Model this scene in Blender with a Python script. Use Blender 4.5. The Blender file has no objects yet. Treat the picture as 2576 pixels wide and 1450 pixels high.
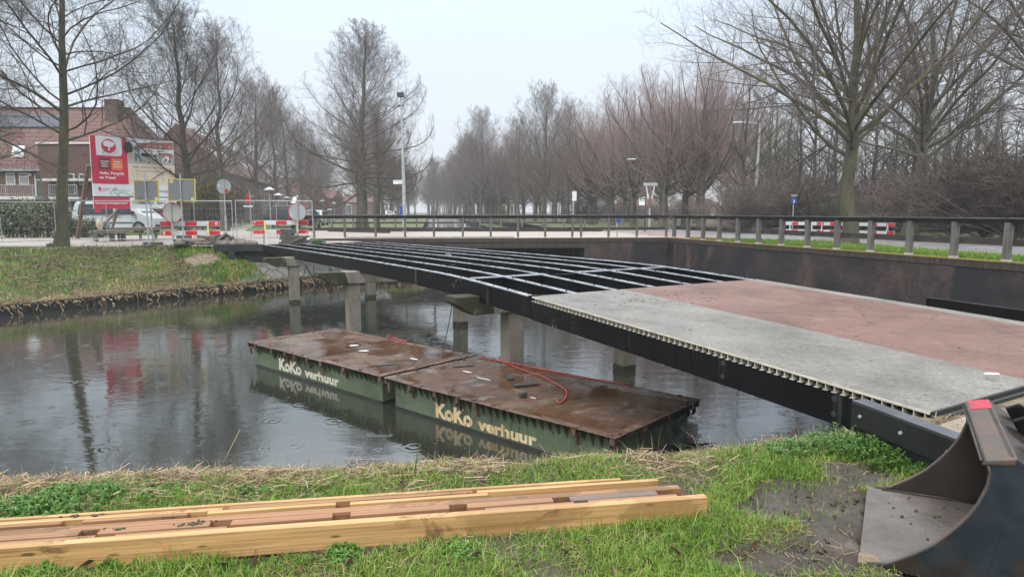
HAZE = .0010
import bpy, math, random
import numpy as np
from mathutils import Vector, Matrix
random.seed(7)
RNG = np.random.default_rng(11)
SC = bpy.context.scene
COL = SC.collection
PI = math.pi
# ------------------------------------------------------------------ camera model (a pixel of the 2575x1450 view -> a point)
F_, CX_, CY_, HOR_, EYE = 1673.8, 1287.5, 725.0, 533.0, 2.8
TH = math.atan((CY_ - HOR_) / F_)
def ray(u, v):
    x = (u - CX_) / F_; y = -(v - CY_) / F_
    return (x, math.cos(TH) + y * math.sin(TH), -math.sin(TH) + y * math.cos(TH))
def G(u, v, z):
    r = ray(u, v); t = (z - EYE) / r[2]
    return Vector((r[0] * t, r[1] * t, z))
def V(u, v, Y):
    r = ray(u, v); t = Y / r[1]
    return Vector((r[0] * t, Y, EYE + r[2] * t))
# ------------------------------------------------------------------ objects and tags
def tag(o, label=None, cat=None, group=None, kind=None):
    if label: o['label'] = label
    if cat: o['category'] = cat
    if group: o['group'] = group
    if kind: o['kind'] = kind
    return o
def empty(name, label, cat, loc=(0, 0, 0), rz=0, group=None):
    o = bpy.data.objects.new(name, None); COL.objects.link(o)
    o.empty_display_size = .2
    o.location = loc; o.rotation_euler = (0, 0, rz)
    return tag(o, label, cat, group)
def copy_tree(o, parent=None):
    c = o.copy(); COL.objects.link(c); c.parent = parent
    for ch in list(o.children): copy_tree(ch, c)
    return c
class MB:
    """collects faces, builds ONE mesh object"""
    def __init__(s): s.v = []; s.f = []; s.m = []; s.mi = 0
    def add(s, vs, fs, mi=None):
        b = len(s.v); s.v += [tuple(p) for p in vs]
        for f in fs: s.f.append([b + i for i in f]); s.m.append(s.mi if mi is None else mi)
        return s
    def hexa(s, b4, t4, mi=None):
        return s.add(list(b4) + list(t4), [(3, 2, 1, 0), (4, 5, 6, 7), (0, 1, 5, 4), (1, 2, 6, 5), (2, 3, 7, 6), (3, 0, 4, 7)], mi)
    def box(s, x0, x1, y0, y1, z0, z1, mi=None):
        return s.hexa([(x0, y0, z0), (x1, y0, z0), (x1, y1, z0), (x0, y1, z0)], [(x0, y0, z1), (x1, y0, z1), (x1, y1, z1), (x0, y1, z1)], mi)
    def obox(s, c, ax, ay, az, mi=None):
        """box centred on c with half-axis vectors"""
        c = Vector(c); ax = Vector(ax); ay = Vector(ay); az = Vector(az)
        q = [c - ax - ay - az, c + ax - ay - az, c + ax + ay - az, c - ax + ay - az]
        return s.hexa(q, [p + 2 * az for p in q], mi)
    def beam(s, a, b, w, h, mi=None, up=(0, 0, 1)):
        """bar from a to b, w across, h along up"""
        a = Vector(a); b = Vector(b); d = (b - a); L = d.length; d.normalize()
        side = d.cross(Vector(up)); side.normalize(); u2 = side.cross(d)
        return s.obox((a + b) / 2, d * L / 2, side * w / 2, u2 * h / 2, mi)
    def poly(s, pts, thick=None, mi=None):
        """flat polygon (3-D points); thick: extrusion vector"""
        n = len(pts)
        if thick is None: return s.add(pts, [tuple(range(n))], mi)
        t = Vector(thick); q = [Vector(p) + t for p in pts]
        fs = [tuple(range(n))[::-1], tuple(range(n, 2 * n))] + [(i, (i + 1) % n, n + (i + 1) % n, n + i) for i in range(n)]
        return s.add(list(pts) + q, fs, mi)
    def tube(s, path, r, n=8, mi=None, cap=True):
        path = [Vector(p) for p in path]; N = len(path)
        rs = r if isinstance(r, (list, tuple)) else [r] * N
        vs = []; fs = []; ref = None
        for i, p in enumerate(path):
            t = (path[min(i + 1, N - 1)] - path[max(i - 1, 0)]).normalized()
            if ref is None: ref = Vector((1, 0, 0)) if abs(t.x) < .8 else Vector((0, 1, 0))
            a = (ref - t * ref.dot(t)).normalized(); b = t.cross(a); ref = a
            for k in range(n):
                an = 2 * PI * k / n; vs.append(p + a * math.cos(an) * rs[i] + b * math.sin(an) * rs[i])
        for i in range(N - 1):
            for k in range(n):
                fs.append((i * n + k, i * n + (k + 1) % n, (i + 1) * n + (k + 1) % n, (i + 1) * n + k))
        if cap: fs += [tuple(range(n))[::-1], tuple(range((N - 1) * n, N * n))]
        return s.add(vs, fs, mi)
    def disc(s, c, nrm, r, th, n=32, mi=None):
        c = Vector(c); nn = Vector(nrm).normalized()
        return s.tube([c - nn * th / 2, c + nn * th / 2], r, n, mi)
    def lathe(s, prof, c=(0, 0, 0), n=20, mi=None, axis='z'):
        vs = []; fs = []
        for r, z in prof:
            for k in range(n):
                a = 2 * PI * k / n; p = (r * math.cos(a), r * math.sin(a), z)
                if axis == 'y': p = (p[0], p[2], p[1])
                vs.append((p[0] + c[0], p[1] + c[1], p[2] + c[2]))
        for i in range(len(prof) - 1):
            for k in range(n): fs.append((i * n + k, i * n + (k + 1) % n, (i + 1) * n + (k + 1) % n, (i + 1) * n + k))
        return s.add(vs, fs, mi)
    def xf(s, M):
        s.v = [tuple(M @ Vector(p)) for p in s.v]; return s
    def build(s, name, mats, parent=None, smooth=False, bevel=0):
        me = bpy.data.meshes.new(name); me.from_pydata(s.v, [], s.f)
        for m in (mats if isinstance(mats, (list, tuple)) else [mats]): me.materials.append(m)
        me.polygons.foreach_set('material_index', s.m)
        if smooth: me.polygons.foreach_set('use_smooth', [True] * len(s.f))
        me.update()
        o = bpy.data.objects.new(name, me); COL.objects.link(o); o.parent = parent
        if smooth == 'auto':
            me.set_sharp_from_angle(angle=math.radians(40))
        if bevel:
            b = o.modifiers.new('bevel', 'BEVEL'); b.width = bevel; b.segments = 2; b.limit_method = 'ANGLE'; b.angle_limit = math.radians(40)
        return o
def np_mesh(name, v, loops_per, idx, mats, parent=None, smooth=False, midx=None, attr=None):
    """fast mesh: v (N,3), idx (F,k) all faces of k corners"""
    me = bpy.data.meshes.new(name); k = idx.shape[1]; nf = len(idx)
    me.vertices.add(len(v)); me.vertices.foreach_set('co', np.ascontiguousarray(v, dtype=np.float32).ravel())
    me.loops.add(nf * k); me.loops.foreach_set('vertex_index', np.ascontiguousarray(idx, dtype=np.int32).ravel())
    me.polygons.add(nf); me.polygons.foreach_set('loop_start', np.arange(0, nf * k, k, dtype=np.int32))
    for m in (mats if isinstance(mats, (list, tuple)) else [mats]): me.materials.append(m)
    if midx is not None: me.polygons.foreach_set('material_index', midx.astype(np.int32))
    if smooth: me.polygons.foreach_set('use_smooth', np.ones(nf, dtype=bool))
    if attr is not None:
        a = me.attributes.new('tint', 'FLOAT', 'POINT'); a.data.foreach_set('value', attr.astype(np.float32))
    me.update(calc_edges=True)
    o = bpy.data.objects.new(name, me); COL.objects.link(o); o.parent = parent
    return o
# ------------------------------------------------------------------ materials
def new_mat(name):
    m = bpy.data.materials.new(name); m.use_nodes = True
    nt = m.node_tree; b = nt.nodes['Principled BSDF']
    return m, nt, b
def N(nt, typ, **kw):
    n = nt.nodes.new(typ)
    for k, v in kw.items():
        if k in n.inputs.keys(): n.inputs[k].default_value = v
        else: setattr(n, k, v)
    return n
def ramp(nt, fac, stops):
    r = nt.nodes.new('ShaderNodeValToRGB'); e = r.color_ramp.elements
    while len(e) < len(stops): e.new(.5)
    for i, (p, c) in enumerate(stops):
        e[i].position = p; e[i].color = (c, c, c, 1) if isinstance(c, (int, float)) else (*c, 1)
    nt.links.new(fac, r.inputs[0]); return r.outputs[0]
def noise(nt, co, scale, detail=5, rough=.6, dist=0, st=None):
    if st:
        mp = nt.nodes.new('ShaderNodeMapping'); mp.inputs['Scale'].default_value = st; nt.links.new(co, mp.inputs[0]); co = mp.outputs[0]
    n = N(nt, 'ShaderNodeTexNoise', Scale=scale, Detail=detail, Roughness=rough, Distortion=dist); nt.links.new(co, n.inputs['Vector'])
    return n.outputs['Fac']
def mix(nt, fac, a, b, typ='MIX'):
    m = nt.nodes.new('ShaderNodeMix'); m.data_type = 'RGBA'; m.blend_type = typ
    for s, val in ((m.inputs[0], fac), (m.inputs[6], a), (m.inputs[7], b)):
        if isinstance(val, (int, float)): s.default_value = val if s.type == 'VALUE' else (val, val, val, 1)
        elif isinstance(val, tuple): s.default_value = (*val, 1)
        else: nt.links.new(val, s)
    return m.outputs[2]
def math_(nt, op, a, b=None, c=None):
    m = nt.nodes.new('ShaderNodeMath'); m.operation = op
    for i, val in enumerate((a, b, c)):
        if val is None: continue
        if isinstance(val, (int, float)): m.inputs[i].default_value = val
        else: nt.links.new(val, m.inputs[i])
    return m.outputs[0]
def bump(nt, b, h, strength=.3, dist=.02):
    bp = N(nt, 'ShaderNodeBump', Strength=strength, Distance=dist); nt.links.new(h, bp.inputs['Height']); nt.links.new(bp.outputs[0], b.inputs['Normal'])
def coords(nt, kind='Object'):
    if kind == 'World': return nt.nodes.new('ShaderNodeNewGeometry').outputs['Position']
    return nt.nodes.new('ShaderNodeTexCoord').outputs[kind]
def M_noise(name, stops, scale=3, rough=.7, detail=6, bmp=0, bscale=None, bdist=.02, kind='World', st=None, spec=.5, fine=None, metal=0, rvar=None):
    """colour from noise through a ramp, optional fine grain, bump and roughness variation"""
    m, nt, b = new_mat(name); co = coords(nt, kind)
    n = noise(nt, co, scale, detail, .62, .3, st); c = ramp(nt, n, stops)
    if fine: c = mix(nt, fine[1], c, ramp(nt, noise(nt, co, fine[0], 3, .7), [(.3, .25), (.7, 1.0)]), 'MULTIPLY')
    nt.links.new(c, b.inputs['Base Color'])
    b.inputs['Roughness'].default_value = rough; b.inputs['Specular IOR Level'].default_value = spec; b.inputs['Metallic'].default_value = metal
    if rvar: nt.links.new(ramp(nt, noise(nt, co, rvar[0], 4), [(.4, rvar[1]), (.6, rvar[2])]), b.inputs['Roughness'])
    if bmp: bump(nt, b, noise(nt, co, bscale or scale * 4, 6, .65, 0, st), bmp, bdist)
    return m
def M_flat(name, c, rough=.5, metal=0, spec=.5, dirt=.25, dscale=5):
    d = tuple(x * (1 - dirt) for x in c)
    return M_noise(name, [(.35, d), (.65, c)], dscale, rough, 4, metal=metal, spec=spec)
def M_tint(name, stops, rough=.6, trans=0, spec=.3):
    m, nt, b = new_mat(name)
    a = nt.nodes.new('ShaderNodeAttribute'); a.attribute_name = 'tint'
    nt.links.new(ramp(nt, a.outputs['Fac'], stops), b.inputs['Base Color'])
    b.inputs['Roughness'].default_value = rough; b.inputs['Specular IOR Level'].default_value = spec
    return m
def M_brick(name, c1, c2, mortar, bw, bh, mort=.01, axis='xz', rough=.85, grime=None, bmp=.4, offset=.5, kind='Object', sq=1.0):
    m, nt, b = new_mat(name); co = coords(nt, kind)
    sep = nt.nodes.new('ShaderNodeSeparateXYZ'); nt.links.new(co, sep.inputs[0]); cb = nt.nodes.new('ShaderNodeCombineXYZ')
    o = {'x': 0, 'y': 1, 'z': 2}
    nt.links.new(sep.outputs[o[axis[0]]], cb.inputs[0]); nt.links.new(sep.outputs[o[axis[1]]], cb.inputs[1])
    t = N(nt, 'ShaderNodeTexBrick'); nt.links.new(cb.outputs[0], t.inputs['Vector'])
    t.inputs['Color1'].default_value = (*c1, 1); t.inputs['Color2'].default_value = (*c2, 1); t.inputs['Mortar'].default_value = (*mortar, 1)
    t.inputs['Scale'].default_value = 1; t.inputs['Brick Width'].default_value = bw; t.inputs['Row Height'].default_value = bh
    t.inputs['Mortar Size'].default_value = mort; t.offset = offset; t.inputs['Bias'].default_value = 0
    c = t.outputs['Color']
    c = mix(nt, .5, c, ramp(nt, noise(nt, co, 9, 5), [(.3, .35), (.7, 1.0)]), 'MULTIPLY')
    if grime:
        for (sc, st, col, lo, hi) in grime:
            c = mix(nt, ramp(nt, noise(nt, co, sc, 6, .65, .4, st), [(lo, 0.0), (hi, 1.0)]), c, col)
    nt.links.new(c, b.inputs['Base Color']); b.inputs['Roughness'].default_value = rough
    bump(nt, b, t.outputs['Fac'], -bmp, .008)
    return m
# ------------------------------------------------------------------ text -> mesh pieces
_TX = {}
def text_faces(body, bold=0.0, shear=0):
    key = (body, bold)
    if key in _TX: return _TX[key]
    cu = bpy.data.curves.new('lettering', 'FONT'); cu.body = body; cu.size = 1; cu.offset = bold; cu.resolution_u = 3
    o = bpy.data.objects.new('lettering', cu); COL.objects.link(o)
    bpy.context.view_layer.update()
    dg = bpy.context.evaluated_depsgraph_get(); me = bpy.data.meshes.new_from_object(o.evaluated_get(dg))
    vs = [tuple(v.co) for v in me.vertices]; fs = [tuple(p.vertices) for p in me.polygons]
    bpy.data.objects.remove(o); bpy.data.curves.remove(cu); bpy.data.meshes.remove(me)
    _TX[key] = (vs, fs); return vs, fs
def add_text(mb, body, fn, x, y, size, mi, bold=.0, width=None, align='l', lift=.004):
    """lettering laid on a surface: fn(x,y,lift)->3-D point"""
    vs, fs = text_faces(body, bold)
    if not vs: return
    w = max(p[0] for p in vs); sx = size if width is None else width / w
    ox = x - (w * sx / 2 if align == 'c' else (w * sx if align == 'r' else 0))
    mb.add([fn(ox + p[0] * sx, y + p[1] * size, lift) for p in vs], fs, mi)
MT = {}
MT['soil'] = M_noise('wet_soil', [(.3, (.028, .022, .015)), (.5, (.052, .042, .025)), (.62, (.055, .062, .024)), (.75, (.08, .066, .04))], 2.2, .8, 8, .7, 14, .03)
MT['mud'] = M_noise('wet_mud', [(.3, (.02, .015, .011)), (.5, (.047, .036, .027)), (.62, (.062, .048, .037)), (.78, (.115, .093, .074))], 5, .55, 8, .9, 11, .04, rvar=(3, .35, .8))
MT['bankg'] = M_noise('bank_turf', [(.3, (.05, .036, .02)), (.48, (.05, .075, .015)), (.6, (.10, .08, .035)), (.75, (.06, .09, .02))], 1.1, .85, 8, .6, 10, .05)
MT['lawn'] = M_noise('short_turf', [(.35, (.06, .10, .025)), (.55, (.085, .135, .035)), (.7, (.12, .13, .05))], .9, .9, 7, .5, 12, .03)
MT['woodfloor'] = M_noise('leaf_litter', [(.35, (.06, .045, .03)), (.55, (.09, .068, .045)), (.7, (.075, .085, .035))], .7, .9, 7, .5, 6, .05)
MT['ground'] = M_noise('turf_ground', [(.35, (.07, .09, .03)), (.55, (.10, .12, .045)), (.7, (.12, .11, .055))], .35, .9, 7)
MT['pave'] = M_brick('pale_clinker_paving', (.42, .36, .31), (.36, .31, .27), (.25, .22, .2), .21, .105, .008, 'xy', .6, [(.3, None, (.33, .3, .28), .45, .7)], .15, kind='World')
MT['asphalt'] = M_noise('wet_asphalt', [(.35, (.19, .19, .20)), (.65, (.25, .25, .26))], .8, .45, 6, .15, 120, .004, fine=(160, .25))
MT['redlane'] = M_noise('red_cycle_lane', [(.35, (.30, .16, .14)), (.65, (.36, .21, .185))], .8, .5, 6, .15, 120, .004, fine=(160, .2))
MT['white'] = M_flat('white_paint', (.75, .75, .74), .5, dirt=.12)
MT['cream'] = M_flat('cream_plastic', (.58, .54, .44), .55, dirt=.3, dscale=9)
MT['kerb'] = M_flat('concrete_kerb', (.33, .31, .29), .8, dscale=2)
# brick retaining walls: near-black purple clinker with pale streaks
G_ = [(.55, (1, .1, 1), (.006, .006, .0075), .38, .58), (2.4, (1, 1, .06), (.13, .08, .055), .64, .74), (.9, (1, 1, .5), (.085, .052, .042), .56, .72)]
MT['wallbrick'] = M_brick('dark_clinker_brick', (.098, .056, .046), (.052, .032, .028), (.010, .009, .009), .21, .066, .013, 'xz', .7, G_, .5)
MT['coping'] = M_brick('upright_coping_brick', (.085, .048, .034), (.03, .02, .017), (.012, .01, .009), .06, .6, .008, 'xz', .75, [(3.0, (1, 1, .3), (.11, .085, .05), .58, .72), (1.2, None, (.035, .03, .022), .5, .7)], .5, 0)
MT['moss'] = M_noise('moss_strip', [(.35, (.13, .10, .02)), (.5, (.22, .155, .02)), (.65, (.10, .11, .02))], 6, .95, 6, .6, 40, .02)
MT['rail'] = M_noise('weathered_dark_timber', [(.3, (.018, .014, .012)), (.55, (.045, .037, .032)), (.75, (.11, .095, .084))], 2.5, .65, 6, .3, 30, .006, st=(1, 1, 1), fine=(20, .3))
MT['post'] = M_noise('weathered_grey_post', [(.3, (.07, .062, .055)), (.55, (.13, .12, .11)), (.75, (.2, .185, .165))], 3, .75, 6, .4, 25, .006, st=(6, 6, .4))
MT['railtop'] = M_noise('wet_rail_cap', [(.3, (.03, .03, .028)), (.6, (.075, .08, .072)), (.8, (.06, .075, .045))], 2, .35, 6)
MT['shoe'] = M_flat('galvanised_shoe', (.45, .45, .45), .5)
MT['steelblack'] = M_noise('black_bitumen_steel', [(.3, (.0025, .0026, .003)), (.6, (.005, .005, .0055)), (.74, (.011, .011, .010))], 1.6, .42, 7, .12, 30, .004, rvar=(4, .35, .65), spec=.15)
def mk_girder():
    m, nt, b = new_mat('black_girder_lichen'); co = coords(nt, 'World')
    c = ramp(nt, noise(nt, co, 1.5, 7), [(.3, (.0025, .0026, .003)), (.6, (.0055, .0056, .006)), (.75, (.014, .014, .011))])
    b.inputs['Specular IOR Level'].default_value = .15
    g = math_(nt, 'MULTIPLY', ramp(nt, noise(nt, co, 3.2, 5, .6, .5, (1, 1, .45)), [(.60, 0.0), (.68, 1.0)]), ramp(nt, noise(nt, co, 26, 4, .7), [(.54, 0.0), (.6, 1.0)]))
    c = mix(nt, g, c, (.20, .22, .17))
    y = math_(nt, 'MULTIPLY', ramp(nt, noise(nt, co, 1.1, 2), [(.56, 0.0), (.64, 1.0)]), ramp(nt, noise(nt, co, 17, 2, .5), [(.72, 0.0), (.75, 1.0)]))
    c = mix(nt, y, c, (.36, .33, .12)); s = ramp(nt, noise(nt, co, 5, 4, .6, 0, (1, 1, .06)), [(.64, 0.0), (.74, .45)])
    c = mix(nt, s, c, (.12, .13, .12)); nt.links.new(c, b.inputs['Base Color'])
    b.inputs['Roughness'].default_value = .5; bump(nt, b, noise(nt, co, 30, 5), .15, .005); return m
MT['girder'] = mk_girder()
MT['flange'] = M_noise('sky_sheen_flange', [(.3, (.14, .15, .165)), (.55, (.28, .30, .33)), (.75, (.40, .43, .46))], 2.5, .3, 6, .1, 40, .003, rvar=(7, .12, .4))  # base colour lightened to carry the sky reflected off wet flange tops
def mk_conc(name, base, moss, amt):
    m, nt, b = new_mat(name); co = coords(nt, 'World')
    c = ramp(nt, noise(nt, co, 4, 7), [(.3, tuple(x * .65 for x in base)), (.6, base), (.8, tuple(x * 1.15 for x in base))])
    c = mix(nt, .55, c, ramp(nt, noise(nt, co, 45, 3, .6), [(.35, .45), (.6, 1.0)]), 'MULTIPLY')
    st = ramp(nt, noise(nt, co, 7, 5, .6, 0, (1, 1, .18)), [(.52, 0.0), (.7, .7)]); c = mix(nt, st, c, (.13, .12, .07))
    mo = ramp(nt, noise(nt, co, 3.0, 6, .7, .3), [(amt, 0.0), (amt + .1, 1.0)]); c = mix(nt, mo, c, moss)
    nt.links.new(c, b.inputs['Base Color']); b.inputs['Roughness'].default_value = .85
    bump(nt, b, noise(nt, co, 22, 7, .7), .5, .012); return m
MT['conc'] = mk_conc('weathered_concrete', (.26, .235, .20), (.14, .13, .05), .62)
MT['concmoss'] = mk_conc('mossy_concrete', (.15, .118, .088), (.022, .025, .008), .36)
MT['pile'] = mk_conc('concrete_pile', (.23, .205, .17), (.11, .10, .05), .68)
MT['pilewet'] = M_noise('algae_wet_band', [(.35, (.02, .018, .012)), (.65, (.055, .05, .022))], 8, .4, 5, .3, 30, .01)
MT['tarred'] = M_noise('tarred_timber', [(.3, (.004, .004, .0045)), (.6, (.009, .0095, .010)), (.78, (.028, .028, .025))], 3, .55, 7, .35, 24, .006, fine=(30, .3))
MT['tarredtop'] = M_noise('sky_sheen_tar_top', [(.3, (.05, .055, .065)), (.65, (.10, .11, .125))], 4, .28, 6, .2, 30, .004)  # paler, bluer copy of the tar colour, painting sky sheen on the wet top
MT['deckgrey'] = M_noise('grey_grit_deck', [(.3, (.13, .12, .107)), (.5, (.20, .19, .172)), (.7, (.28, .26, .232))], 1.3, .5, 8, .35, 160, .004, fine=(38, .85), rvar=(2.5, .38, .7))
MT['deckred'] = M_noise('red_grit_deck', [(.3, (.12, .062, .044)), (.5, (.18, .096, .070)), (.62, (.21, .115, .088)), (.74, (.25, .165, .135))], 1.2, .5, 8, .35, 160, .004, fine=(38, .75), rvar=(2.5, .38, .7))
MT['slab'] = M_noise('aggregate_slab', [(.3, (.20, .165, .12)), (.5, (.30, .26, .20)), (.7, (.38, .33, .26))], 3, .75, 8, .6, 70, .008, fine=(60, .5))
MT['dirt'] = M_noise('sandy_dirt', [(.3, (.07, .05, .032)), (.5, (.15, .115, .075)), (.68, (.25, .20, .14))], 9, .9, 8, .8, 40, .02)
MT['hull'] = M_noise('green_hull_paint', [(.28, (.042, .048, .030)), (.46, (.088, .116, .066)), (.62, (.11, .148, .086)), (.82, (.15, .175, .125))], 1.7, .5, 7, .2, 25, .006, fine=(16, .3), rvar=(6, .35, .65))
MT['hulldark'] = M_noise('wet_waterline_band', [(.3, (.014, .016, .012)), (.7, (.035, .038, .026))], 5, .3, 6)
MT['rust'] = M_noise('rusty_flange', [(.3, (.045, .026, .018)), (.5, (.092, .05, .033)), (.66, (.135, .088, .062)), (.8, (.22, .18, .145))], 4, .5, 7, .4, 40, .006, rvar=(9, .25, .7))
def mk_deck():
    m, nt, b = new_mat('rusty_pontoon_deck'); co = coords(nt, 'World')
    n1 = noise(nt, co, 1.15, 8, .62, .6)
    c = ramp(nt, n1, [(.30, (.075, .072, .05)), (.42, (.10, .065, .038)), (.5, (.085, .034, .012)), (.62, (.05, .026, .015)), (.74, (.16, .14, .115))])
    c = mix(nt, ramp(nt, noise(nt, co, 6, 7, .7, .4), [(.55, 0.0), (.72, .8)]), c, (.045, .028, .018))
    c = mix(nt, ramp(nt, noise(nt, co, 3.0, 6, .7, .2), [(.58, 0.0), (.70, .65)]), c, (.24, .225, .205))
    ob = coords(nt, 'Object'); c = mix(nt, ramp(nt, noise(nt, ob, 1.0, 6, .7, .3, (11, 1.6, 1)), [(.50, 0.0), (.64, .75)]), c, (.045, .034, .026)); c = mix(nt, ramp(nt, noise(nt, ob, 1.3, 6, .7, .3, (14, 2.2, 1)), [(.60, 0.0), (.70, .6)]), c, (.19, .165, .14))
    nt.links.new(c, b.inputs['Base Color'])
    w = ramp(nt, noise(nt, co, .85, 4, .55), [(.40, .55), (.50, .04)]); nt.links.new(w, b.inputs['Roughness'])
    bump(nt, b, noise(nt, co, 30, 5), .12, .005); b.inputs['Specular IOR Level'].default_value = .5; return m
MT['ponton'] = mk_deck()
def mk_letter():
    m, nt, b = new_mat('rust_stained_cream_letter'); co = coords(nt, 'World')
    c = ramp(nt, noise(nt, co, 7, 6, .6, .3, (1, 1, .5)), [(.35, (.62, .53, .36)), (.55, (.55, .40, .20)), (.72, (.33, .16, .06))])
    nt.links.new(c, b.inputs['Base Color']); b.inputs['Roughness'].default_value = .6; return m
MT['letter'] = mk_letter()
MT['lettercream'] = M_noise('worn_cream_letter', [(.3, (.45, .42, .32)), (.6, (.60, .56, .45)), (.8, (.40, .30, .18))], 5, .6, 6)
MT['leafbrown2'] = M_flat('dark_litter', (.05, .035, .025), .7)
MT['rope'] = M_flat('red_rope', (.36, .06, .05), .8)
MT['cord'] = M_flat('black_cord', (.02, .02, .02), .6)
MT['rubber'] = M_noise('black_rubber', [(.3, (.018, .02, .023)), (.7, (.05, .055, .06))], 9, .45, 5)
# timber
def mk_timber(name, a, bcol, dark, wet=.6):
    m, nt, b = new_mat(name); co = coords(nt, 'Object')
    g = noise(nt, co, 2.2, 6, .55, 1.2, (.35, 9, 9)); c = ramp(nt, g, [(.3, a), (.5, bcol), (.62, a), (.8, dark)])
    c = mix(nt, .8, c, ramp(nt, noise(nt, co, 3, 6, .7, .3, (.22, 26, 26)), [(.36, .42), (.56, 1.0)]), 'MULTIPLY')
    c = mix(nt, ramp(nt, noise(nt, co, 2.6, 7, .72, .5, (1, 2, 2)), [(.60, 0.0), (.66, .75)]), c, tuple(x * .30 for x in dark))
    v = N(nt, 'ShaderNodeTexVoronoi', Scale=1.0); mp = nt.nodes.new('ShaderNodeMapping'); mp.inputs['Scale'].default_value = (3.6, 13, 13)
    nt.links.new(co, mp.inputs[0]); nt.links.new(mp.outputs[0], v.inputs['Vector'])
    kn = ramp(nt, v.outputs['Distance'], [(.10, 1.0), (.16, 0.0)]); c = mix(nt, kn, c, (.12, .05, .02))
    ws = ramp(nt, noise(nt, co, 1.7, 5, .6, .5, (1, 1, 2)), [(.55, 0.0), (.58, wet)]); c = mix(nt, ws, c, tuple(x * .45 for x in a))
    nt.links.new(c, b.inputs['Base Color']); b.inputs['Roughness'].default_value = .5
    bump(nt, b, noise(nt, co, 6, 5, .6, 0, (.3, 18, 18)), .15, .003); return m
MT['pine'] = mk_timber('pale_pine_timber', (.46, .255, .095), (.54, .325, .14), (.29, .155, .065), .5)
MT['pinewet'] = mk_timber('wet_orange_pine', (.25, .12, .052), (.33, .17, .08), (.15, .075, .04), .6)
MT['pinedark'] = mk_timber('soaked_grey_plank', (.13, .095, .08), (.17, .125, .105), (.13, .095, .08), .4)
# bucket
MT['bucketblue'] = M_noise('worn_blue_steel', [(.28, (.012, .009, .007)), (.42, (.03, .018, .012)), (.5, (.013, .019, .026)), (.66, (.018, .030, .040)), (.82, (.04, .05, .055))], 3.2, .45, 8, .2, 30, .006, fine=(14, .4), rvar=(6, .3, .6))
MT['bucketin'] = M_noise('scoured_brown_steel', [(.3, (.016, .012, .009)), (.55, (.03, .022, .017)), (.8, (.055, .043, .034))], 3, .42, 8, .2, 40, .004, rvar=(4, .28, .55))
MT['bucketfloor'] = M_noise('worn_bucket_floor', [(.3, (.075, .06, .052)), (.55, (.125, .105, .094)), (.8, (.18, .155, .14))], 3.5, .4, 8, .3, 60, .005, fine=(50, .35), rvar=(4, .25, .55))
MT['bucketrust'] = M_noise('rust_worn_spine', [(.3, (.035, .045, .05)), (.47, (.07, .058, .05)), (.56, (.105, .058, .04)), (.64, (.055, .062, .066)), (.8, (.09, .10, .105))], 7, .45, 8, .2, 40, .004)
MT['redpaint'] = M_noise('worn_red_paint', [(.36, (.09, .05, .045)), (.46, (.36, .03, .05)), (.6, (.50, .022, .05)), (.74, (.5, .06, .08))], 26, .45, 5)
MT['lip'] = M_noise('sandy_lip', [(.3, (.10, .075, .05)), (.7, (.27, .20, .125))], 14, .9, 6, .5, 60, .01)
# street stuff
MT['galv'] = M_noise('galvanised_steel', [(.35, (.30, .32, .33)), (.65, (.43, .45, .46))], 6, .45, 5, metal=.35)
MT['signback'] = M_flat('grey_sign_back', (.165, .175, .185), .5, dirt=.08)
MT['signbackpale'] = M_flat('pale_sign_back', (.44, .42, .38), .55, dirt=.1)
MT['signgrey'] = M_flat('grey_disc_back', (.33, .36, .37), .5, dirt=.12)
MT['yellow'] = M_flat('yellow_paint', (.62, .47, .04), .5, dirt=.2)
MT['red'] = M_flat('red_reflective', (.60, .018, .03), .4, dirt=.2)
MT['redbright'] = M_flat('bright_red_reflective', (.66, .02, .03), .4, dirt=.1)
MT['barwhite'] = M_flat('white_reflective', (.62, .63, .64), .4, dirt=.1)
MT['magenta'] = M_flat('crimson_print', (.55, .016, .06), .5, dirt=.06)
MT['maroon'] = M_flat('maroon_print', (.16, .02, .035), .5, dirt=.05)
MT['orange'] = M_flat('orange_print', (.72, .16, .04), .5, dirt=.05)
MT['beige'] = M_flat('beige_print', (.68, .60, .48), .5, dirt=.05)
MT['printwhite'] = M_flat('white_print', (.68, .72, .75), .5, dirt=.05)
MT['ink'] = M_flat('dark_ink', (.03, .035, .04), .5)
MT['inkgrey'] = M_flat('grey_ink', (.25, .24, .23), .5)
MT['sprayg'] = M_flat('green_spray', (.12, .5, .12), .5)
MT['blue'] = M_flat('blue_sign', (.03, .09, .32), .4)
MT['skyprint'] = M_flat('sky_print', (.66, .74, .80), .5, dirt=.05)
MT['roofprint'] = M_flat('roof_print', (.42, .16, .12), .5)
MT['paveprint'] = M_flat('pavement_print', (.42, .42, .40), .5, dscale=2)
MT['denim'] = M_flat('denim_print', (.10, .16, .22), .5)
MT['olive'] = M_flat('olive_print', (.20, .23, .18), .5)
MT['skin'] = M_flat('skin_print', (.50, .28, .2), .5)
MT['hedgeprint'] = M_flat('dark_hedge_print', (.03, .035, .03), .5)
MT['brownpost'] = M_noise('brown_support_timber', [(.3, (.10, .06, .04)), (.7, (.20, .13, .085))], 5, .7, 6, .3, 30, .005)
MT['oldplank'] = M_noise('old_grey_plank', [(.3, (.10, .09, .075)), (.7, (.23, .20, .165))], 4, .8, 6, .4, 30, .008)
MT['clothbag'] = M_flat('pale_cloth', (.62, .54, .42), .9)
MT['debris'] = M_noise('wet_broken_timber', [(.3, (.05, .042, .036)), (.6, (.13, .108, .085)), (.8, (.2, .17, .135))], 7, .55, 7, .5, 40, .01)
MT['slate'] = M_noise('dark_stacked_slab', [(.3, (.03, .03, .03)), (.7, (.09, .085, .08))], 6, .5, 6, .4, 30, .01)
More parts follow.
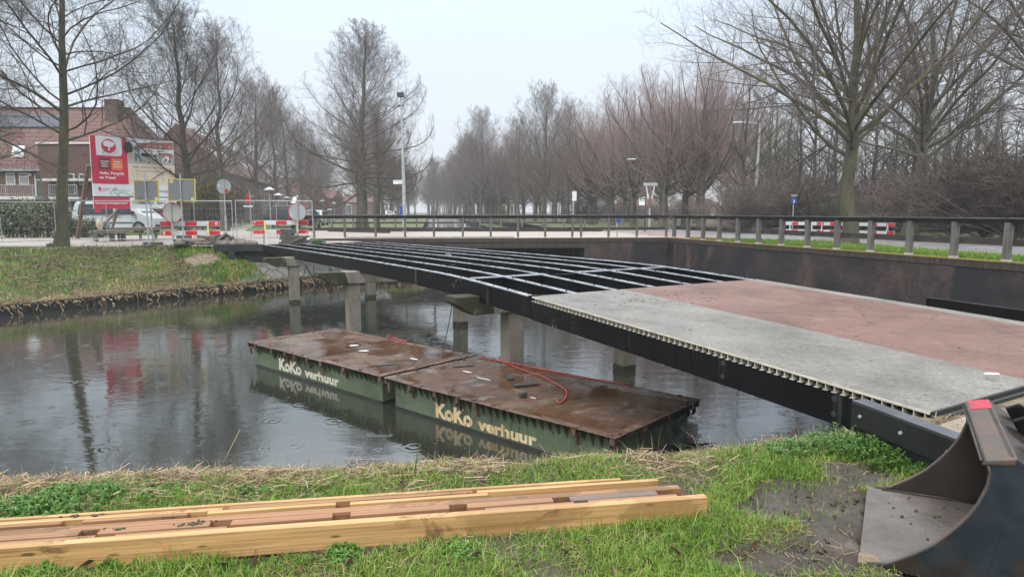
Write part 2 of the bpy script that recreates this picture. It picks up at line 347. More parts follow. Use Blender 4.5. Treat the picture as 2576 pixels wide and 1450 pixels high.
# buildings
MT['hbrick'] = M_brick('red_house_brick', (.15, .062, .045), (.105, .05, .038), (.11, .085, .07), .22, .065, .01, 'xz', .85, [(.8, None, (.13, .08, .065), .5, .75)], .2)
MT['hbrick2'] = M_brick('pink_house_brick', (.21, .085, .068), (.16, .07, .058), (.16, .11, .095), .22, .065, .01, 'xz', .85, None, .2)
MT['hbrickside'] = M_brick('pink_house_brick_side', (.27, .135, .115), (.22, .115, .10), (.22, .17, .15), .22, .065, .01, 'yz', .85, None, .2)
MT['tile'] = M_brick('red_roof_tile', (.19, .066, .045), (.135, .05, .036), (.04, .018, .014), .25, .33, .04, 'xz', .7, [(.9, None, (.10, .07, .05), .55, .75)], .9, .0)
MT['tileside'] = M_brick('red_roof_tile_side', (.225, .095, .07), (.165, .072, .056), (.07, .035, .03), .25, .33, .03, 'yz', .7, [(.9, None, (.10, .07, .05), .55, .75)], .9, .0)
MT['trim'] = M_flat('white_trim', (.62, .61, .58), .6)
MT['frame'] = M_flat('pale_window_frame', (.55, .55, .53), .5)
MT['gdoor'] = M_flat('green_door', (.025, .085, .06), .5)
MT['glass'] = M_noise('dark_window_glass', [(.35, (.03, .035, .04)), (.65, (.10, .11, .12))], .7, .08, 3)
MT['blind'] = M_brick('window_blind', (.42, .42, .42), (.36, .36, .37), (.12, .12, .12), 8, .12, .03, 'xz', .6, None, .1, 0)
MT['skylight'] = M_flat('bright_skylight_glass', (.62, .68, .7), .15, dirt=.1)
MT['solar'] = M_brick('solar_panel', (.02, .026, .05), (.024, .03, .055), (.05, .055, .07), 1.0, 1.6, .02, 'xz', .12, None, .1, 0)
MT['balu'] = M_flat('grey_balustrade', (.33, .33, .33), .5)
MT['chim'] = M_flat('dark_chimney', (.10, .06, .05), .8)
# vehicles
MT['silver'] = M_flat('silver_car_paint', (.46, .48, .51), .2, dirt=.06)
MT['greycar'] = M_flat('dark_grey_car_paint', (.07, .075, .08), .25, metal=.3, dirt=.08)
MT['blackcar'] = M_flat('black_car_paint', (.018, .019, .022), .2, dirt=.1)
MT['whitecar'] = M_flat('white_car_paint', (.62, .63, .65), .25, dirt=.06)
MT['carglass'] = M_flat('tinted_car_glass', (.018, .022, .025), .06, dirt=.2)
MT['tyre'] = M_flat('tyre_rubber', (.02, .02, .02), .8)
MT['rim'] = M_flat('alloy_rim', (.35, .36, .37), .35, metal=.6)
MT['lampglass'] = M_flat('headlamp_glass', (.6, .62, .64), .1)
MT['tail'] = M_flat('tail_lamp', (.35, .02, .02), .25)
# plants
def mk_bark(name, base, moss, amt):
    m, nt, b = new_mat(name); co = coords(nt, 'Object')
    c = ramp(nt, noise(nt, co, 3, 6, .65, .3, (1, 1, .35)), [(.3, tuple(x * .55 for x in base)), (.55, base), (.75, tuple(x * 1.35 for x in base))])
    if moss: c = mix(nt, ramp(nt, noise(nt, co, 1.3, 6, .7, .4, (1, 1, .5)), [(amt, 0.0), (amt + .16, .85)]), c, moss)
    nt.links.new(c, b.inputs['Base Color']); b.inputs['Roughness'].default_value = .85
    bump(nt, b, noise(nt, co, 9, 6, .7, 0, (3, 3, .5)), .7, .02); return m
MT['barkmoss'] = mk_bark('mossy_bark', (.075, .07, .046), (.125, .11, .022), .49)
MT['bark'] = mk_bark('grey_green_bark', (.095, .086, .064), (.075, .083, .034), .52)
MT['barkpale'] = mk_bark('pale_green_bark', (.095, .088, .058), (.10, .095, .035), .54)
MT['barkdark'] = mk_bark('dark_bark', (.068, .06, .05), (.07, .075, .036), .55)
MT['twig'] = M_flat('dark_twig', (.068, .057, .048), .8, dirt=.35, dscale=1.5)
MT['twigbrown'] = M_flat('brown_twig', (.125, .098, .082), .8, dirt=.3, dscale=.8)
MT['twigred'] = M_noise('red_budding_twig', [(.3, (.185, .15, .135)), (.52, (.235, .165, .155)), (.74, (.33, .16, .158))], .6, .8, 4, kind='Object')
MT['twiggreen'] = M_flat('greenish_twig', (.13, .135, .08), .8, dirt=.3, dscale=.8)
MT['grass'] = M_tint('grass_blades', [(0.0, (.045, .10, .008)), (.35, (.09, .19, .014)), (.6, (.155, .26, .03)), (.82, (.24, .235, .06)), (1.0, (.34, .26, .125))], .55)
MT['thatch'] = M_tint('wilted_grass', [(0.0, (.04, .032, .018)), (.4, (.09, .085, .03)), (.7, (.16, .14, .06)), (1.0, (.25, .2, .11))], .8)
MT['straw'] = M_tint('dead_reed_straw', [(0.0, (.045, .03, .02)), (.35, (.13, .092, .056)), (.7, (.28, .205, .125)), (1.0, (.44, .35, .235))], .75)
MT['herb'] = M_tint('fresh_herb_leaves', [(0.0, (.03, .075, .012)), (.5, (.068, .16, .024)), (1.0, (.13, .25, .045))], .5)
MT['leafdark'] = M_tint('evergreen_leaves', [(0.0, (.024, .036, .016)), (.4, (.055, .072, .034)), (.72, (.10, .115, .06)), (1.0, (.26, .25, .18))], .45)
MT['leafyel'] = M_tint('yellowgreen_shrub_leaves', [(0.0, (.07, .07, .02)), (.5, (.14, .125, .04)), (1.0, (.2, .18, .07))], .6)
MT['leafbrown'] = M_tint('dry_leaf', [(0.0, (.05, .025, .018)), (.6, (.10, .055, .035)), (1.0, (.16, .10, .06))], .6)
def mk_water():
    m, nt, b = new_mat('canal_water'); co = coords(nt, 'World')
    b.inputs['Base Color'].default_value = (.022, .024, .018, 1); b.inputs['Roughness'].default_value = .035; b.inputs['IOR'].default_value = 2.2
    h = math_(nt, 'MULTIPLY', noise(nt, co, 1.6, 3, .55, .4, (1, 2.2, 1)), .8)
    h = math_(nt, 'ADD', h, math_(nt, 'MULTIPLY', noise(nt, co, 8, 4, .6, .6, (1, 1.5, 1)), .20))
    for (sc, k, rad, thr, amp) in ((1.0, 62, .22, .55, .34), (2.3, 46, .24, .5, .22)):
        v = N(nt, 'ShaderNodeTexVoronoi', Scale=sc); v.voronoi_dimensions = '2D'; nt.links.new(co, v.inputs['Vector'])
        ring = math_(nt, 'SINE', math_(nt, 'MULTIPLY', v.outputs['Distance'], k))
        fall = ramp(nt, v.outputs['Distance'], [(0.0, 1.0), (rad, 0.0)])
        pres = math_(nt, 'GREATER_THAN', ramp(nt, v.outputs['Color'], [(0, 0.0), (1, 1.0)]), thr)
        h = math_(nt, 'ADD', h, math_(nt, 'MULTIPLY', math_(nt, 'MULTIPLY', ring, math_(nt, 'MULTIPLY', fall, pres)), amp))
    bump(nt, b, h, .13, .03); return m
MT['water'] = mk_water()
# ------------------------------------------------------------------ camera, sky, sun
cam = bpy.data.cameras.new('camera'); co_ = bpy.data.objects.new('camera', cam); COL.objects.link(co_); SC.camera = co_
cam.sensor_width = 36; cam.lens = F_ / 2575 * 36; cam.clip_start = .05; cam.clip_end = 2500
co_.location = (0, 0, EYE); co_.rotation_euler = (PI / 2 - TH, 0, 0)
w = bpy.data.worlds.new('World'); SC.world = w; w.use_nodes = True; nt = w.node_tree
bg = nt.nodes['Background']
sky = nt.nodes.new('ShaderNodeTexSky'); sky.sky_type = 'NISHITA'; sky.sun_disc = False
SUN_EL, SUN_AZ = math.radians(52), math.radians(205)
sky.sun_elevation = SUN_EL; sky.sun_rotation = SUN_AZ; sky.air_density = 1; sky.dust_density = 3
tc = nt.nodes.new('ShaderNodeTexCoord'); sp = nt.nodes.new('ShaderNodeSeparateXYZ'); nt.links.new(tc.outputs['Generated'], sp.inputs[0])
cl = ramp(nt, sp.outputs[2], [(0.0, (.49, .505, .53)), (.08, (.495, .525, .565)), (.29, (.515, .595, .68)), (.5, (1.22, 1.29, 1.34)), (.75, (1.5, 1.55, 1.6)), (1.0, (1.75, 1.78, 1.8))])
soft = noise(nt, tc.outputs['Generated'], 2.2, 4, .55, .4, (1, 1, 2.5))
cl = mix(nt, 1.0, cl, ramp(nt, soft, [(.3, .965), (.7, 1.03)]), 'MULTIPLY')
nis = mix(nt, 1.0, sky.outputs[0], .1, 'MULTIPLY')          # the clear sky at strength 0.1 ...
mx = mix(nt, .90, nis, cl)                                    # ... behind a closed cloud layer
nt.links.new(mx, bg.inputs[0]); bg.inputs[1].default_value = 1.0
sl = bpy.data.lights.new('sun', 'SUN'); so = bpy.data.objects.new('sun', sl); COL.objects.link(so)
sl.energy = 1.3; sl.angle = math.radians(50); sl.color = (1, .975, .94)
so.rotation_euler = (PI / 2 - SUN_EL, 0, PI - SUN_AZ); so.location = (0, 0, 40)
SC.view_settings.view_transform = 'Standard'; SC.view_settings.look = 'None'; SC.view_settings.gamma = 1; SC.view_settings.exposure = .82
SC.view_settings.use_curve_mapping = False
cy = SC.cycles; cy.max_bounces = 6; cy.diffuse_bounces = 2; cy.glossy_bounces = 3; cy.transmission_bounces = 2; cy.transparent_max_bounces = 6; cy.volume_bounces = 0
cy.use_denoising = True; cy.caustics_reflective = False; cy.caustics_refractive = False; cy.sample_clamp_indirect = 4; cy.use_adaptive_sampling = True; cy.adaptive_threshold = .008
# ------------------------------------------------------------------ terrain
from mathutils import noise as mn
def fbm(x, y, s=1.0, o=4): return mn.fractal(Vector((x * s, y * s, 1.7)), 1.0, 2.0, o)
def lerp_tab(tab, x):
    if x <= tab[0][0]: return tab[0][1]
    for (a, b), (c, d) in zip(tab, tab[1:]):
        if x <= c: return b + (d - b) * (x - a) / (c - a)
    return tab[-1][1]
EDGE = [(-14, 2.95), (-6, 3.7), (-3.4, 4.02), (-2.2, 4.15), (-1, 4.28), (.3, 4.42), (1.3, 4.55), (2.2, 4.78), (2.7, 4.9), (3, 5.1)]
MUDS = [((1.75, 3.62), (.42, .30)), ((1.30, 2.92), (.36, .20)), ((2.15, 3.95), (.3, .2)), ((1.75, 3.15), (.3, .45)), ((1.35, 3.45), (.18, .12))]
def mudness(x, y):
    m = 0
    for (cx, cy_), (rx, ry) in MUDS: m = max(m, 1.15 - math.hypot((x - cx) / rx, (y - cy_) / ry))
    return m + .35 * fbm(x, y, 3.5)
def near_z(x, y):
    e = lerp_tab(EDGE, x); d = e - y
    z = 1.19 + .028 * fbm(x, y, 1.3) + .012 * fbm(x, y, 6)
    if mudness(x, y) > .25: z += -.025 + .030 * fbm(x, y, 6) + .022 * abs(fbm(x, y, 15)) + .010 * fbm(x, y, 30)
    if d < .35: z -= .10 * ((.35 - d) / .35) ** 1.5 if d > 0 else .10
    if d < 0: z += d * 1.9
    return max(z, -.6)
def grid_obj(name, xs, ys, fz, mats, fm=None, kind='structure', fxy=None):
    nx, ny = len(xs), len(ys); vs = []; mi = []
    for y in ys:
        for x in xs:
            X, Y = fxy(x, y) if fxy else (x, y)
            vs.append((X, Y, fz(X, Y) if not fxy else fz(x, y)))
    idx = [(j * nx + i, j * nx + i + 1, (j + 1) * nx + i + 1, (j + 1) * nx + i) for j in range(ny - 1) for i in range(nx - 1)]
    if fm: mi = [fm((vs[a][0] + vs[c][0]) / 2, (vs[a][1] + vs[c][1]) / 2) for a, b, c, d in idx]
    o = np_mesh(name, np.array(vs), 4, np.array(idx), mats, smooth=True, midx=np.array(mi) if fm else None)
    return tag(o, kind=kind)
nb = grid_obj('near_bank_ground', list(np.linspace(-14, -3.2, 40)) + list(np.linspace(-3.1, .7, 84)) + list(np.linspace(.72, 2.75, 110)) + list(np.linspace(2.8, 3.3, 10)), list(np.linspace(-4, 2.3, 30)) + list(np.linspace(2.32, 4.4, 110)) + list(np.linspace(4.43, 5.7, 34)), near_z,
              [MT['soil'], MT['mud']], lambda x, y: 1 if mudness(x, y) > .28 else 0)
def sheet(name, pts, z, mat, kind='structure'):
    mb = MB(); mb.poly([(p[0], p[1], z) for p in pts]); o = mb.build(name, mat); return tag(o, kind=kind)
sheet('canal_water', [(-60, -40), (60, -40), (60, 60), (30, 320), (-110, 320), (-60, 60)], 0, MT['water'])
# frames: footbridge (s along, w across), right wall (r along towards the camera, p outwards)
BA = Vector((2.814, 4.433, 0)); BD = Vector((-.511, .8596, 0)); BN = Vector((.8596, .511, 0))
def BP(s, w, z=0): p = BA + BD * s + BN * w; return Vector((p.x, p.y, z))
PROF = [(-1.5, 1.40), (0, 1.45), (1.83, 1.55), (4.99, 1.69), (6.96, 1.765), (8.09, 1.778), (9.41, 1.772), (12.4, 1.748), (16.95, 1.69), (23.55, 1.6), (26, 1.58)]
def bz(s): return lerp_tab(PROF, s)
WC = Vector((7.41, 31.66, 0)); WR = Vector((.2785, -.9604, 0)); WP = Vector((.9604, .2785, 0))
def WQ(r, q, z=0): p = WC + WR * r + WP * q; return Vector((p.x, p.y, z))
FL = Vector((-9.15, 30.24, 0))          # left end of the road bridge's front wall
FD = (WC - FL).normalized(); FLEN = (WC - FL).length; FP = Vector((-FD.y, FD.x, 0))
def FQ(x, q, z=0): p = FL + FD * x + FP * q; return Vector((p.x, p.y, z))
# left/far bank: water line -> top
WL = [(-34, -6), (-22, 7.2), (-17.5, 13.0), (-13.85, 17.8), (-12, 20.3), (-10.5, 22.2), (-9.5, 23.0), (-8.45, 24.5), (-7.7, 25.6), (-6.5, 26.1), (-5.2, 27.0), (-3.8, 27.6), (-3.2, 31.0)]
TP = [(-42, 4), (-28, 13), (-22, 18.6), (-17.6, 22.7), (-15.6, 24.2), (-13.4, 25.1), (-11.2, 24.9), (-9.6, 25.3), (-8.0, 26.6), (-6.6, 28.2), (-5.2, 29.4), (-4.4, 31.0), (-3.5, 31.2)]
ZT = [1.5] * 6 + [1.46, .84, .8, .8, .7, .6, .4]
def bank_xy(i, t):
    k = min(int(i), len(WL) - 2); f = i - k
    wx, wy = [WL[k][a] + (WL[k + 1][a] - WL[k][a]) * f for a in (0, 1)]; tx, ty = [TP[k][a] + (TP[k + 1][a] - TP[k][a]) * f for a in (0, 1)]
    zt = ZT[k] + (ZT[k + 1] - ZT[k]) * f
    x, y = wx + (tx - wx) * t, wy + (ty - wy) * t
    return x, y, .27 + (zt - .27) * (t * (1.25 - .25 * t)) + (.07 * fbm(x, y, .8) + .03 * fbm(x, y, 3)) * min(1, 4 * t, 4 * (1 - t) + .1)
vs = []; NI, NT_ = 160, 26
for a in range(NI):
    for b in range(NT_): vs.append(bank_xy(a * (len(WL) - 1) / (NI - 1), b / (NT_ - 1)))
idx = [(a * NT_ + b, (a + 1) * NT_ + b, (a + 1) * NT_ + b + 1, a * NT_ + b + 1) for a in range(NI - 1) for b in range(NT_ - 1)]
bmi = np.array([1 if math.hypot((vs[a][0] + 11.25) / .85, (vs[a][1] - 24.05) / .6) + .8 * fbm(vs[a][0], vs[a][1], 2.0) < .85 else 0 for a, b, c, d in idx])
tag(np_mesh('far_bank_slope', np.array(vs), 4, np.array(idx), [MT['bankg'], MT['dirt']], smooth=True, midx=bmi), kind='structure')
# level ground beyond
Gp = [(-120, 8)] + [(x, y) for x, y in TP[1:7]] + [(-9.35, 25.2), (-7.0, 27.3), (-6.6, 29.6), tuple(FQ(1.5, .1)[:2]), tuple(FQ(6.2, .1)[:2]), tuple(FQ(6.2, 14.5)[:2]), (-6.2, 45.5), (-40, 320), (-260, 320)]
sheet('ground', Gp, 1.496, MT['ground'])
sheet('ground', [tuple(FQ(12.6, .1)[:2]), tuple(FQ(FLEN, .1)[:2]), tuple(WQ(0, .1)[:2]), tuple(WQ(45, .1)[:2]), (200, -40), (260, 320), (-24, 320), (4.6, 45.5), tuple(FQ(12.6, 14.5)[:2])], 1.496, MT['ground'])
sheet('horizon_ground', [(-900, 318), (900, 318), (900, 1500), (-900, 1500)], 1.3, MT['woodfloor'])
sheet('horizon_ground', [(-900, -300), (-119, 7.9), (-259, 319), (-900, 319)], 1.3, MT['ground'])
# street (pale clinkers) over the road bridge and to the left, with the asphalt road leaving to the right
sheet('street', [(-75, 23.0), (-34, 26.3), (-17.4, 25.4), (-13.2, 25.2), (-11.2, 25.0), (-9.4, 25.25), (-7.1, 27.3), (-6.7, 29.6), tuple(FQ(1.5, -.02)[:2]), tuple(FQ(FLEN, -.02)[:2]), tuple(WQ(2.0, .3)[:2]), tuple(WQ(-6, 5.2)[:2]), (8, 44.8), (-9, 44.8), (-18, 58), (-36, 140), (-41, 140), (-25, 60), (-19, 40), (-34, 35.5), (-75, 33)], 1.504, MT['pave'])
sheet('road', [WQ(-13.5, 3.2)[:2], WQ(-1.5, 2.4)[:2], WQ(3, 4.2)[:2], WQ(5, 5.6)[:2], WQ(7.5, 5.4)[:2], WQ(11, 4.6)[:2], WQ(45, 4.4)[:2], WQ(45, 10.4)[:2], WQ(-16, 10.4)[:2]], 1.512, MT['asphalt'])
sheet('cycle_lane', [WQ(-9, 2.4)[:2], WQ(0, 2.0)[:2], WQ(2.6, 3.0)[:2], WQ(4.6, 4.7)[:2], WQ(7, 4.6)[:2], WQ(11, 3.4)[:2], WQ(45, 3.1)[:2], WQ(45, 4.4)[:2], WQ(11, 4.7)[:2], WQ(7, 5.8)[:2], WQ(4.6, 6.0)[:2], WQ(1.5, 4.4)[:2], WQ(-9, 3.7)[:2]], 1.520, MT['redlane'])
sheet('cycle_lane', [WQ(-16, 9.1)[:2], WQ(45, 9.1)[:2], WQ(45, 10.4)[:2], WQ(-16, 10.4)[:2]], 1.518, MT['redlane'])
mb = MB()
for k in range(16):
    a, b = -10 + k * 3.2, -8.8 + k * 3.2
    mb.poly([WQ(a, 7.2, 1.523), WQ(b, 7.2, 1.523), WQ(b, 7.32, 1.523), WQ(a, 7.32, 1.523)])
tag(mb.build('road_marking', MT['white']), kind='structure')
sheet('right_verge', [WQ(1.0, .24)[:2], WQ(45, .24)[:2], WQ(45, 3.05)[:2], WQ(11, 3.3)[:2], WQ(7, 4.5)[:2], WQ(4.6, 4.6)[:2], WQ(2.6, 2.9)[:2]], 1.56, MT['lawn'])
sheet('far_verge', [WQ(-9, 10.6)[:2], WQ(45, 10.6)[:2], WQ(45, 14)[:2], WQ(-14, 15)[:2]], 1.56, MT['lawn'])
sheet('park_floor', [WQ(-60, 18)[:2], WQ(-12, 15)[:2], WQ(45, 13.9)[:2], (190, 0), (190, 150), (30, 150)], 1.53, MT['woodfloor'])
sheet('left_lawn', [(-75, 33.4), (-34, 35.8), (-21.5, 37.5), (-21.8, 41.5), (-40, 40.5), (-75, 38)], 1.54, MT['lawn'])
sheet('left_lawn', [(-75, 21.6), (-33, 23.9), (-19, 23.6), (-17.6, 24.6), (-34, 25.7), (-75, 23.4)], 1.52, MT['lawn'])
sheet('left_lawn', [(-18.4, 46), (-13.5, 46), (-19.5, 62), (-33, 132), (-36, 132), (-24, 62)], 1.53, MT['lawn'])
for k, (a, b, wd, h) in enumerate([(WQ(-10, 10.5), WQ(45, 10.5), .16, 1.66), (WQ(-15, 15.1), WQ(-4, 12.9), .3, 1.75), (FQ(1.2, 2.4), FQ(9.5, 2.4), .14, 1.60)]):
    mb = MB(); mb.beam(Vector((a.x, a.y, h - .1)), Vector((b.x, b.y, h - .1)), wd, .2); tag(mb.build('kerb', MT['kerb'], bevel=.02), kind='structure')
# grass islands beyond the road bridge, along the far canal
sheet('canal_bank', [(-6.3, 45.6), (-8.6, 45.6), (-45.5, 320), (-42, 320)], .6, MT['lawn'])
sheet('canal_bank', [(4.7, 45.6), (2.2, 45.6), (-27, 320), (-23, 320)], .6, MT['lawn'])
# raised landing at the near end of the footbridge
LP = [(2.44, 4.5), (2.66, 3.66), (4.6, 3.45), (14, 2.2), (14, 9.8)] + [tuple(BP(-.06, 4.6)[:2])] + [tuple(BP(-.06, 0.0)[:2])]
mb = MB(); mb.poly([(x, y, .4) for x, y in LP], (0, 0, 1.015)); tag(mb.build('landing_ground', MT['dirt']), kind='structure')
# ------------------------------------------------------------------ footbridge
br = empty('footbridge', 'dark footbridge, its far half stripped to bare girders, near end decked red and grey', 'bridge', BP(0, 0, 0), math.atan2(BD.y, BD.x))
# local x = s, local y = -w  (to the left of BD is +y)
def L(s, w, z): return (s, -w, z)
GW = [0, .73, 1.46, 2.2, 2.93, 3.66, 4.4]; GH = .30
SS = [-.1] + [x for x in np.linspace(.8, 23.5, 30)]
def seg_strip(mb, s0, s1, w0, w1, za, zb, mi=None, n=None):
    """prism following the deck profile between offsets za<zb under it"""
    ss = [s0] + [x for x in np.arange(math.ceil(s0 / .8) * .8, s1, .8) if s0 + .05 < x < s1 - .05] + [s1]
    vs = []; fs = []
    for s in ss:
        z = bz(s); vs += [L(s, w0, z + za), L(s, w1, z + za), L(s, w1, z + zb), L(s, w0, z + zb)]
    for i in range(len(ss) - 1):
        a = i * 4; b = a + 4
        for k in range(4): fs.append((a + k, a + (k + 1) % 4, b + (k + 1) % 4, b + k))
    fs += [(3, 2, 1, 0), tuple(range(len(vs) - 4, len(vs)))]
    mb.add(vs, fs, mi)
for i, wv in enumerate(GW):
    edge = i in (0, 6)
    mb = MB(); off = -.055
    if i == 0: seg_strip(mb, 5.02, 23.5, 0, .05, -GH, -.014); seg_strip(mb, -.1, 5.0, 0, .05, -.31, -.066)
    elif i == 6: seg_strip(mb, 5.02, 23.5, 4.35, 4.4, -GH, -.014); seg_strip(mb, -.1, 5.0, 4.35, 4.4, -.31, -.066)
    else: seg_strip(mb, 4.6, 23.5, wv - .012, wv + .012, -.25, -.014)
    g = mb.build('edge_girder' if edge else 'girder', MT['girder'] if i == 0 else MT['steelblack'], br)
    fl = MB()
    if i == 0: seg_strip(fl, 5.02, 23.5, .0 - .004, .085, -.013, 0)
    elif i == 6: seg_strip(fl, 5.02, 23.5, 4.29, 4.404, -.013, 0)
    else: seg_strip(fl, 4.7, 23.5, wv - .042, wv + .042, -.013, 0)
    rr = random.Random(i)
    s = 5.2
    while s < 15:
        ww = (wv if 0 < i < 6 else (.05 if i == 0 else 4.35)) + rr.uniform(-.035, .035); z = bz(s)
        fl.box(s - .007, s + .007, -ww - .007, -ww + .007, z, z + rr.uniform(.012, .035), 1); s += rr.uniform(.28, .75)
    fl.build('top_flange', [MT['flange'], MT['steelblack']], g)
# plates over the pier line and end beams
mb = MB(); seg_strip(mb, 6.9, 7.02, .11, 1.52, -.011, .003); seg_strip(mb, 6.94, 7.05, 2.14, 4.29, -.011, .003); mb.build('cross_flange', MT['flange'], br)
rr = random.Random(3)
for k, s in enumerate((5.9, 9.3, 11.6, 14.2, 17.0, 20.0)):
    for i in range(6):
        mb = MB(); z = bz(s); so = s + rr.uniform(-.4, .4)
        mb.box(so, so + .05, -GW[i + 1] + .012, -GW[i] - .05 * (i == 0) - .012, z - .16, z - .12)
        mb.build('cross_tie', MT['steelblack'], br)
for s in (6.96, 23.3):
    mb = MB(); mb.box(s - .03, s + .03, -4.34, -.06, bz(s) - .25, bz(s) - .02); mb.build('cross_beam', MT['steelblack'], br)
for k, (s, w) in enumerate([(9.6, 1.1), (10.9, 1.5), (11.6, 2.3), (13.2, 2.7), (15.2, 3.0)]):
    mb = MB(); mb.box(s, s + .16, -w - .05, -w + .05, bz(s) - .05, bz(s) - .02); mb.box(s + .03, s + .12, -w - .02, -w + .02, bz(s) - .2, bz(s) - .05); mb.build('clamp_plate', MT['flange'] if k > 1 else MT['steelblack'], br)
# deck panel with grey margin and red middle; cream pultruded plank ends along the near edge
mb = MB(); seg_strip(mb, -.05, 5.0, -.004, 1.56, -.012, .006, 0); seg_strip(mb, -.05, 5.0, 1.56, 4.15, -.012, .006, 1); seg_strip(mb, -.05, 5.0, 4.15, 4.42, -.012, .006, 0)
mb.build('deck_panel', [MT['deckgrey'], MT['deckred']], br)
mb = MB(); seg_strip(mb, -.05, 5.0, -.012, .06, -.0125, .0035)
s = -.02
while s < 4.98:
    z = bz(s); mb.box(s, s + .007, -.06, .006, z - .058, z - .0126); mb.box(s - .012, s + .026, -.06, .010, z - .064, z - .0585); s += .0745
seg_strip(mb, -.05, 5.0, .06, .07, -.064, -.013, 1)
mb.build('edge_profile', [MT['cream'], MT['tyre']], br)
mb = MB(); mb.box(4.97, 5.06, -.10, .012, bz(5) - .05, bz(5) + .012); mb.build('corner_bracket', MT['steelblack'], br)
# vertical seams and rosette bolts on the near edge girder
for s in (.55, 2.15, 2.35, 3.05):
    mb = MB(); z = bz(s); mb.box(s - .004, s + .004, 0.0, .004, z - .305, z - .07); mb.build('seam', MT['steelblack'], br)
for s in (1.75, .65):
    for dz in (-.11, -.23):
        mb = MB(); z = bz(s) + dz; mb.tube([(s, .0, z), (s, .004, z)], .022, 14); mb.tube([(s, .004, z), (s, .009, z)], .009, 10); mb.build('bolt', MT['rubber'], br)
# joint strip at the landing
mb = MB(); mb.box(-.075, -.052, -4.4, .0, 1.36, 1.458); mb.box(-.13, -.1, -4.4, -.0, 1.36, 1.44); mb.build('joint_strip', MT['tyre'], br)
# black block modelled in place of the dark void beside the right deck edge
tb = MB(); tb.hexa([BP(-3, 4.66, 1.15), BP(2.42, 4.66, 1.30), BP(2.42, 4.78, 1.30), BP(-3, 4.78, 1.15)], [BP(-3, 4.66, 1.50), BP(2.42, 4.66, 1.655), BP(2.42, 4.78, 1.655), BP(-3, 4.78, 1.50)])
tag(tb.build('dark_gap_block', MT['steelblack']), 'black block in place of the dark gap between the red deck and the right brick wall', 'beam')
# piers
def pier(s, label, tip, ws, zt, zb):
    o = empty('bridge_pier', label, 'bridge pier', BP(s, 0, 0), math.atan2(BD.y, BD.x), 'concrete piers under the footbridge'); hw = .19
    nose = MB(); a = [(tip, zt), (tip - .01, zt - .09), (tip + .30, zb), (tip + .66, zb), (tip + .58, zt)]
    nose.poly([(-hw, -w, z) for w, z in a], (2 * hw, 0, 0)); nn = nose.build('cap_nose', MT['concmoss'], o, bevel=.012)
    nn['label'] = 'mossy chamfered end of the pier cap'
    cap = MB(); q = [(tip + .5805, zt - .002), (tip + .6605, zb + .002), (4.75, zb + .002), (4.75, zt - .002)]
    cap.poly([(-hw + .004, -w, z) for w, z in q], (2 * hw - .008, 0, 0)); cap.build('cap_beam', MT['conc'], o, bevel=.01)
    for w in ws:
        p = MB(); p.box(-.14, .14, -w - .14, -w + .14, -1.6, zb + .001); pl = p.build('pile', MT['pile'], o, bevel=.012)
        p = MB(); p.box(-.144, .144, -w - .144, -w + .144, -.3, .10); p.build('algae_band', MT['pilewet'], pl)
    return o
pier(6.65, 'concrete bridge pier with a mossy cap beside the nearer pontoon, nearest of three', -.40, (.68, 3.02), 1.54, 1.25)
pier(12.4, 'concrete bridge pier with pale cap and dark green mossy end behind the farther pontoon', -.92, (-.12, 2.6), 1.475, 1.20)
pier(18.75, 'concrete bridge pier with green streaked cap standing before the far tiled slope', -.86, (.0, 2.44), 1.425, 1.15)
p = BP(.25, .75); ab = MB(); ab.obox((p.x, p.y, .2), BD * .15, BN * .15, (0, 0, .85)); op = ab.build('standing_pile', MT['concmoss'], bevel=.012); tag(op, 'green concrete pile under the near end of the deck by the bank', 'pile')
# near abutment: tarred wing beam with planks under it
wn = empty('timber_wing_wall', 'black tarred timber wing wall with bolts at the near end of the footbridge', 'wing wall', (2.39, 4.56, 0))
a, b = Vector((2.385, 4.56, 0)), Vector((2.62, 3.58, 0)); d = (b - a).normalized(); n_ = Vector((d.y, -d.x, 0)); n_ = -n_ if n_.x < 0 else n_
def wbeam(name, a, b, t, z0, z1, m):
    mb = MB(); d = (b - a).normalized(); nn = Vector((-d.y, d.x, 0)); nn = nn if nn.x > 0 else -nn
    q = [a, b, b + nn * t, a + nn * t]; mb.hexa([(p.x, p.y, z0) for p in q], [(p.x, p.y, z1) for p in q]); o = mb.build(name, m, bevel=.012); o.parent = wn; o.matrix_parent_inverse = Matrix.Translation(-wn.location); return o
wbeam('cap_timber', a, b, .13, 1.30, 1.485, MT['tarred']); 
wbeam('top_face', a + n_ * .006, b + n_ * .006, .118, 1.4851, 1.489, MT['tarredtop'])
wbeam('lower_planks', a + n_ * .03 + d * .02, b + n_ * .03, .08, .7, 1.299, MT['tarred'])
b2 = Vector((5.2, 3.25, 0)); wbeam('cap_timber', b + Vector((.002, 0, 0)), b2, .13, 1.30, 1.484, MT['tarred']); wbeam('lower_planks', b + Vector((.03, .05, 0)), b2, .08, .7, 1.299, MT['tarred'])
wbeam('cap_timber', BP(-.12, -.12), BP(-.12, 4.6), .1, .6, 1.35, MT['tarred'])
for t in (.10, .45, .8):
    p = a + d * t - n_ * .004; mb = MB(); mb.tube([(p.x, p.y, 1.40), (p.x - n_.x * .012, p.y - n_.y * .012, 1.40)], .0115, 12); o = mb.build('bolt', MT['signgrey']); o.parent = wn; o.matrix_parent_inverse = Matrix.Translation(-wn.location)
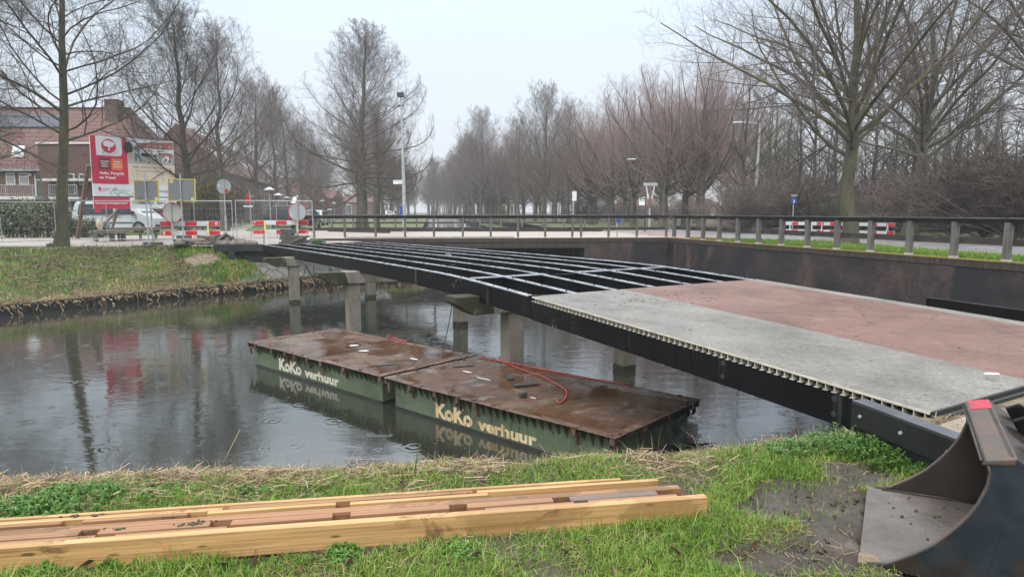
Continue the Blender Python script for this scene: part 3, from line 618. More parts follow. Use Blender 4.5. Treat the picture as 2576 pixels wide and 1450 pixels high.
# paving slabs and rubble on the landing
rr = random.Random(5)
slab_spots = [((2.93, 4.05), -.50, .5, .3), ((3.42, 4.22), -.5, .5, .3), ((3.3, 3.78), -.48, .5, .3), ((3.85, 4.0), -.52, .5, .3), ((3.95, 4.5), -.5, .5, .3), ((4.45, 4.75), -.5, .5, .3), ((4.4, 4.25), -.5, .5, .3), ((5.0, 4.55), -.5, .5, .3), ((5.0, 5.05), -.5, .5, .3)]
posw = ['nearest the loader bucket top', 'against the deck joint', 'just behind the bucket', 'second row from the wing wall', 'touching the joint on the right', 'far right by the deck joint', 'middle of the landing', 'right rear of the landing', 'farthest right on the landing']
for k, ((x, y), rz, lx, ly) in enumerate(slab_spots):
    mb = MB(); mb.box(-lx / 2 + .004, lx / 2 - .004, -ly / 2, ly / 2, 0, .045 + .01 * rr.random())
    o = mb.build('paving_slab', MT['slab'], bevel=.008); o.location = (x, y, 1.417); o.rotation_euler = (rr.uniform(-.02, .02), rr.uniform(-.02, .02), rz + .55 + rr.uniform(-.05, .05) + .5)
    tag(o, 'washed gravel paving slab on the landing, ' + posw[k], 'paving slab', 'gravel slabs on the landing')
# far abutment
fa = empty('timber_abutment', 'black tarred timber abutment at the far end of the footbridge', 'abutment', (0, 0, 0))
def fbox(name, p, q, t, z0, z1, m=None):
    mb = MB(); p = Vector((p[0], p[1], 0)); q = Vector((q[0], q[1], 0)); d = (q - p).normalized(); nn = Vector((-d.y, d.x, 0)); nn = nn if nn.y > 0 else -nn
    c = [p, q, q + nn * t, p + nn * t]; mb.hexa([(v.x, v.y, z0) for v in c], [(v.x, v.y, z1) for v in c]); return mb.build(name, m or MT['tarred'], fa, bevel=.012)
e0 = BP(23.6, .0); e1 = BP(23.6, 4.5); lw = (-11.0, 24.55)
fbox('end_beam', lw, (e0.x, e0.y), .18, 1.34, 1.61); fbox('end_beam', (e0.x + .002, e0.y + .02), (e1.x, e1.y), .18, 1.30, 1.60)
fbox('waling', (-10.2, 24.58), (e0.x - .6, e0.y + .35), .12, .98, 1.14); fbox('plank_wall', (-10.75, 24.75), (e0.x, e0.y + .25), .08, .75, 1.33); fbox('plank_wall', (e0.x, e0.y + .27), (e1.x, e1.y + 1.5), .08, .75, 1.31)
fbox('waling', (e0.x - .6, e0.y + .2), (e1.x, e1.y + .12), .12, .95, 1.1); fbox('post', (-10.45, 24.45), (-10.2, 24.47), .2, .9, 1.335); fbox('post', (-10.98, 24.6), (-10.8, 24.6), .14, 1.0, 1.335)
# tiled slope under the far end
ts = MB(); q = [(-10.7, 24.72, .86), (-9.2, 24.98, .86), (-5.2, 28.6, .82), (-5.2, 27.05, .31), (-6.5, 26.15, .31), (-7.7, 25.65, .31), (-8.45, 24.6, .31), (-9.5, 23.1, .31)]
ts.poly([Vector(p) for p in q][::-1], (0, 0, .06)); tag(ts.build('tiled_slope', M_brick('concrete_slope_tiles', (.20, .205, .19), (.15, .155, .145), (.03, .03, .025), .55, .42, .02, 'xy', .5, [(1.3, None, (.09, .085, .06), .5, .7)], .3)), kind='structure')
# ------------------------------------------------------------------ pontoons
def pontoon(a, b, wid, zd, label, letter_mat, tx0, tlen, seed):
    """a,b: deck corners of the near long side; local x along, local y into the width"""
    a = Vector((*a, 0)); b = Vector((*b, 0)); Ln = (b - a).length; d = (b - a) / Ln
    o = empty('work_pontoon', label, 'pontoon', a, math.atan2(d.y, d.x), 'green hire pontoons under the footbridge')
    rr = random.Random(seed); ov = .115; W = wid
    h = MB(); h.box(ov, Ln - ov, ov, W - ov, -.35, zd - .016, 0); hu = h.build('hull', MT['hull'], o, bevel=.012)
    h = MB(); h.box(ov - .003, Ln - ov + .003, ov - .003, W - ov + .003, -.3, .035, 0); h.build('waterline_band', MT['hulldark'], hu)
    dk = MB(); nx, ny = 26, 14
    for i in range(nx + 1):
        for j in range(ny + 1):
            x = .075 + (Ln - .15) * i / nx; y = .075 + (W - .15) * j / ny
            dip = abs(math.sin(PI * i / nx) * math.sin(PI * j / ny)) ** .5
            dk.v.append((x, y, zd - .002 - .008 * dip + .004 * fbm(x + seed, y, 1.5)))
    for i in range(nx):
        for j in range(ny): k = i * (ny + 1) + j; dk.f.append([k, k + ny + 1, k + ny + 2, k + 1]); dk.m.append(0)
    dk.build('deck_plate', MT['ponton'], o, smooth=True)
    # segmented, slightly bent rim plates with gaps, and gusset fins below
    rim = MB(); fin = MB(); hang = []
    def side(p0, ux, uy, length, nseg):
        s = 0.0; k = 0
        while s < length - .02:
            ln = min(rr.uniform(.30, .62), length - s); z = zd + rr.uniform(-.006, .006)
            P = lambda q, r, zz: (p0[0] + ux[0] * q + uy[0] * r, p0[1] + ux[1] * q + uy[1] * r, zz)
            cut = rr.uniform(.012, .03); t = rr.uniform(-.004, .004)
            rim.hexa([P(s, 0, z - .011), P(s + ln - .012, 0, z - .011 + t), P(s + ln - .012, .11, z - .011), P(s, .11, z - .011)], [P(s, 0, z), P(s + ln - .012, 0, z + t), P(s + ln - .012, .11, z), P(s, .11, z)])
            if rr.random() < .6:
                q = s + rr.uniform(.08, max(.09, ln - .1)); rim.hexa([P(q, .03, z), P(q + .05, .03, z), P(q + .05, .06, z), P(q, .06, z)], [P(q, .03, z + .016), P(q + .05, .03, z + .016), P(q + .05, .06, z + .016), P(q, .06, z + .016)])
            s += ln; k += 1
            if rr.random() < .75: hang.append((P(s - .05, .0, 0), ux, uy))
        n = int(length / .118)
        for i in range(1, n):
            q = i * length / n; zz = zd - .0165; lw_ = rr.uniform(.15, .19)
            A = [P0 for P0 in ((q - .004, .008, zz), (q - .004, ov + .002, zz), (q - .004, ov + .002, zz - lw_))]
            fin.poly([(p0[0] + ux[0] * x + uy[0] * y, p0[1] + ux[1] * x + uy[1] * y, z) for x, y, z in A], (ux[0] * .008, ux[1] * .008, 0))
    side((0, 0), (1, 0), (0, 1), Ln, 8); side((Ln, 0), (0, 1), (-1, 0), W, 4); side((Ln, W), (-1, 0), (0, -1), Ln, 8); side((0, W), (0, -1), (1, 0), W, 4)
    rim.build('rim_plate', MT['rust'], o, bevel=.003); fin.build('gusset_fins', MT['hull'], hu)
    for (x, y, _), ux, uy in hang[:26]:
        m = MB(); c = Vector((x, y, zd - .05)) + Vector((uy[0], uy[1], 0)) * .02
        m.obox(c, Vector((ux[0], ux[1], 0)) * .03, Vector((uy[0], uy[1], 0)) * .012, (0, 0, .038)); m.obox(c + Vector((ux[0], ux[1], 0)) * .005 + Vector((uy[0] * .05, uy[1] * .05, -.085)), Vector((ux[0], ux[1], 0)) * .012, Vector((uy[0] * .02, uy[1] * .02, -.02)), (0, 0, .06)); m.build('coupling_lug', MT['rust'], o)
    for q in [x for x in np.arange(.5, Ln - .3, .62)]:
        m = MB(); m.tube([(q, ov, zd - .16), (q, ov - .02, zd - .16)], .016, 8); m.build('bolt', MT['hull'], hu)
    # stencilled lettering on the near side
    fn = lambda x, y, l: (x, ov - .003 - l, y)
    zc = zd - .385 if letter_mat is MT['letter'] else zd - .375
    for body, f0, f1, sz, bo, gaps in (('KoKo', 0, .40, .27, .05, (.125, .175, .335, .375)), ('verhuur', .46, 1, .20, .045, (.58, .70, .765, .84, .915))):
        tm = MB(); add_text(tm, body, fn, tx0 + tlen * f0, zc, sz, 0, bo, tlen * (f1 - f0))
        for q in gaps: tm.box(tx0 + tlen * q, tx0 + tlen * q + .008, ov - .0085, ov - .0075, zc - .01, zc + .22, 1)
        tm.build('lettering', [letter_mat, MT['hull']], o)
    return o
def txs(a, b, u0, v0, u1, v1):
    a = Vector((*a, 0)); d = (Vector((*b, 0)) - a).normalized(); o = a + Vector((-d.y, d.x, 0)) * .115; hit = lambda u, v: (lambda k: (k * o.y - o.x) / (d.x - k * d.y))(ray(u, v)[0] / ray(u, v)[1]); s0 = hit(u0, v0); return s0, hit(u1, v1) - s0
P1 = pontoon((-4.85, 11.955), (-1.893, 9.38), 1.92, .45, 'green pontoon with pale lettering and grey streaked rusty deck, farther along the canal', MT['lettercream'], *txs((-4.85, 11.955), (-1.893, 9.38), 703, 940, 855, 990), 1)
P2 = pontoon((-1.84, 9.31), (1.08, 6.725), 1.98, .45, 'green pontoon with orange stained lettering and brown wet deck, nearer the grass bank', MT['letter'], *txs((-1.84, 9.31), (1.08, 6.725), 1096, 1065, 1351, 1130), 2)
# things lying on the pontoons
def patch(name, label, cat, pts, mat, th=.012, group=None):
    mb = MB(); mb.poly(pts, (0, 0, th)); return tag(mb.build(name, mat, bevel=.002), label, cat, group)
def quad_on(u, v, z, lx, ly, rz):
    c = G(u, v, z); ca, sa = math.cos(rz), math.sin(rz)
    return [(c.x + x * ca - y * sa, c.y + x * sa + y * ca, z) for x, y in ((-lx, -ly), (lx, -ly), (lx, ly), (-lx, ly))]
ZD = .4495
patch('rubber_mat', 'black rubber strip on the pale lettered pontoon deck', 'rubber mat', quad_on(966, 917, ZD, .14, .055, .35), MT['rubber'], group='rubber pads on the pontoons')
patch('rubber_mat', 'black rubber strip near the seam between the two pontoons', 'rubber mat', quad_on(1166, 920, ZD, .17, .04, .35), MT['rubber'], group='rubber pads on the pontoons')
patch('rubber_mat', 'small black rubber pad lying across the nearer pontoon deck', 'rubber mat', quad_on(1281, 948, ZD, .045, .12, .25), MT['rubber'], group='rubber pads on the pontoons')
patch('rubber_mat', 'wide black rubber strip in the brown puddle of the nearer pontoon', 'rubber mat', quad_on(1325, 966, ZD, .18, .055, .35), MT['rubber'], group='rubber pads on the pontoons')
mb = MB(); c = G(1315, 997, ZD); mb.obox((c.x, c.y, ZD + .03), (.045, .02, 0), (-.015, .03, 0), (0, 0, .028)); tag(mb.build('rubber_block', MT['rubber'], bevel=.006), 'small black block on the brown deck of the nearer pontoon', 'block')
for k, (u, v, lx, ly, rz, lb) in enumerate([(1040, 902, .10, .03, -.7, 'on the far part of the seam side'), (1175, 935, .12, .02, -.75, 'beside the black strip near the seam'), (1215, 952, .14, .014, -.72, 'in the brown puddle, longest one'), (1340, 1000, .07, .012, -.72, 'beside the small black block'), (890, 868, .11, .05, .2, 'in the grey patch of the far deck'), (915, 882, .09, .04, .1, 'broad one on the far deck')]):
    c = G(u, v, ZD); n = 9; rr = random.Random(k); pts = []
    for i in range(n):
        a = 2 * PI * i / n; r = rr.uniform(.6, 1.1); x, y = lx * r * math.cos(a), ly * r * math.sin(a); pts.append((c.x + x * math.cos(rz) - y * math.sin(rz), c.y + x * math.sin(rz) + y * math.cos(rz), ZD + .002))
    patch('white_streak', 'thin white streak lying ' + lb, 'scrap', pts, MT['printwhite'], .003, 'white streaks on the pontoon decks')  # each streak is a thin flat white polygon on the deck
def rope(name, label, pts, r, mat, jit=.0, n=6):
    P = [Vector(p) for p in pts]; out = []
    for i in range(len(P) - 1):
        p0 = P[max(i - 1, 0)]; p1 = P[i]; p2 = P[i + 1]; p3 = P[min(i + 2, len(P) - 1)]
        for t in np.linspace(0, 1, 6, endpoint=False):
            out.append(.5 * ((2 * p1) + (p2 - p0) * t + (2 * p0 - 5 * p1 + 4 * p2 - p3) * t * t + (-p0 + 3 * p1 - 3 * p2 + p3) * t ** 3))
    out.append(P[-1]); mb = MB(); mb.tube(out, r, n); return tag(mb.build(name, mat, smooth=True), label, 'rope')
g = lambda u, v, z=ZD + .014: G(u, v, z)
rope('mooring_rope', 'short red rope loop on the edge of the farther pontoon', [g(1022, 857), g(1000, 853), g(978, 849, .50), g(974, 845, .52), g(980, 842, .52), g(992, 849), g(1012, 858)], .011, MT['rope'])
rope('mooring_rope', 'long red rope along the far edge of the nearer pontoon', [g(1205, 898), g(1260, 907), g(1330, 921), g(1400, 935), g(1480, 950), g(1555, 963), g(1582, 966), g(1584, 958, .52)], .010, MT['rope'])
rope('mooring_rope', 'loose red cable curling across the nearer pontoon deck', [g(1218, 899), g(1270, 911), g(1310, 928), g(1360, 944), g(1395, 963), g(1423, 981), g(1422, 1000), g(1408, 1012), g(1398, 1006)], .008, MT['rope'])
rope('hanging_cord', 'thin black cord hanging from the pier cap to the pontoon', [V(1137, 762, 9.6), V(1131, 800, 9.9), V(1123, 840, 10.3), g(1114, 872, .47)], .006, MT['cord'])
rr = random.Random(14); m = MB()
for k in range(80):
    s_, w_ = (rr.uniform(3.6, 4.9), rr.uniform(.3, 2.2)) if k < 45 else (rr.uniform(.1, 4.9), rr.uniform(.1, 4.2)); c = BP(s_, w_, bz(s_) + .008); a = rr.uniform(0, 6.3); L_, W_ = rr.uniform(.006, .03), rr.uniform(.003, .008)
    u_ = Vector((math.cos(a), math.sin(a), 0)); q_ = Vector((-u_.y, u_.x, 0)); m.poly([c - u_ * L_, c + q_ * W_, c + u_ * L_, c - q_ * W_], (0, 0, .003))
tag(m.build('deck_litter', MT['leafbrown2']), 'dark twigs and leaf scraps scattered over the deck', 'litter', kind='stuff')
c = G(2492, 941, bz(.9) + .008); m = MB(); m.poly([c + Vector(p) for p in ((-.06, .0, 0), (-.02, .025, 0), (.05, .015, 0), (.065, -.01, 0), (.0, -.02, 0))], (0, 0, .012)); tag(m.build('paper_scrap', MT['white'], bevel=.004), 'crumpled white scrap lying on the deck edge between grey and red', 'scrap')
# ------------------------------------------------------------------ timber stack
TS0 = Vector((-2.32, 2.805, 0)); TS1 = Vector((1.03, 3.345, 0)); TE = (TS1 - TS0).normalized(); TF = Vector((-TE.y, TE.x, 0))
def eU(u, f):
    r = ray(u, 1290); k = r[0] / r[1]            # x = k*y on the plane through the camera
    o = TS0 + TF * f; return (k * o.y - o.x) / (TE.x - k * TE.y)
TZ = 1.185
rowname = ['front', 'second', 'third', 'fourth', 'fifth', 'sixth', 'rearmost']
ordn = ['first', 'second', 'third', 'fourth', 'fifth', 'sixth']
def plank(row, k, n, f0, f1, z0, z1, ua, ub, mat, lab=None):
    f0, f1 = f0 * .76, f1 * .76
    e0 = max(eU(ua, f0), -1.0) if ua > -150 else -.75; e1 = eU(ub, f0)
    mb = MB(); mb.box(-(e1 - e0) / 2, (e1 - e0) / 2, 0, f1 - f0, 0, z1 - z0)
    rr = random.Random(row * 17 + k)
    o = mb.build('timber_beam', mat, bevel=.004); p = TS0 + TE * ((e0 + e1) / 2) + TF * f0
    o.location = (p.x, p.y, TZ + z0 + rr.uniform(-.002, .002)); o.rotation_euler = (rr.uniform(-.01, .01), 0, math.atan2(TE.y, TE.x) + rr.uniform(-.002, .002))
    tag(o, lab or f'{ordn[k]} plank from the left in the {rowname[row]} row of the timber stack', 'timber', 'timbers stacked on the grass')
    return o
A_, B_, C_ = MT['pine'], MT['pinewet'], MT['pinedark']
plank(0, 0, 1, 0, .062, 0, .128, -200, 1779, A_, 'long pale pine beam at the front of the timber stack')
for k, (a, b, m, z) in enumerate([(-200, 228, B_, .12), (278, 565, B_, .12), (617, 871, C_, .108), (925, 1177, C_, .108), (1221, 1447, B_, .12), (1481, 1706, B_, .12)]): plank(1, k, 6, .067, .118, .02, z, a, b, m)
for k, (a, b, m) in enumerate([(-200, 189, B_), (239, 523, B_), (577, 835, B_), (880, 1131, B_), (1175, 1393, B_), (1435, 1655, C_)]): plank(2, k, 6, .123, .188, .02, .124, a, b, m)
plank(3, 0, 1, .193, .262, 0, .124, -200, 1711, B_, 'long brown plank across the middle of the timber stack')
for k, (a, b, m) in enumerate([(-200, 150, B_), (203, 470, B_), (520, 845, A_), (880, 1228, A_)]): plank(4, k, 4, .300, .338, .02, .126, a, b, m)
for k, (a, b, m) in enumerate([(-200, 560, A_), (570, 1190, B_), (1200, 1655, A_)]): plank(5, k, 3, .345, .383, .02, .128, a, b, m)
plank(6, 0, 1, .40, .43, 0, .132, -200, 1560, A_, 'long thin plank at the back of the timber stack')
# dark crumbs of soil on the timber
rr = random.Random(9)
for k, (u, v, sz) in enumerate([(300, 1330, .022), (215, 1338, .02), (225, 1353, .016), (480, 1318, .028), (455, 1322, .02), (520, 1310, .02), (430, 1300, .012), (180, 1298, .03), (250, 1295, .02)]):
    c = G(u, v, TZ + .122); mb = MB()
    for j in range(9):
        x, y, s = c.x + rr.gauss(0, sz * 1.4), c.y + rr.gauss(0, sz * .35), rr.uniform(.3, .8) * sz * .6
        mb.lathe([(0, -s * .4), (s, -s * .2), (s * .8, s * .4), (0, s * .55)], (x, y, TZ + .123 + s * .3), 6)
    tag(mb.build('soil_clod', MT['soil']), f'{["first","second","third","fourth","fifth","sixth","seventh","eighth","ninth"][k]} dark soil heap on the left end of the timber stack', 'soil', 'soil crumbs on the timbers')
# ------------------------------------------------------------------ loader bucket
bk = empty('loader_bucket', 'worn blue steel loader bucket with red paint mark lying on the mud', 'bucket', (1.63, 2.85, 1.20), math.radians(-30))
# local x = towards the back (k), local y = across (near plate y=0, far plate y=.98)
FRONT = [(-.02, .012), (.06, .035), (.15, .10), (.23, .17), (.29, .245), (.34, .32), (.375, .39), (.40, .47), (.405, .53), (.39, .575)]
BACK = [(.485, .605), (.60, .53), (.73, .38), (.79, .20), (.76, .06), (.66, .0)]
prof = FRONT + BACK
for nm, y0 in (('side_plate', 0), ('side_plate', .965)):
    m = MB(); m.poly([(x, y0, z) for x, z in prof], (0, .018, 0)); so_ = m.build(nm, [MT['bucketblue']] if y0 == 0 else [MT['bucketin']], bk, bevel=.003)
    em = MB(); em.tube([(x, y0 + .009, z) for x, z in FRONT], .0092, 8); em.build('worn_rim', MT['bucketrust'], so_, smooth=True)
fl = MB(); fl.poly([(0, .018, -.004), (.0, .965, -.004), (.66, .965, .018), (.66, .018, .018)], (0, 0, .02)); fl.build('floor_plate', MT['bucketfloor'], bk)
cu = MB(); bp = [(.64, .03)] + [(x - .02, z) for x, z in BACK[::-1]][1:]
for (x0, z0), (x1, z1) in zip(bp, bp[1:]): cu.poly([(x0, .019, z0), (x0, .964, z0), (x1, .964, z1), (x1, .019, z1)], (.014, 0, .004))
cu.build('back_plate', MT['bucketin'], bk)
sp_ = MB(); sp_.hexa([(.372, -.006, .555), (.485, -.006, .575), (.485, .99, .575), (.372, .99, .555)], [(.384, -.006, .585), (.490, -.006, .610), (.490, .99, .610), (.384, .99, .585)]); spn = sp_.build('top_spine', MT['bucketrust'], bk, bevel=.008)
rp = MB(); rp.poly([(.393, .80, .5878), (.482, .80, .6088), (.482, .975, .6088), (.393, .975, .5878)], (0, 0, .002)); rp.build('red_mark', MT['redpaint'], spn)
wb = MB(); wb.tube([(.02, .955, .02), (.3, .955, .032), (.62, .955, .034)], .007, 6); wb.build('weld_bead', MT['bucketin'], bk, smooth=True); wb = MB(); wb.tube([(.37, .01, .572), (.372, .5, .572), (.37, .97, .572)], .006, 6); wb.build('weld_bead', MT['bucketin'], bk, smooth=True)
wp = MB(); wp.poly([(.42, -.003, .05), (.74, -.003, .05), (.72, -.003, .26), (.60, -.003, .40), (.46, -.003, .30)], (0, .0025, 0)); wp.build('wear_plate', MT['bucketblue'], bk)
lp = MB(); lp.box(-.055, .05, .0, .98, -.012, .0155); lp.build('cutting_edge', MT['bucketfloor'], bk, bevel=.004); lp = MB(); lp.box(-.060, .03, .0, .10, .0, .019); lp.build('sand_crust', MT['lip'], bk, bevel=.008)
for y0 in (.30, .62, .86):
    e = MB(); e.poly([(.545, y0, .60), (.60, y0, .63), (.655, y0, .60), (.80, y0, .36), (.84, y0, .12), (.76, y0, .10), (.66, y0, .38)], (0, .03, 0)); e.build('hook_ear', MT['bucketblue'] if y0 < .5 else MT['steelblack'], bk, bevel=.006)
e = MB(); e.tube([(.665, .05, .535), (.665, .95, .535)], .018, 10); e.build('pivot_bar', MT['steelblack'], bk)
e = MB(); rr = random.Random(3)
for j in range(26):
    x, y, s = rr.uniform(.05, .5), rr.uniform(.1, .9), rr.uniform(.003, .011)
    z0 = .0165 + .033 * x; e.lathe([(0, 0), (s, s * .3), (s * .7, s * .9), (0, s)], (x, y, z0), 5)
e.build('mud_crumbs', MT['soil'], bk)
# ------------------------------------------------------------------ brick walls with timber railings
def wall(label, org, dirv, length, zt, zb, th, openings=()):
    o = empty('brick_retaining_wall', label, 'wall', org, math.atan2(dirv.y, dirv.x))
    m = MB(); x = 0
    for (a, b, zo) in list(openings) + [(length, length, 0)]:
        if a > x: m.box(x, a, 0, th, zb, zt - .20)
        if b > a: m.box(a + .001, b - .001, 0, th, zo, zt - .20)
        x = b
    m.build('brick_face', MT['wallbrick'], o)
    m = MB(); m.box(-.02, length + .02, -.025, th + .02, zt - .199, zt - .006); m.build('coping', MT['coping'], o, bevel=.01)
    for (a, b, zo) in openings:
        m = MB(); m.box(a - .1, b + .3, -.012, .0, zo + .001, zo + .2); m.build('soldier_course', MT['coping'], o)
    return o
w1 = wall('dark brick wall of the road bridge with a culvert opening behind the steel girders', FL, FD, FLEN - .02, 1.6, -.4, .35, [(6.2, 12.6, 1.13)])
w2 = wall('long dark brick retaining wall running from the corner along the right road', WC, WR, 40, 1.6, -.4, .35)
w2.scale = (1, 1, 1)
# local +y of w2 points to the left of WR = (.96,.28) = outwards: right
m = MB()
for k in range(int(20 / .5)):
    m.box(k * .5, k * .5 + .5, -.034 - .006 * random.random(), .30, 1.575 + .008 * random.random(), 1.602 + .006 * random.random())
m.build('moss_line', MT['moss'], w2)
m = MB(); m.box(0.2, FLEN - .4, .10, .30, 1.594, 1.600); m.build('moss_line', MT['moss'], w1)
# dry ivy root in the corner
vn = MB(); rr = random.Random(2)
for k in range(26):
    x, y = rr.gauss(0, .05), rr.uniform(-.05, -.01); p = [Vector((x, y, 1.62 - rr.random() * .1))]
    for j in range(5): p.append(p[-1] + Vector((rr.gauss(0, .03), rr.gauss(-.004, .01), -rr.uniform(.02, .16))))
    vn.tube([(WC.x - .08 + q.x, WC.y - .12 + q.y, q.z) for q in p], .007, 4)
for k in range(4): vn.tube([(WC.x - .07 + k * .012, WC.y - .10, 1.5), (WC.x - .07 + rr.gauss(0, .02), WC.y - .1, 1.0), (WC.x - .05, WC.y - .10, .4)], .010, 5)
tag(vn.build('dry_creeper', MT['straw']), 'dry brown creeper hanging in the corner of the brick walls', 'creeper')
# culvert under the road bridge
cv = empty('culvert', 'dark culvert passage under the road bridge', 'culvert', FL, math.atan2(FD.y, FD.x)); m = MB()
m.box(5.9, 6.19, .36, 14.2, -.4, 1.4); m.box(12.61, 12.9, .36, 14.2, -.4, 1.4); m.build('side_wall', MT['concmoss'], cv); m = MB(); m.box(6.2, 12.6, .36, 14.2, 1.2, 1.49); m.build('slab', MT['conc'], cv)
def railing(label, org, dirv, xs, x0, x1, off=.12, ps=.14, zt=2.66, zg=1.6, mats=None, low=(.36, .52)):
    o = empty('timber_railing', label, 'railing', org, math.atan2(dirv.y, dirv.x)); rr = random.Random(int(x1 * 10))
    zs = zt - zg
    for x in xs:
        m = MB(); m.box(x - ps / 2, x + ps / 2, off - ps / 2, off + ps / 2, zg + .03, zt - .115); p = m.build('post', (mats or (MT['post'],))[0], o, bevel=.008); p.location.z = 0
        m = MB(); m.box(x - ps / 2 - .008, x + ps / 2 + .008, off - ps / 2 - .008, off + ps / 2 + .008, zg - .0, zg + .055); m.build('post_shoe', MT['shoe'], p)
    seg = sorted(xs)[::3] + [x1]; seg[0] = x0
    for a, b in zip(seg, seg[1:]):
        if b - a < .3: continue
        m = MB(); m.box(a + .004, b - .004, off - .12, off + .10, zt - .035, zt + rr.uniform(-.004, .002)); m.build('cap_rail', MT['railtop'], o, bevel=.006)
        m = MB(); m.box(a + .004, b - .004, off + ps / 2 - .02 + .001, off + ps / 2 + .045, zt - .16, zt - .036); m.build('upper_rail', MT['rail'], o, bevel=.006)
        m = MB(); m.box(a + .004, b - .004, off + ps / 2 + .002, off + ps / 2 + .065, zg + zs * low[0], zg + zs * low[1]); m.build('lower_rail', MT['rail'], o, bevel=.006)
    return o
def xs_on(us, org, dirv, off):
    out = []
    nrm = Vector((-dirv.y, dirv.x, 0)); o = org + nrm * off
    for u in us:
        r = ray(u, 600); k = r[0] / r[1]; out.append((k * o.y - o.x) / (dirv.x - k * dirv.y))
    return out
xf = xs_on([790, 867.6, 945, 1019, 1091.5, 1164, 1234, 1302.6, 1371, 1439, 1461, 1530, 1601, 1675], FL, FD, .12)
railing('dark timber railing on the road bridge parapet above the culvert', FL, FD, xf, xf[0] - .75, FLEN + .05, .12, .10, low=(.34, .46))
xr = xs_on([1695, 1729.6, 1767.7, 1808.7, 1855, 1907, 1965, 2030.6, 2105, 2189.7, 2287.5, 2400.6, 2535], WC, WR, .14)
dx = xr[-1] - xr[-2]; xr += [xr[-1] + dx * (k + 1) for k in range(8)]
railing('weathered grey timber railing on top of the long right brick wall', WC, WR, xr, -.05, xr[-1] + .4, .14, .145)
B0 = Vector((-12.3, 44.9, 0)); B1 = Vector((6.1, 45.4, 0)); bd = (B1 - B0).normalized()
railing('far dark timber railing on the other side of the road bridge', B0, bd, [.2 + 1.42 * k for k in range(13)], 0, 18.2, .0, .10, 2.62, 1.62, low=(.40, .52))
m = MB(); m.box(0, (B1 - B0).length, -.25, .2, -.3, 1.62); o = m.build('brick_parapet', MT['wallbrick']); o.location = B0; o.rotation_euler.z = math.atan2(bd.y, bd.x); tag(o, 'low dark brick parapet under the far railing of the road bridge', 'parapet')
B2 = Vector((-12.2, 44.8, 0)); m = MB(); m.box(-.12, .12, 0, -6, 1.5, 1.78)
o = m.build('brick_parapet', MT['wallbrick']); o.location = (-12.3, 44.9, 0); o.rotation_euler.z = .9; tag(o, 'short dark brick parapet turning away at the left of the far railing', 'parapet')
# timber edging along the far water line
ed = empty('timber_bank_edging', 'dark timber planks and posts edging the far grassy bank at the water', 'edging', (0, 0, 0)); rr = random.Random(4)
mb = MB()
for (a, b) in zip(WL[1:-2], WL[2:-1]): mb.beam((a[0], a[1], .12), (b[0], b[1], .12), .05, .36)
mb.build('plank_face', MT['tarred'], ed)
for (a, b) in zip(WL[1:-2], WL[2:-1]):
    A = Vector((*a, 0)); B = Vector((*b, 0)); n = max(1, int((B - A).length / 1.15))
    for k in range(n):
        p = A.lerp(B, (k + .5) / n); d = (B - A).normalized(); q = Vector((d.y, -d.x, 0)) * .07; m = MB(); hh = rr.uniform(.24, .36)
        m.tube([(p.x + q.x, p.y + q.y, -.4), (p.x + q.x, p.y + q.y, hh)], .075, 9); m.build('post', MT['tarred'], ed)
# ------------------------------------------------------------------ mesh fence panels
def fence_panel(A, B, zt, zb, label, tilt=0):
    A = Vector(A); B = Vector(B); d = (B - A); Ln = d.length; d.normalize()
    o = empty('mesh_fence_panel', label, 'fence panel', A, math.atan2(d.y, d.x), 'mobile mesh fence panels'); h = zt - zb
    m = MB(); 
    m.tube([(0, 0, 0), (0, 0, h)], .019, 8); m.tube([(Ln, 0, 0), (Ln, 0, h)], .019, 8)
    m.tube([(0, 0, h), (Ln, 0, h)], .019, 8); m.tube([(0, 0, .12), (Ln, 0, .12)], .016, 8); fr = m.build('tube_frame', MT['galv'], o)
    m = MB(); x = Ln * .52; m.tube([(x, .02, .12), (x, .02, h)], .013, 6); m.build('middle_tube', MT['galv'], o)
    m = MB(); n = int(Ln / .105)
    for i in range(1, n): m.tube([(i * Ln / n, 0, .12), (i * Ln / n, 0, h)], .0014, 3, cap=False)
    k = 0; z = .12
    while z < h - .1: z += .24; m.tube([(0, 0, z), (Ln, 0, z)], .0024, 3, cap=False)
    for i in range(int(Ln / .05)):
        m.tube([(i * .05, 0, .12), (i * .05, 0, .34)], .0013, 3, cap=False)
    m.build('wire_mesh', MT['galv'], o)
    for x in (0, Ln):
        m = MB(); m.box(x - .33, x + .33, -.11, .11, -.16, .0); m.build('rubber_foot', MT['slate'], o, bevel=.02)
    o.location.z = zb; return o
YF = 26.3
fz = V(300, 503.5, YF).z
panels = [(-170, 22.4, 136, 25.2), (142, 25.9, 378, 26.3), (380, 26.4, 583, 27.2), (592, 27.2, 785, 28.6)]
plabs = ['mesh fence panel in front of the hedge at the left edge', 'mesh fence panel before the parked van, its middle tube leaning', 'mesh fence panel behind the round white sign back and left barrier', 'mesh fence panel behind the right red and white barrier']
for (u0, y0, u1, y1), lb in zip(panels, plabs):
    a = V(u0, 520, y0); b = V(u1, 520, y1); zt = (V(u0, 504 if u0 > 0 else 509, y0).z + V(u1, 506, y1).z) / 2
    fence_panel((a.x, a.y, 0), (b.x, b.y, 0), zt, 1.62, lb)
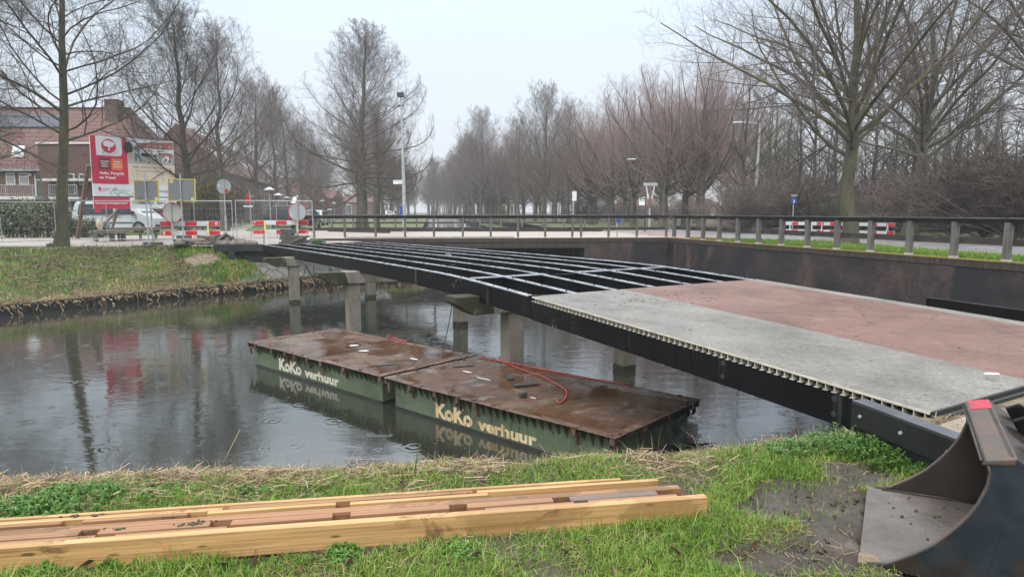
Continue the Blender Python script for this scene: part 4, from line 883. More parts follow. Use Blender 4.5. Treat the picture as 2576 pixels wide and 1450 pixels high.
# ------------------------------------------------------------------ red and white barriers
def barrier(u0, u1, v0, v1, v2, v3, Y0, Y1, label, nseg=5, legs=(.22, .80), first_red=True, grp='red and white road barriers', yellow=True, foot=1.5):
    a = V(u0, 560, Y0); b = V(u1, 560, Y1); d = Vector((b.x - a.x, b.y - a.y, 0)); Ln = d.length; d.normalize(); Ym = (Y0 + Y1) / 2; um = (u0 + u1) / 2
    o = empty('road_barrier', label, 'barrier', (a.x, a.y, foot), math.atan2(d.y, d.x), grp)
    za, zb, zc, zd = [V(um, v, Ym).z - foot for v in (v0, v1, v2, v3)]
    for (t, bt) in ((za, zb), (zc, zd)):
        m = MB(); m.box(0, Ln, -.008, .012, bt, t, 0)
        ws = [1.05] + [1] * (nseg - 2) + [.95]; tot = sum(ws); x = 0
        for k, ww in enumerate(ws):
            x1 = x + Ln * ww / tot
            m.box(x + .012, x1 - .012 if k == nseg - 1 else x1, -.013, -.0085, bt + .012, t - .012, (1 if (k % 2 == 0) == first_red else 0)); x = x1
        m.build('striped_board', [MT['barwhite'], MT['red']], o, bevel=0)
    for f in legs:
        x = Ln * f; m = MB(); m.tube([(x, -.02, za - .03), (x + .09, -.45, .0)], .017, 8); m.build('prop_leg', MT['barwhite'], o)
        if yellow: m = MB(); m.tube([(x + .004, -.045, za - .05), (x + .052, -.33, za * .5)], .026, 8); m.build('yellow_sleeve', MT['yellow'], o)
        m = MB(); m.box(x - .03, x + .03, .014, .04, .0, za - .005); m.build('upright', MT['galv'], o); m = MB(); m.tube([(x - .02, .05, za - .1), (x - .1, .45, 0)], .017, 8); m.build('rear_leg', MT['galv'], o)
    return o, Ln, (za, zb, zc, zd)
o1, l1, z1 = barrier(402, 553, 556, 568.5, 579.5, 592, 25.6, 26.0, 'red and white barrier under the round white sign back, left one by the heap', legs=(.21, .80))
o2, l2, z2 = barrier(635, 775, 554, 565.5, 577, 588, 27.4, 28.0, 'red and white barrier with scribbled tags beside the stacked slabs', legs=(.21, .79))
# scribbles and round labels on the barriers
def label_on(o, x, z, r, mat_a, mat_b, name='round_label'):
    m = MB(); m.disc((x, -.0145, z), (0, 1, 0), r, .002, 20, 0); m.box(x - r * .8, x + r * .8, -.0168, -.0158, z - r * .18, z + r * .18, 1); m.build(name, [mat_a, mat_b], o)
label_on(o1, l1 * .94, (z1[0] + z1[1]) / 2, .055, MT['beige'], MT['redbright']); label_on(o1, l1 * .06, (z1[2] + z1[3]) / 2, .055, MT['beige'], MT['yellow'])
label_on(o2, l2 * .02 + .04, (z2[0] + z2[1]) / 2 + .02, .03, MT['printwhite'], MT['red']); label_on(o2, l2 * .98 - .04, (z2[2] + z2[3]) / 2 - .02, .03, MT['printwhite'], MT['red'])
rr = random.Random(8)
for x0, x1, mt_ in ((.02, .17, 'printwhite'), (.66, .77, 'inkgrey')):
    pts = []; zc = (z2[2] + z2[3]) / 2
    for k in range(16): pts.append((l2 * (x0 + (x1 - x0) * k / 15) + rr.uniform(-.01, .01), -.016, zc + (rr.uniform(.0, .04) if k % 2 else -rr.uniform(.0, .04))))
    m = MB(); m.tube(pts, .0045, 4); m.build('scribbled_tag', MT[mt_], o2)
# barriers across the right road
for (u0, u1, Y0, Y1, lb, ns, fr, va, vb) in [(1976, 2054, 35.2, 34.2, 'red and white barrier across the right road, leftmost beyond the railing', 5, False, 557.5, 572), (2056, 2133, 34.1, 33.2, 'red and white barrier across the right road, half hidden by the mossy trunk', 5, True, 558.5, 573), (2139, 2251, 33.0, 31.4, 'red and white barrier across the right road, rightmost past the mossy trunk', 5, True, 560, 575)]:
    barrier(u0, u1, va, va + 8.7, vb + 10 - 5, vb + 13.5, Y0, Y1, lb, ns, (.15, .85), fr, 'barriers across the right road', False, 1.53)
# ------------------------------------------------------------------ temporary signs seen from behind
def pole(o, z0, z1, r=.026, name='pole', mat='galv', x=0, y=0, lean=0):
    m = MB(); m.tube([(x, y, z0), (x + lean, y, z1)], r, 10); return m.build(name, MT[mat], o)
def back_sign(u, u0, u1, v0, v1, vt, Y, label, ang):
    p = V(u, 560, Y); zg = 1.5; o = empty('diversion_sign', label, 'road sign', (p.x, Y, zg), 0, 'yellow edged signs seen from behind')
    pole(o, -.1, V(u, vt, Y).z - zg); s = Y / F_; x0, x1 = (u0 - u) * s, (u1 - u) * s; z0, z1 = V(u, v1, Y).z - zg, V(u, v0, Y).z - zg
    ca, sa = math.cos(ang), math.sin(ang); xc, zc = (x0 + x1) / 2, (z0 + z1) / 2
    R = lambda x, z, y: (xc + (x - xc) * ca - (z - zc) * sa, y, zc + (x - xc) * sa + (z - zc) * ca)
    m = MB(); m.hexa([R(x0, z0, .03), R(x1, z0, .03), R(x1, z0, .05), R(x0, z0, .05)], [R(x0, z1, .03), R(x1, z1, .03), R(x1, z1, .05), R(x0, z1, .05)], 0); pl = m.build('sign_plate', [MT['signback']], o)
    m = MB(); t = .028
    for a, b, c, d in ((x0 - .01, x1 + .01, z0 - .012, z0 + t * .7), (x0 - .01, x1 + .01, z1 - t * .7, z1 + .012), (x0 - .012, x0 + t * .5, z0 + t * .7, z1 - t * .7), (x1 - t * .7, x1 + .012, z0 + t * .7, z1 - t * .7)):
        m.hexa([R(a, c, .022), R(b, c, .022), R(b, c, .056), R(a, c, .056)], [R(a, d, .022), R(b, d, .022), R(b, d, .056), R(a, d, .056)], 0)
    m.build('yellow_edge', MT['yellow'], pl)
    for fx, fz, mt_ in ((.9, .1, 'beige'), (.12, .88, 'beige') if u > 440 else (.25, .12, 'blue')):
        cx, cz = x0 + (x1 - x0) * fx, z0 + (z1 - z0) * fz; m = MB(); q = .055
        m.hexa([R(cx - q, cz - q, .026), R(cx + q, cz - q, .026), R(cx + q, cz - q, .0295), R(cx - q, cz - q, .0295)], [R(cx - q, cz + q, .026), R(cx + q, cz + q, .026), R(cx + q, cz + q, .0295), R(cx - q, cz + q, .0295)], 0)
        c3 = R(cx, cz, .0245); m.disc(c3, (0, 1, 0), q * .6, .002, 16, 1); m.box(c3[0] - q * .6, c3[0] + q * .6, .0225, .0232, c3[2] - q * .12, c3[2] + q * .12, 0); m.build('sticker', [MT[mt_], MT['inkgrey']], pl)
    for fz in (.06, .95):
        z = z0 + (z1 - z0) * fz; m = MB(); m.box(-.07, .07, -.032, .03, z - .018, z + .018); m.build('clamp', MT['galv'], o)
    m = MB(); m.box(-.2, .2, -.25, .15, -.02, .08); m.build('foot_block', MT['slate'], o, bevel=.02)
    return o
back_sign(371, 342, 402, 453.5, 504.5, 438, 25.0, 'grey sign back with yellow edge standing before the billboard lettering', -.02)
back_sign(459, 427, 494, 450, 505.5, 438, 25.2, 'grey sign back with yellow edge right of the billboard', -.035)
def round_sign(u, uc, v, rpx, vt, vb, Y, label, mat, rimmat, zg=1.5, lean=0):
    p = V(u, 560, Y); o = empty('round_sign', label, 'road sign', (p.x, Y, zg), 0, 'round signs seen from behind')
    s = Y / F_; r = rpx * s; zc = V(u, v, Y).z - zg; pole(o, -.1, V(u, vt, Y).z - zg, .025, lean=lean); xc = (uc - u) * s
    m = MB(); m.disc((xc, .045, zc), (0, 1, .0), r * .955, .012, 40); pl = m.build('sign_disc', MT[mat], o)
    m = MB(); ring = []; nn = 44
    for i in range(nn + 1): a = 2 * PI * i / nn; ring.append((xc + r * .975 * math.cos(a), .042, zc + r * .975 * math.sin(a)))
    m.tube(ring, r * .035, 6, cap=False); m.build('rim', MT[rimmat], pl)
    for dz in (.92, -.92):
        m = MB(); m.box(-.05, .05, -.03, .038, zc + r * dz - .014, zc + r * dz + .014); m.build('clamp', MT['galv'], o)
    return o, pl, xc, zc, r
for args, st in (((432, 433.5, 534, 25.2, 506, 600, 25.4, 'round pale sign back with red rim above the left barrier', 'signbackpale', 'red'), (-.58, .0)), ((749, 748, 533, 22.2, 508, 590, 27.6, 'round grey sign back with red rim above the right barrier', 'signgrey', 'red'), (-.74, -.3))):
    o, pl, xc, zc, r = round_sign(*args); m = MB(); q = .05; cx, cz = xc + st[0] * r, zc + st[1] * r - .03
    m.box(cx - q, cx + q, .035, .0385, cz - q, cz + q, 0); m.disc((cx, .034, cz), (0, 1, 0), q * .62, .002, 14, 1); m.box(cx - q * .5, cx + q * .5, .0318, .0328, cz - q * .1, cz + q * .1, 0); m.build('sticker', [MT['beige'], MT['inkgrey']], pl)
o, pl, xc, zc, r = round_sign(567.5, 566, 469, 17.8, 452, 597, 29.5, 'round grey sign back high on a slim pole beside the mesh fence', 'signgrey', 'signgrey')
m = MB(); m.tube([(0, 0, -.1), (0, 0, 1.15)], .04, 10); m.build('pole_sleeve', MT['galv'], o); m = MB(); m.box(xc - r * .75, xc - r * .5, .036, .0385, zc + .02, zc + .07); m.build('sticker', MT['printwhite'], pl); m = MB(); m.lathe([(0, -.002), (.1, -.002), (.1, .002), (0, .002)], (xc + .12, .0375, zc - .19), 12, axis='y'); m.build('sticker', MT['red'], pl)
# pole with a red sign seen edge on
p = V(631, 560, 36); o = empty('warning_sign', 'red triangular sign seen edge on at a thin pole by the yellow shrub', 'road sign', (p.x, 36, 1.5)); pole(o, 0, V(631, 480, 36).z - 1.5, .03)
m = MB(); zt, zb = V(631, 485, 36).z - 1.5, V(631, 511, 36).z - 1.5; m.poly([(-.12, -.06, zt), (-.20, -.2, zb), (-.06, .25, zb)], (.03, .02, 0)); m.build('sign_plate', MT['redbright'], o)
# name plates wired to the fence
for u, v, Y, lb in ((392, 521.5, 26.2, 'small white street plate behind the grey sign backs'), (625, 502.5 + 16, 27.1, 'small white plate on the mesh fence before the row houses')):
    c = V(u, v, Y); m = MB(); m.box(-.19, .19, -.035, -.028, -.03, .03, 0)
    for k in range(7): m.box(-.14 + k * .04, -.115 + k * .04, -.037, -.0355, -.012, .012, 1)
    o = m.build('street_plate', [MT['printwhite'], MT['inkgrey']]); o.location = c; tag(o, lb, 'name plate')
# ------------------------------------------------------------------ the billboard
bb = empty('billboard', 'tall project billboard with crimson left half, photo and logos on timber posts', 'billboard', V(320, 560, 30.5))
YL, YR = 29.6, 32.6
TL, TR, BL, BR = V(225, 340, YL), V(435, 356, YR), V(236.5, 525, YL), V(444.5, 524.6, YR)
bnrm = (BR - BL).cross(TL - BL).normalized(); bnrm = -bnrm if bnrm.y > 0 else bnrm
BW, BH = 100., 88.     # board units
def bfn(x, y, l=0):
    s, t = x / BW, y / BH
    return BL * (1 - s) * (1 - t) + BR * s * (1 - t) + TL * (1 - s) * t + TR * s * t + bnrm * l - bb.location
def bpoly(mb, pts, l, mi, th=.004): 
    q = [bfn(x, y, l) for x, y in pts]; mb.poly(q, -bnrm * th, mi)
def brect(mb, x0, x1, y0, y1, l, mi): bpoly(mb, [(x0, y0), (x1, y0), (x1, y1), (x0, y1)], l, mi)
def ell(cx, cy, rx, ry, n=28, a0=0, a1=2 * PI): return [(cx + rx * math.cos(a0 + (a1 - a0) * i / n), cy + ry * math.sin(a0 + (a1 - a0) * i / n)) for i in range(n if a1 - a0 > 6 else n + 1)]
mats = [MT[k] for k in ('magenta', 'printwhite', 'beige', 'skyprint', 'roofprint', 'paveprint', 'ink', 'maroon', 'orange', 'hedgeprint', 'denim', 'olive', 'skin', 'sprayg', 'inkgrey', 'white', 'redbright')]
(MG, WH, BE, SK, RO, PV, IK, MA, OR, HE, DE, OL, SKN, SG, GR, W2, RB) = range(17)
m = MB(); S = 41.5
m.add([bfn(0, 15.4, 0), bfn(100, 15.4, 0), bfn(100, 88, 0), bfn(0, 88, 0), bfn(0, 15.4, -.05), bfn(100, 15.4, -.05), bfn(100, 88, -.05), bfn(0, 88, -.05)], [(0, 1, 2, 3), (7, 6, 5, 4), (0, 4, 5, 1), (1, 5, 6, 2), (2, 6, 7, 3), (3, 7, 4, 0)], WH)
brect(m, 0, S, 30.5, 88, .006, MG); brect(m, S, 100, 30.5, 57, .006, BE); brect(m, S, 100, 57, 86, .006, SK)
# white arched panel with the tree emblem
bpoly(m, [(6, 88), (6, 65), (30, 64.6), (33.5, 65.2), (35.5, 68), (35.5, 88)], .011, WH)
bpoly(m, ell(20.5, 76.5, 8.4, 8.6), .016, MG); bpoly(m, ell(20.5, 78, 6.9, 7.0), .021, MG)
cl_ = []
for i in range(30): a = 2 * PI * i / 30; cl_.append((20.5 + (6.5 + .55 * math.sin(5 * a + 1)) * math.cos(a), 79.2 + (3.9 + .5 * math.sin(4 * a)) * math.sin(a)))
bpoly(m, cl_, .026, WH); bpoly(m, [(19.7, 71.2), (21.3, 71.2), (20.9, 76), (20.1, 76)], .026, WH); bpoly(m, ell(26, 71, 1.6, .5), .024, SG)
word = 'Kersenboogerd'
for i, ch in enumerate(word):
    a = math.radians(222 + i * 10.2); ca, sa = math.cos(a + PI / 2), math.sin(a + PI / 2); px, py = 20.5 + 10.6 * math.cos(a), 76.5 + 10.6 * math.sin(a)
    add_text(m, ch, lambda x, y, l: bfn(px + x * ca - y * sa, py + x * sa + y * ca, .018 + l), -.6, -.6, 2.6, GR, .01)
bpoly(m, [(8, 49), (8, 61), (9, 62), (20, 62), (21, 61), (21, 49), (20, 48), (9, 48)], .011, MA); bpoly(m, [(22.7, 48.6), (22.7, 60.6), (23.7, 61.6), (34.7, 61.6), (35.7, 60.6), (35.7, 48.6), (34.7, 47.6), (23.7, 47.6)], .011, OR)
for tx, x, y in (('Duurzaam,', 14.5, 57.2), ('veilig en', 14.5, 54.3), ('schoon', 14.5, 51.4), ('Prettig', 29.2, 57), ('wonen in', 29.2, 54), ('uw buurt', 29.2, 51)): add_text(m, tx, lambda a, b, l: bfn(a, b, .013 + l), x, y, 2.6, W2, .03, align='c')
add_text(m, 'Patio, Pergola', lambda a, b, l: bfn(a, b, .008 + l), 8, 42.2, 4.5, W2, .03, 28.5); add_text(m, 'en Prieel', lambda a, b, l: bfn(a, b, .008 + l), 8, 36.8, 4.5, W2, .03, 18)
add_text(m, 'Hier werken we aan:', lambda a, b, l: bfn(a, b, .008 + l), 47.5, 51.6, 3.8, GR, .015, 38)
for i, (ta, tb) in enumerate((('Warmtenet aanleggen', ''), ('Hu', 'nen'), ('Op', 'en'), ('Tr', 'n'))):
    add_text(m, '\u2022', lambda a, b, l: bfn(a, b, .008 + l), 47.5, 47 - i * 4.1, 3, GR); add_text(m, ta, lambda a, b, l: bfn(a, b, .008 + l), 50.2, 47 - i * 4.1, 2.9, GR, .005, 31 if i == 0 else None)
    if tb: add_text(m, tb, lambda a, b, l: bfn(a, b, .008 + l), 85.5, 47 - i * 4.1, 2.9, GR, .005, align='r')
# logo strip and lower strip
add_text(m, 'GEMEENTE', lambda a, b, l: bfn(a, b, .004 + l), 11, 24.2, 2.0, GR, 0, 9); add_text(m, 'HOORN', lambda a, b, l: bfn(a, b, .004 + l), 11, 22.2, 2.0, MG, .02, 7)
bpoly(m, [(6.5, 27), (9, 25.6), (9.6, 23.4), (8.6, 22.6), (9.6, 20.6), (8, 21.8), (6.4, 20.6), (7.4, 22.8), (6.2, 24.4)], .008, MG)
bpoly(m, [(23.5, 22), (23.5, 25.5), (24.3, 25.5), (24.3, 22)], .008, IK); bpoly(m, [(25.5, 22.2), (25.5, 25.8), (27.4, 25.8), (27.4, 22.2), (26.8, 22.2), (26.8, 25), (26.1, 25), (26.1, 22.2)], .008, MG); add_text(m, 'Intermaris', lambda a, b, l: bfn(a, b, .004 + l), 28.5, 22, 2.9, GR, 0, 13.5)
add_text(m, 'www.kersenboogerd', lambda a, b, l: bfn(a, b, .004 + l), 48.5, 21.5, 4.6, IK, 0, 47)
m.add([bfn(0, 0, 0), bfn(100, 0, 0), bfn(100, 14.2, 0), bfn(0, 14.2, 0), bfn(0, 0, -.05), bfn(100, 0, -.05), bfn(100, 14.2, -.05), bfn(0, 14.2, -.05)], [(0, 1, 2, 3), (7, 6, 5, 4), (0, 4, 5, 1), (1, 5, 6, 2), (2, 6, 7, 3), (3, 7, 4, 0)], WH)
brect(m, 0, S, 0, 14.2, .006, MG); brect(m, 0, 100, 14.3, 15.3, -.01, IK)
add_text(m, 'Samenwerkingspartners', lambda a, b, l: bfn(a, b, .008 + l), 1.6, 6.2, 3.3, W2, .03, 37)
bpoly(m, [(45, 5.5), (45, 9.8), (49, 9.8), (49, 5.5), (48, 5.5), (48, 8.7), (46, 8.7), (46, 5.5)], .008, SG); add_text(m, 'HEMUBO', lambda a, b, l: bfn(a, b, .004 + l), 50, 5.6, 5.0, IK, .025, 21); add_text(m, 'hv', lambda a, b, l: bfn(a, b, .004 + l), 74.5, 5.4, 7.0, IK, .02, 7.5); add_text(m, 'c.', lambda a, b, l: bfn(a, b, .004 + l), 82.6, 5.4, 7.0, RB, .02, 4.6)
# green spray scrawl
rr = random.Random(6); scr = [(19, 14.5), (20, 20), (23, 24), (26, 18), (30, 15), (28, 19), (35, 21), (40, 18), (43, 15.5), (46, 20), (50, 18), (52, 15)]
for (a, b), (c, d) in zip(scr, scr[1:]):
    dx, dy = c - a, d - b; q = math.hypot(dx, dy); nx, ny = -dy / q * .35, dx / q * .35; bpoly(m, [(a + nx, b + ny), (a - nx, b - ny), (c - nx, d - ny), (c + nx, d + ny)], .013, SG)
# printed photograph: street repair scene in flat shapes
L1, L2, L3, L4 = .011, .016, .021, .026
bpoly(m, [(S, 57), (100, 57), (100, 70), (78, 71), (S, 69)], L1, PV); bpoly(m, [(S + 10, 78.5), (100, 78), (100, 69), (88, 70), (S + 14, 72.5)], L1, WH)
bpoly(m, [(53, 79), (57, 83), (78, 85), (99, 86), (99, 76.8), (60, 76.6)], L2, RO)
for x in (66, 76, 82, 94): brect(m, x, x + 1.8, 79, 80.6, L3, W2)
for x in (62, 70, 79, 88, 95): brect(m, x, x + 2.2, 71.5, 76, L2, SK)
brect(m, 62, 90, 73.2, 74.2, L3, SG); brect(m, 84, 98, 66, 72, L2, RO); brect(m, 79, 83.5, 68, 73, L3, W2); brect(m, 80.5, 82.8, 68.3, 71.5, L4, IK)
bpoly(m, ell(43.2, 76, 5.6, 8, 20), L2, HE); brect(m, S + .2, 50, 63, 70, L2, BE)
for x in range(5): brect(m, S + 1 + x * 1.7, S + 1.7 + x * 1.7, 63, 69.5, L3, OL)
bpoly(m, [(58.5, 66.5), (58.5, 70.3), (67, 70.8), (68.8, 69.5), (68.8, 66.5), (63, 65.8)], L3, IK)
# man sweeping
bpoly(m, [(50.6, 61), (51.2, 70), (55.6, 70), (58.2, 61.4), (56.4, 61), (53.6, 66.8), (52.4, 61)], L3, DE); bpoly(m, [(49, 71), (48.6, 76), (51, 78.5), (56, 78.2), (57, 74), (55.8, 69.4), (51.2, 69.4)], L4, OL); bpoly(m, ell(53.6, 79.8, 1.5, 1.9, 14), L4, SKN); bpoly(m, [(49, 75.5), (48.3, 73), (53.4, 69.2), (54.2, 70)], L4 + .004, BE); bpoly(m, [(53, 70.2), (53.5, 70.6), (67.4, 60.2), (67, 59.8)], L4, BE); bpoly(m, [(66.2, 58.4), (66.8, 60.6), (68.6, 60), (67.6, 58)], L4, IK); bpoly(m, [(49.8, 60.4), (52.6, 60.8), (52.4, 61.6), (50.4, 61.4)], L4, IK); bpoly(m, [(56.2, 60.6), (58.8, 60.9), (58.2, 61.8), (56.4, 61.6)], L4, IK)
# person with wheelbarrow
bpoly(m, [(71.2, 69), (71, 74), (72.6, 76.4), (75, 75.6), (75.4, 71), (75, 69)], L3, W2); bpoly(m, ell(73.4, 77.4, 1.1, 1.6, 14), L4, SKN); bpoly(m, [(72, 69), (76.8, 68.6), (76.4, 66.2), (73, 66.6)], L4, IK); bpoly(m, [(71, 69.6), (78.6, 68.4), (77.6, 65.6), (73.6, 66.4)], L2, RO); bpoly(m, ell(76.6, 63.4, .9, 1.7, 14), L4, IK)
# kneeling man
bpoly(m, [(88.6, 60.6), (88, 66.5), (92, 68.4), (95, 65.6), (94.8, 60.6), (92.5, 60.4), (91.6, 63.4), (90, 60.4)], L3, IK); bpoly(m, [(83, 60.6), (83.6, 62), (87.6, 66.8), (90.2, 68.8), (93.2, 67.6), (93.6, 63.6), (90.2, 59.6), (89.2, 60.2), (90.6, 63.8), (88.6, 65.4), (86.6, 63.2)], L4, W2); bpoly(m, ell(87, 68.2, 1.3, 1.5, 14), L4, SKN); bpoly(m, [(85.4, 59.2), (90, 59), (89.6, 59.9), (86, 60)], L4, W2); bpoly(m, [(78.6, 59.4), (83.6, 60), (83.8, 60.8), (79, 60.2)], L4, BE)
m.build('printed_board', mats, bb)
pb = bb.location
def bpost(name, a, b, w_, mat='brownpost'): mm = MB(); mm.beam(Vector(a) - pb, Vector(b) - pb, w_, w_); return mm.build(name, MT[mat], bb, bevel=.006)
for u, Yp in ((246.5, 29.95), (347, 31.4)):
    t = V(u, 350, Yp + .1); f = V(u, 560, Yp + .1); bpost('support_post', (f.x, f.y, 1.45), (f.x, f.y, V(u, 400, Yp).z), .13)
t = V(447, 420, 33); f = V(449, 560, 33); bpost('support_post', (f.x, f.y, 1.45), (f.x, f.y, t.z), .12)
a = V(222, 415, 31.2); b = V(193, 575, 33.0); bpost('long_brace', (b.x, b.y, 1.5), a, .15)
a = V(304, 520, 31); b = V(254, 571, 30.0); bpost('diagonal_brace', b, a, .09, 'oldplank'); a = V(294, 533, 32); b = V(283, 572, 33.4); bpost('diagonal_brace', b, a, .10); a = V(385, 522, 33); b = V(424, 555, 34); bpost('diagonal_brace', b, a, .09, 'oldplank')
c = V(251.5, 571, 29.4); m = MB(); m.lathe([(0, -.34), (.07, -.3), (.09, -.05), (.14, .1), (.11, .26), (.03, .33), (0, .34)], (0, 0, 0), 10); o = m.build('cloth_bag', MT['clothbag'], smooth=True); o.location = c; o.rotation_euler = (.1, -.1, .4); tag(o, 'pale cloth bag hanging on the left billboard post', 'bag')
m = MB(); c = V(246.5, 528, 29.8); m.box(-.12, .12, -.01, .01, -.1, .1); o = m.build('red_notice', MT['magenta']); o.location = c; tag(o, 'small pink notice on the left billboard post', 'notice')
# low stacks of old boards by the billboard
for k, (u0, u1, v, Y, lb) in enumerate([(230, 330, 579, 29.0, 'low stack of old grey boards left under the billboard'), (284, 407, 572, 30.2, 'low stack of old grey boards in front of the van')]):
    a = V(u0, v, Y); b = V(u1, v, Y + 1); o = empty('board_stack', lb, 'board stack', (a.x, a.y, 1.53), math.atan2(b.y - a.y, b.x - a.x), 'stacks of old boards'); Ln = (b - a).length
    rr = random.Random(k); zt = a.z - 1.53
    for x in (.2, Ln * .55, Ln - .25): m = MB(); m.box(x - .05, x + .05, .08, .8, 0, zt - .14); m.build('bearer', MT['oldplank'], o)
    for j in range(2):
        for q in range(3): m = MB(); x0 = rr.uniform(-.2, .2); m.box(x0, Ln + rr.uniform(-.3, .2), q * .32 - .1, q * .32 + .19, zt - .139 + j * .066, zt - .078 + j * .066); m.build('board', MT['oldplank'], o, bevel=.006)
# ------------------------------------------------------------------ heap of broken timber and stacked slabs at the abutment
rr = random.Random(21)
hp = [(480, 607), (508, 605), (530, 603), (548, 600), (520, 597), (566, 603), (590, 602), (538, 595), (560, 596), (582, 604), (604, 605), (575, 592), (515, 609), (600, 608)]
for k, (u, v) in enumerate(hp):
    c = V(u, v, rr.uniform(24.8, 25.6)); lx = rr.uniform(.18, .42) if v > 596 else rr.uniform(.14, .3); m = MB(); m.obox((0, 0, 0), (lx, 0, 0), (0, rr.uniform(.05, .1), 0), (0, 0, rr.uniform(.035, .06)))
    o = m.build('broken_plank', MT['debris'], bevel=.01); o.location = c; o.rotation_euler = (rr.uniform(-.4, .4), rr.uniform(-.75, .75) if v < 604 else rr.uniform(-.15, .15), rr.uniform(-.6, .6))
    tag(o, 'broken dark timber piece in the heap on the far abutment', 'timber', 'broken timber heaped on the far abutment')
m = MB(); 
for k in range(9): x = -1.3 + k * .32; m.lathe([(0, 0), (.32, .02), (.25, .14), (.1, .2 + .06 * math.sin(k * 2)), (0, .22)], (x, rr.uniform(-.1, .2), 0), 8)
o = m.build('rubble_mound', MT['debris'], smooth=True); c = V(545, 611, 25.0); o.location = (c.x, c.y, 1.56); tag(o, 'low mound of dark rubble under the broken timber heap', 'rubble', kind='stuff')
for (u0, u1, vb, n, lb, th) in [(706, 742, 606, 7, 'tall dark pile of slabs beside the right barrier', .085), (738, 773, 607, 4, 'low dark pile of slabs left of the bridge railing end', .085)]:
    a = V(u0, vb, 27.2); b = V(u1, vb, 27.2); o = empty('slab_pile', lb, 'slab pile', ((a.x + b.x) / 2, 27.2, 1.52), 0, 'dark slab piles at the far end of the footbridge'); hw_ = (b.x - a.x) / 2
    for k in range(n): m = MB(); q = rr.uniform(-.05, .05); m.box(-hw_ + q + rr.uniform(0, .05), hw_ + q - rr.uniform(0, .05), -.2, .22, k * th, k * th + th - .012); m.build('slab', MT['slate'], o, bevel=.008)
c = V(748, 602, 26.9); m = MB(); m.beam((-.3, 0, -.12), (.3, 0, .13), .1, .04); o = m.build('loose_plank', MT['oldplank'], bevel=.005); o.location = c; tag(o, 'pale loose plank leaning on the low slab pile', 'plank')
# magpie on the grass by the barrier
mg = empty('magpie', 'black and white magpie on the grass edge below the left barrier', 'bird', V(447, 613.5, 25.2)); mg.location.z = 1.53
m = MB(); m.tube([(.16, 0, .10), (.10, 0, .125), (.02, 0, .14), (-.07, 0, .165), (-.12, 0, .20), (-.155, 0, .225), (-.185, 0, .225)], [.02, .05, .072, .068, .045, .042, .015], 12); b_ = m.build('body', MT['ink'], mg, smooth=True)
m = MB(); m.tube([(.06, 0, .115), (0, 0, .115), (-.06, 0, .135)], [.03, .067, .04], 12); m.build('white_belly', MT['white'], mg, smooth=True)
m = MB(); m.poly([(.12, -.02, .115), (.42, -.012, .10), (.42, .012, .10), (.12, .02, .115)], (0, 0, .012)); m.build('tail', MT['ink'], mg)
m = MB(); m.tube([(-.185, 0, .222), (-.225, 0, .214)], [.011, .002], 6); m.build('beak', MT['ink'], mg)
for y in (-.025, .025): m = MB(); m.tube([(0, y, .08), (-.01, y, .0), (-.04, y, .0)], .005, 5); m.build('leg', MT['ink'], mg)
# ------------------------------------------------------------------ poles, lamps, signs beyond
def at_ground(u, Y, z=1.5): p = V(u, 560, Y); return (p.x, Y, z)
Y = 43.0; o = empty('camera_mast', 'tall slim grey mast with black camera box beside the big pyramidal tree', 'mast', at_ground(1017, Y)); zt = V(1013, 245, Y).z - 1.5
m = MB(); m.tube([(0, 0, 0), (0, 0, zt * .35), (-.08, 0, zt)], [.13, .11, .055], 12); m.build('pole', MT['galv'], o)
m = MB(); m.tube([(-.08, 0, zt - .9), (-.08, 0, zt + .1)], .05, 8); m.box(-.3, .1, -.05, .05, zt - .55, zt - .47); m.build('bracket', MT['ink'], o); m = MB(); m.box(-.3, .12, -.2, .2, zt + .02, zt + .3); m.build('camera_box', MT['ink'], o, bevel=.03)
m = MB(); z = V(1010, 458, Y).z - 1.5; m.box(-.66, -.1, -.02, .02, z - .12, z + .13, 0); fn = lambda x, y, l: (x, -.02 - l, y)

for k in range(9): m.box(-.62 + k * .05, -.585 + k * .05, -.0225, -.0205, z + .03, z + .085, 1)
for k in range(4): m.box(-.36 + k * .05, -.325 + k * .05, -.0225, -.0205, z - .09, z - .04, 1)
m.build('street_plate', [MT['printwhite'], MT['inkgrey']], o)
m = MB(); z = V(1010, 532, Y).z - 1.5; m.box(-.26, -.14, -.1, .1, z - .35, z + .35); m.build('blue_box', MT['blue'], o)
Y = 46.0; o = empty('stop_post', 'thin post with a tall white panel behind the dark railing', 'stop sign', at_ground(1441, Y)); m = MB(); m.tube([(0, 0, 0), (0, 0, V(1441, 505, Y).z - 1.5)], .05, 8); m.build('pole', MT['galv'], o); m = MB(); m.box(-.08, .22, -.03, .03, V(1443, 505, Y).z - 1.5, V(1443, 481, Y).z - 1.5); m.build('white_panel', MT['barwhite'], o)
Y = 36.5; o = empty('direction_sign', 'grey direction sign back on two white struts and one pole', 'road sign', at_ground(1633, Y)); zt = V(1635, 460, Y).z - 1.5; zb = V(1635, 468, Y).z - 1.5; zj = V(1635, 500, Y).z - 1.5
m = MB(); m.tube([(0, 0, 0), (0, 0, zb)], .05, 10); m.build('pole', MT['galv'], o); m = MB(); m.box(-.37, .4, -.02, .02, zb, zt); m.build('sign_back', MT['signgrey'], o, bevel=.02); m = MB(); m.tube([(-.02, -.05, zj - .5), (-.0, -.05, zb)], .055, 8); m.build('rusty_sleeve', MT['brownpost'], o)
for sx in (-1, 1): m = MB(); m.beam((sx * .10, -.03, zj), (sx * .22, -.03, zb), .05, .05); m.build('strut', MT['barwhite'], o)
Y = 44.; o = empty('street_light', 'dark street light with a white bus stop plate left of the direction sign', 'street light', at_ground(1622, Y)); zt = V(1622, 404, Y).z - 1.5
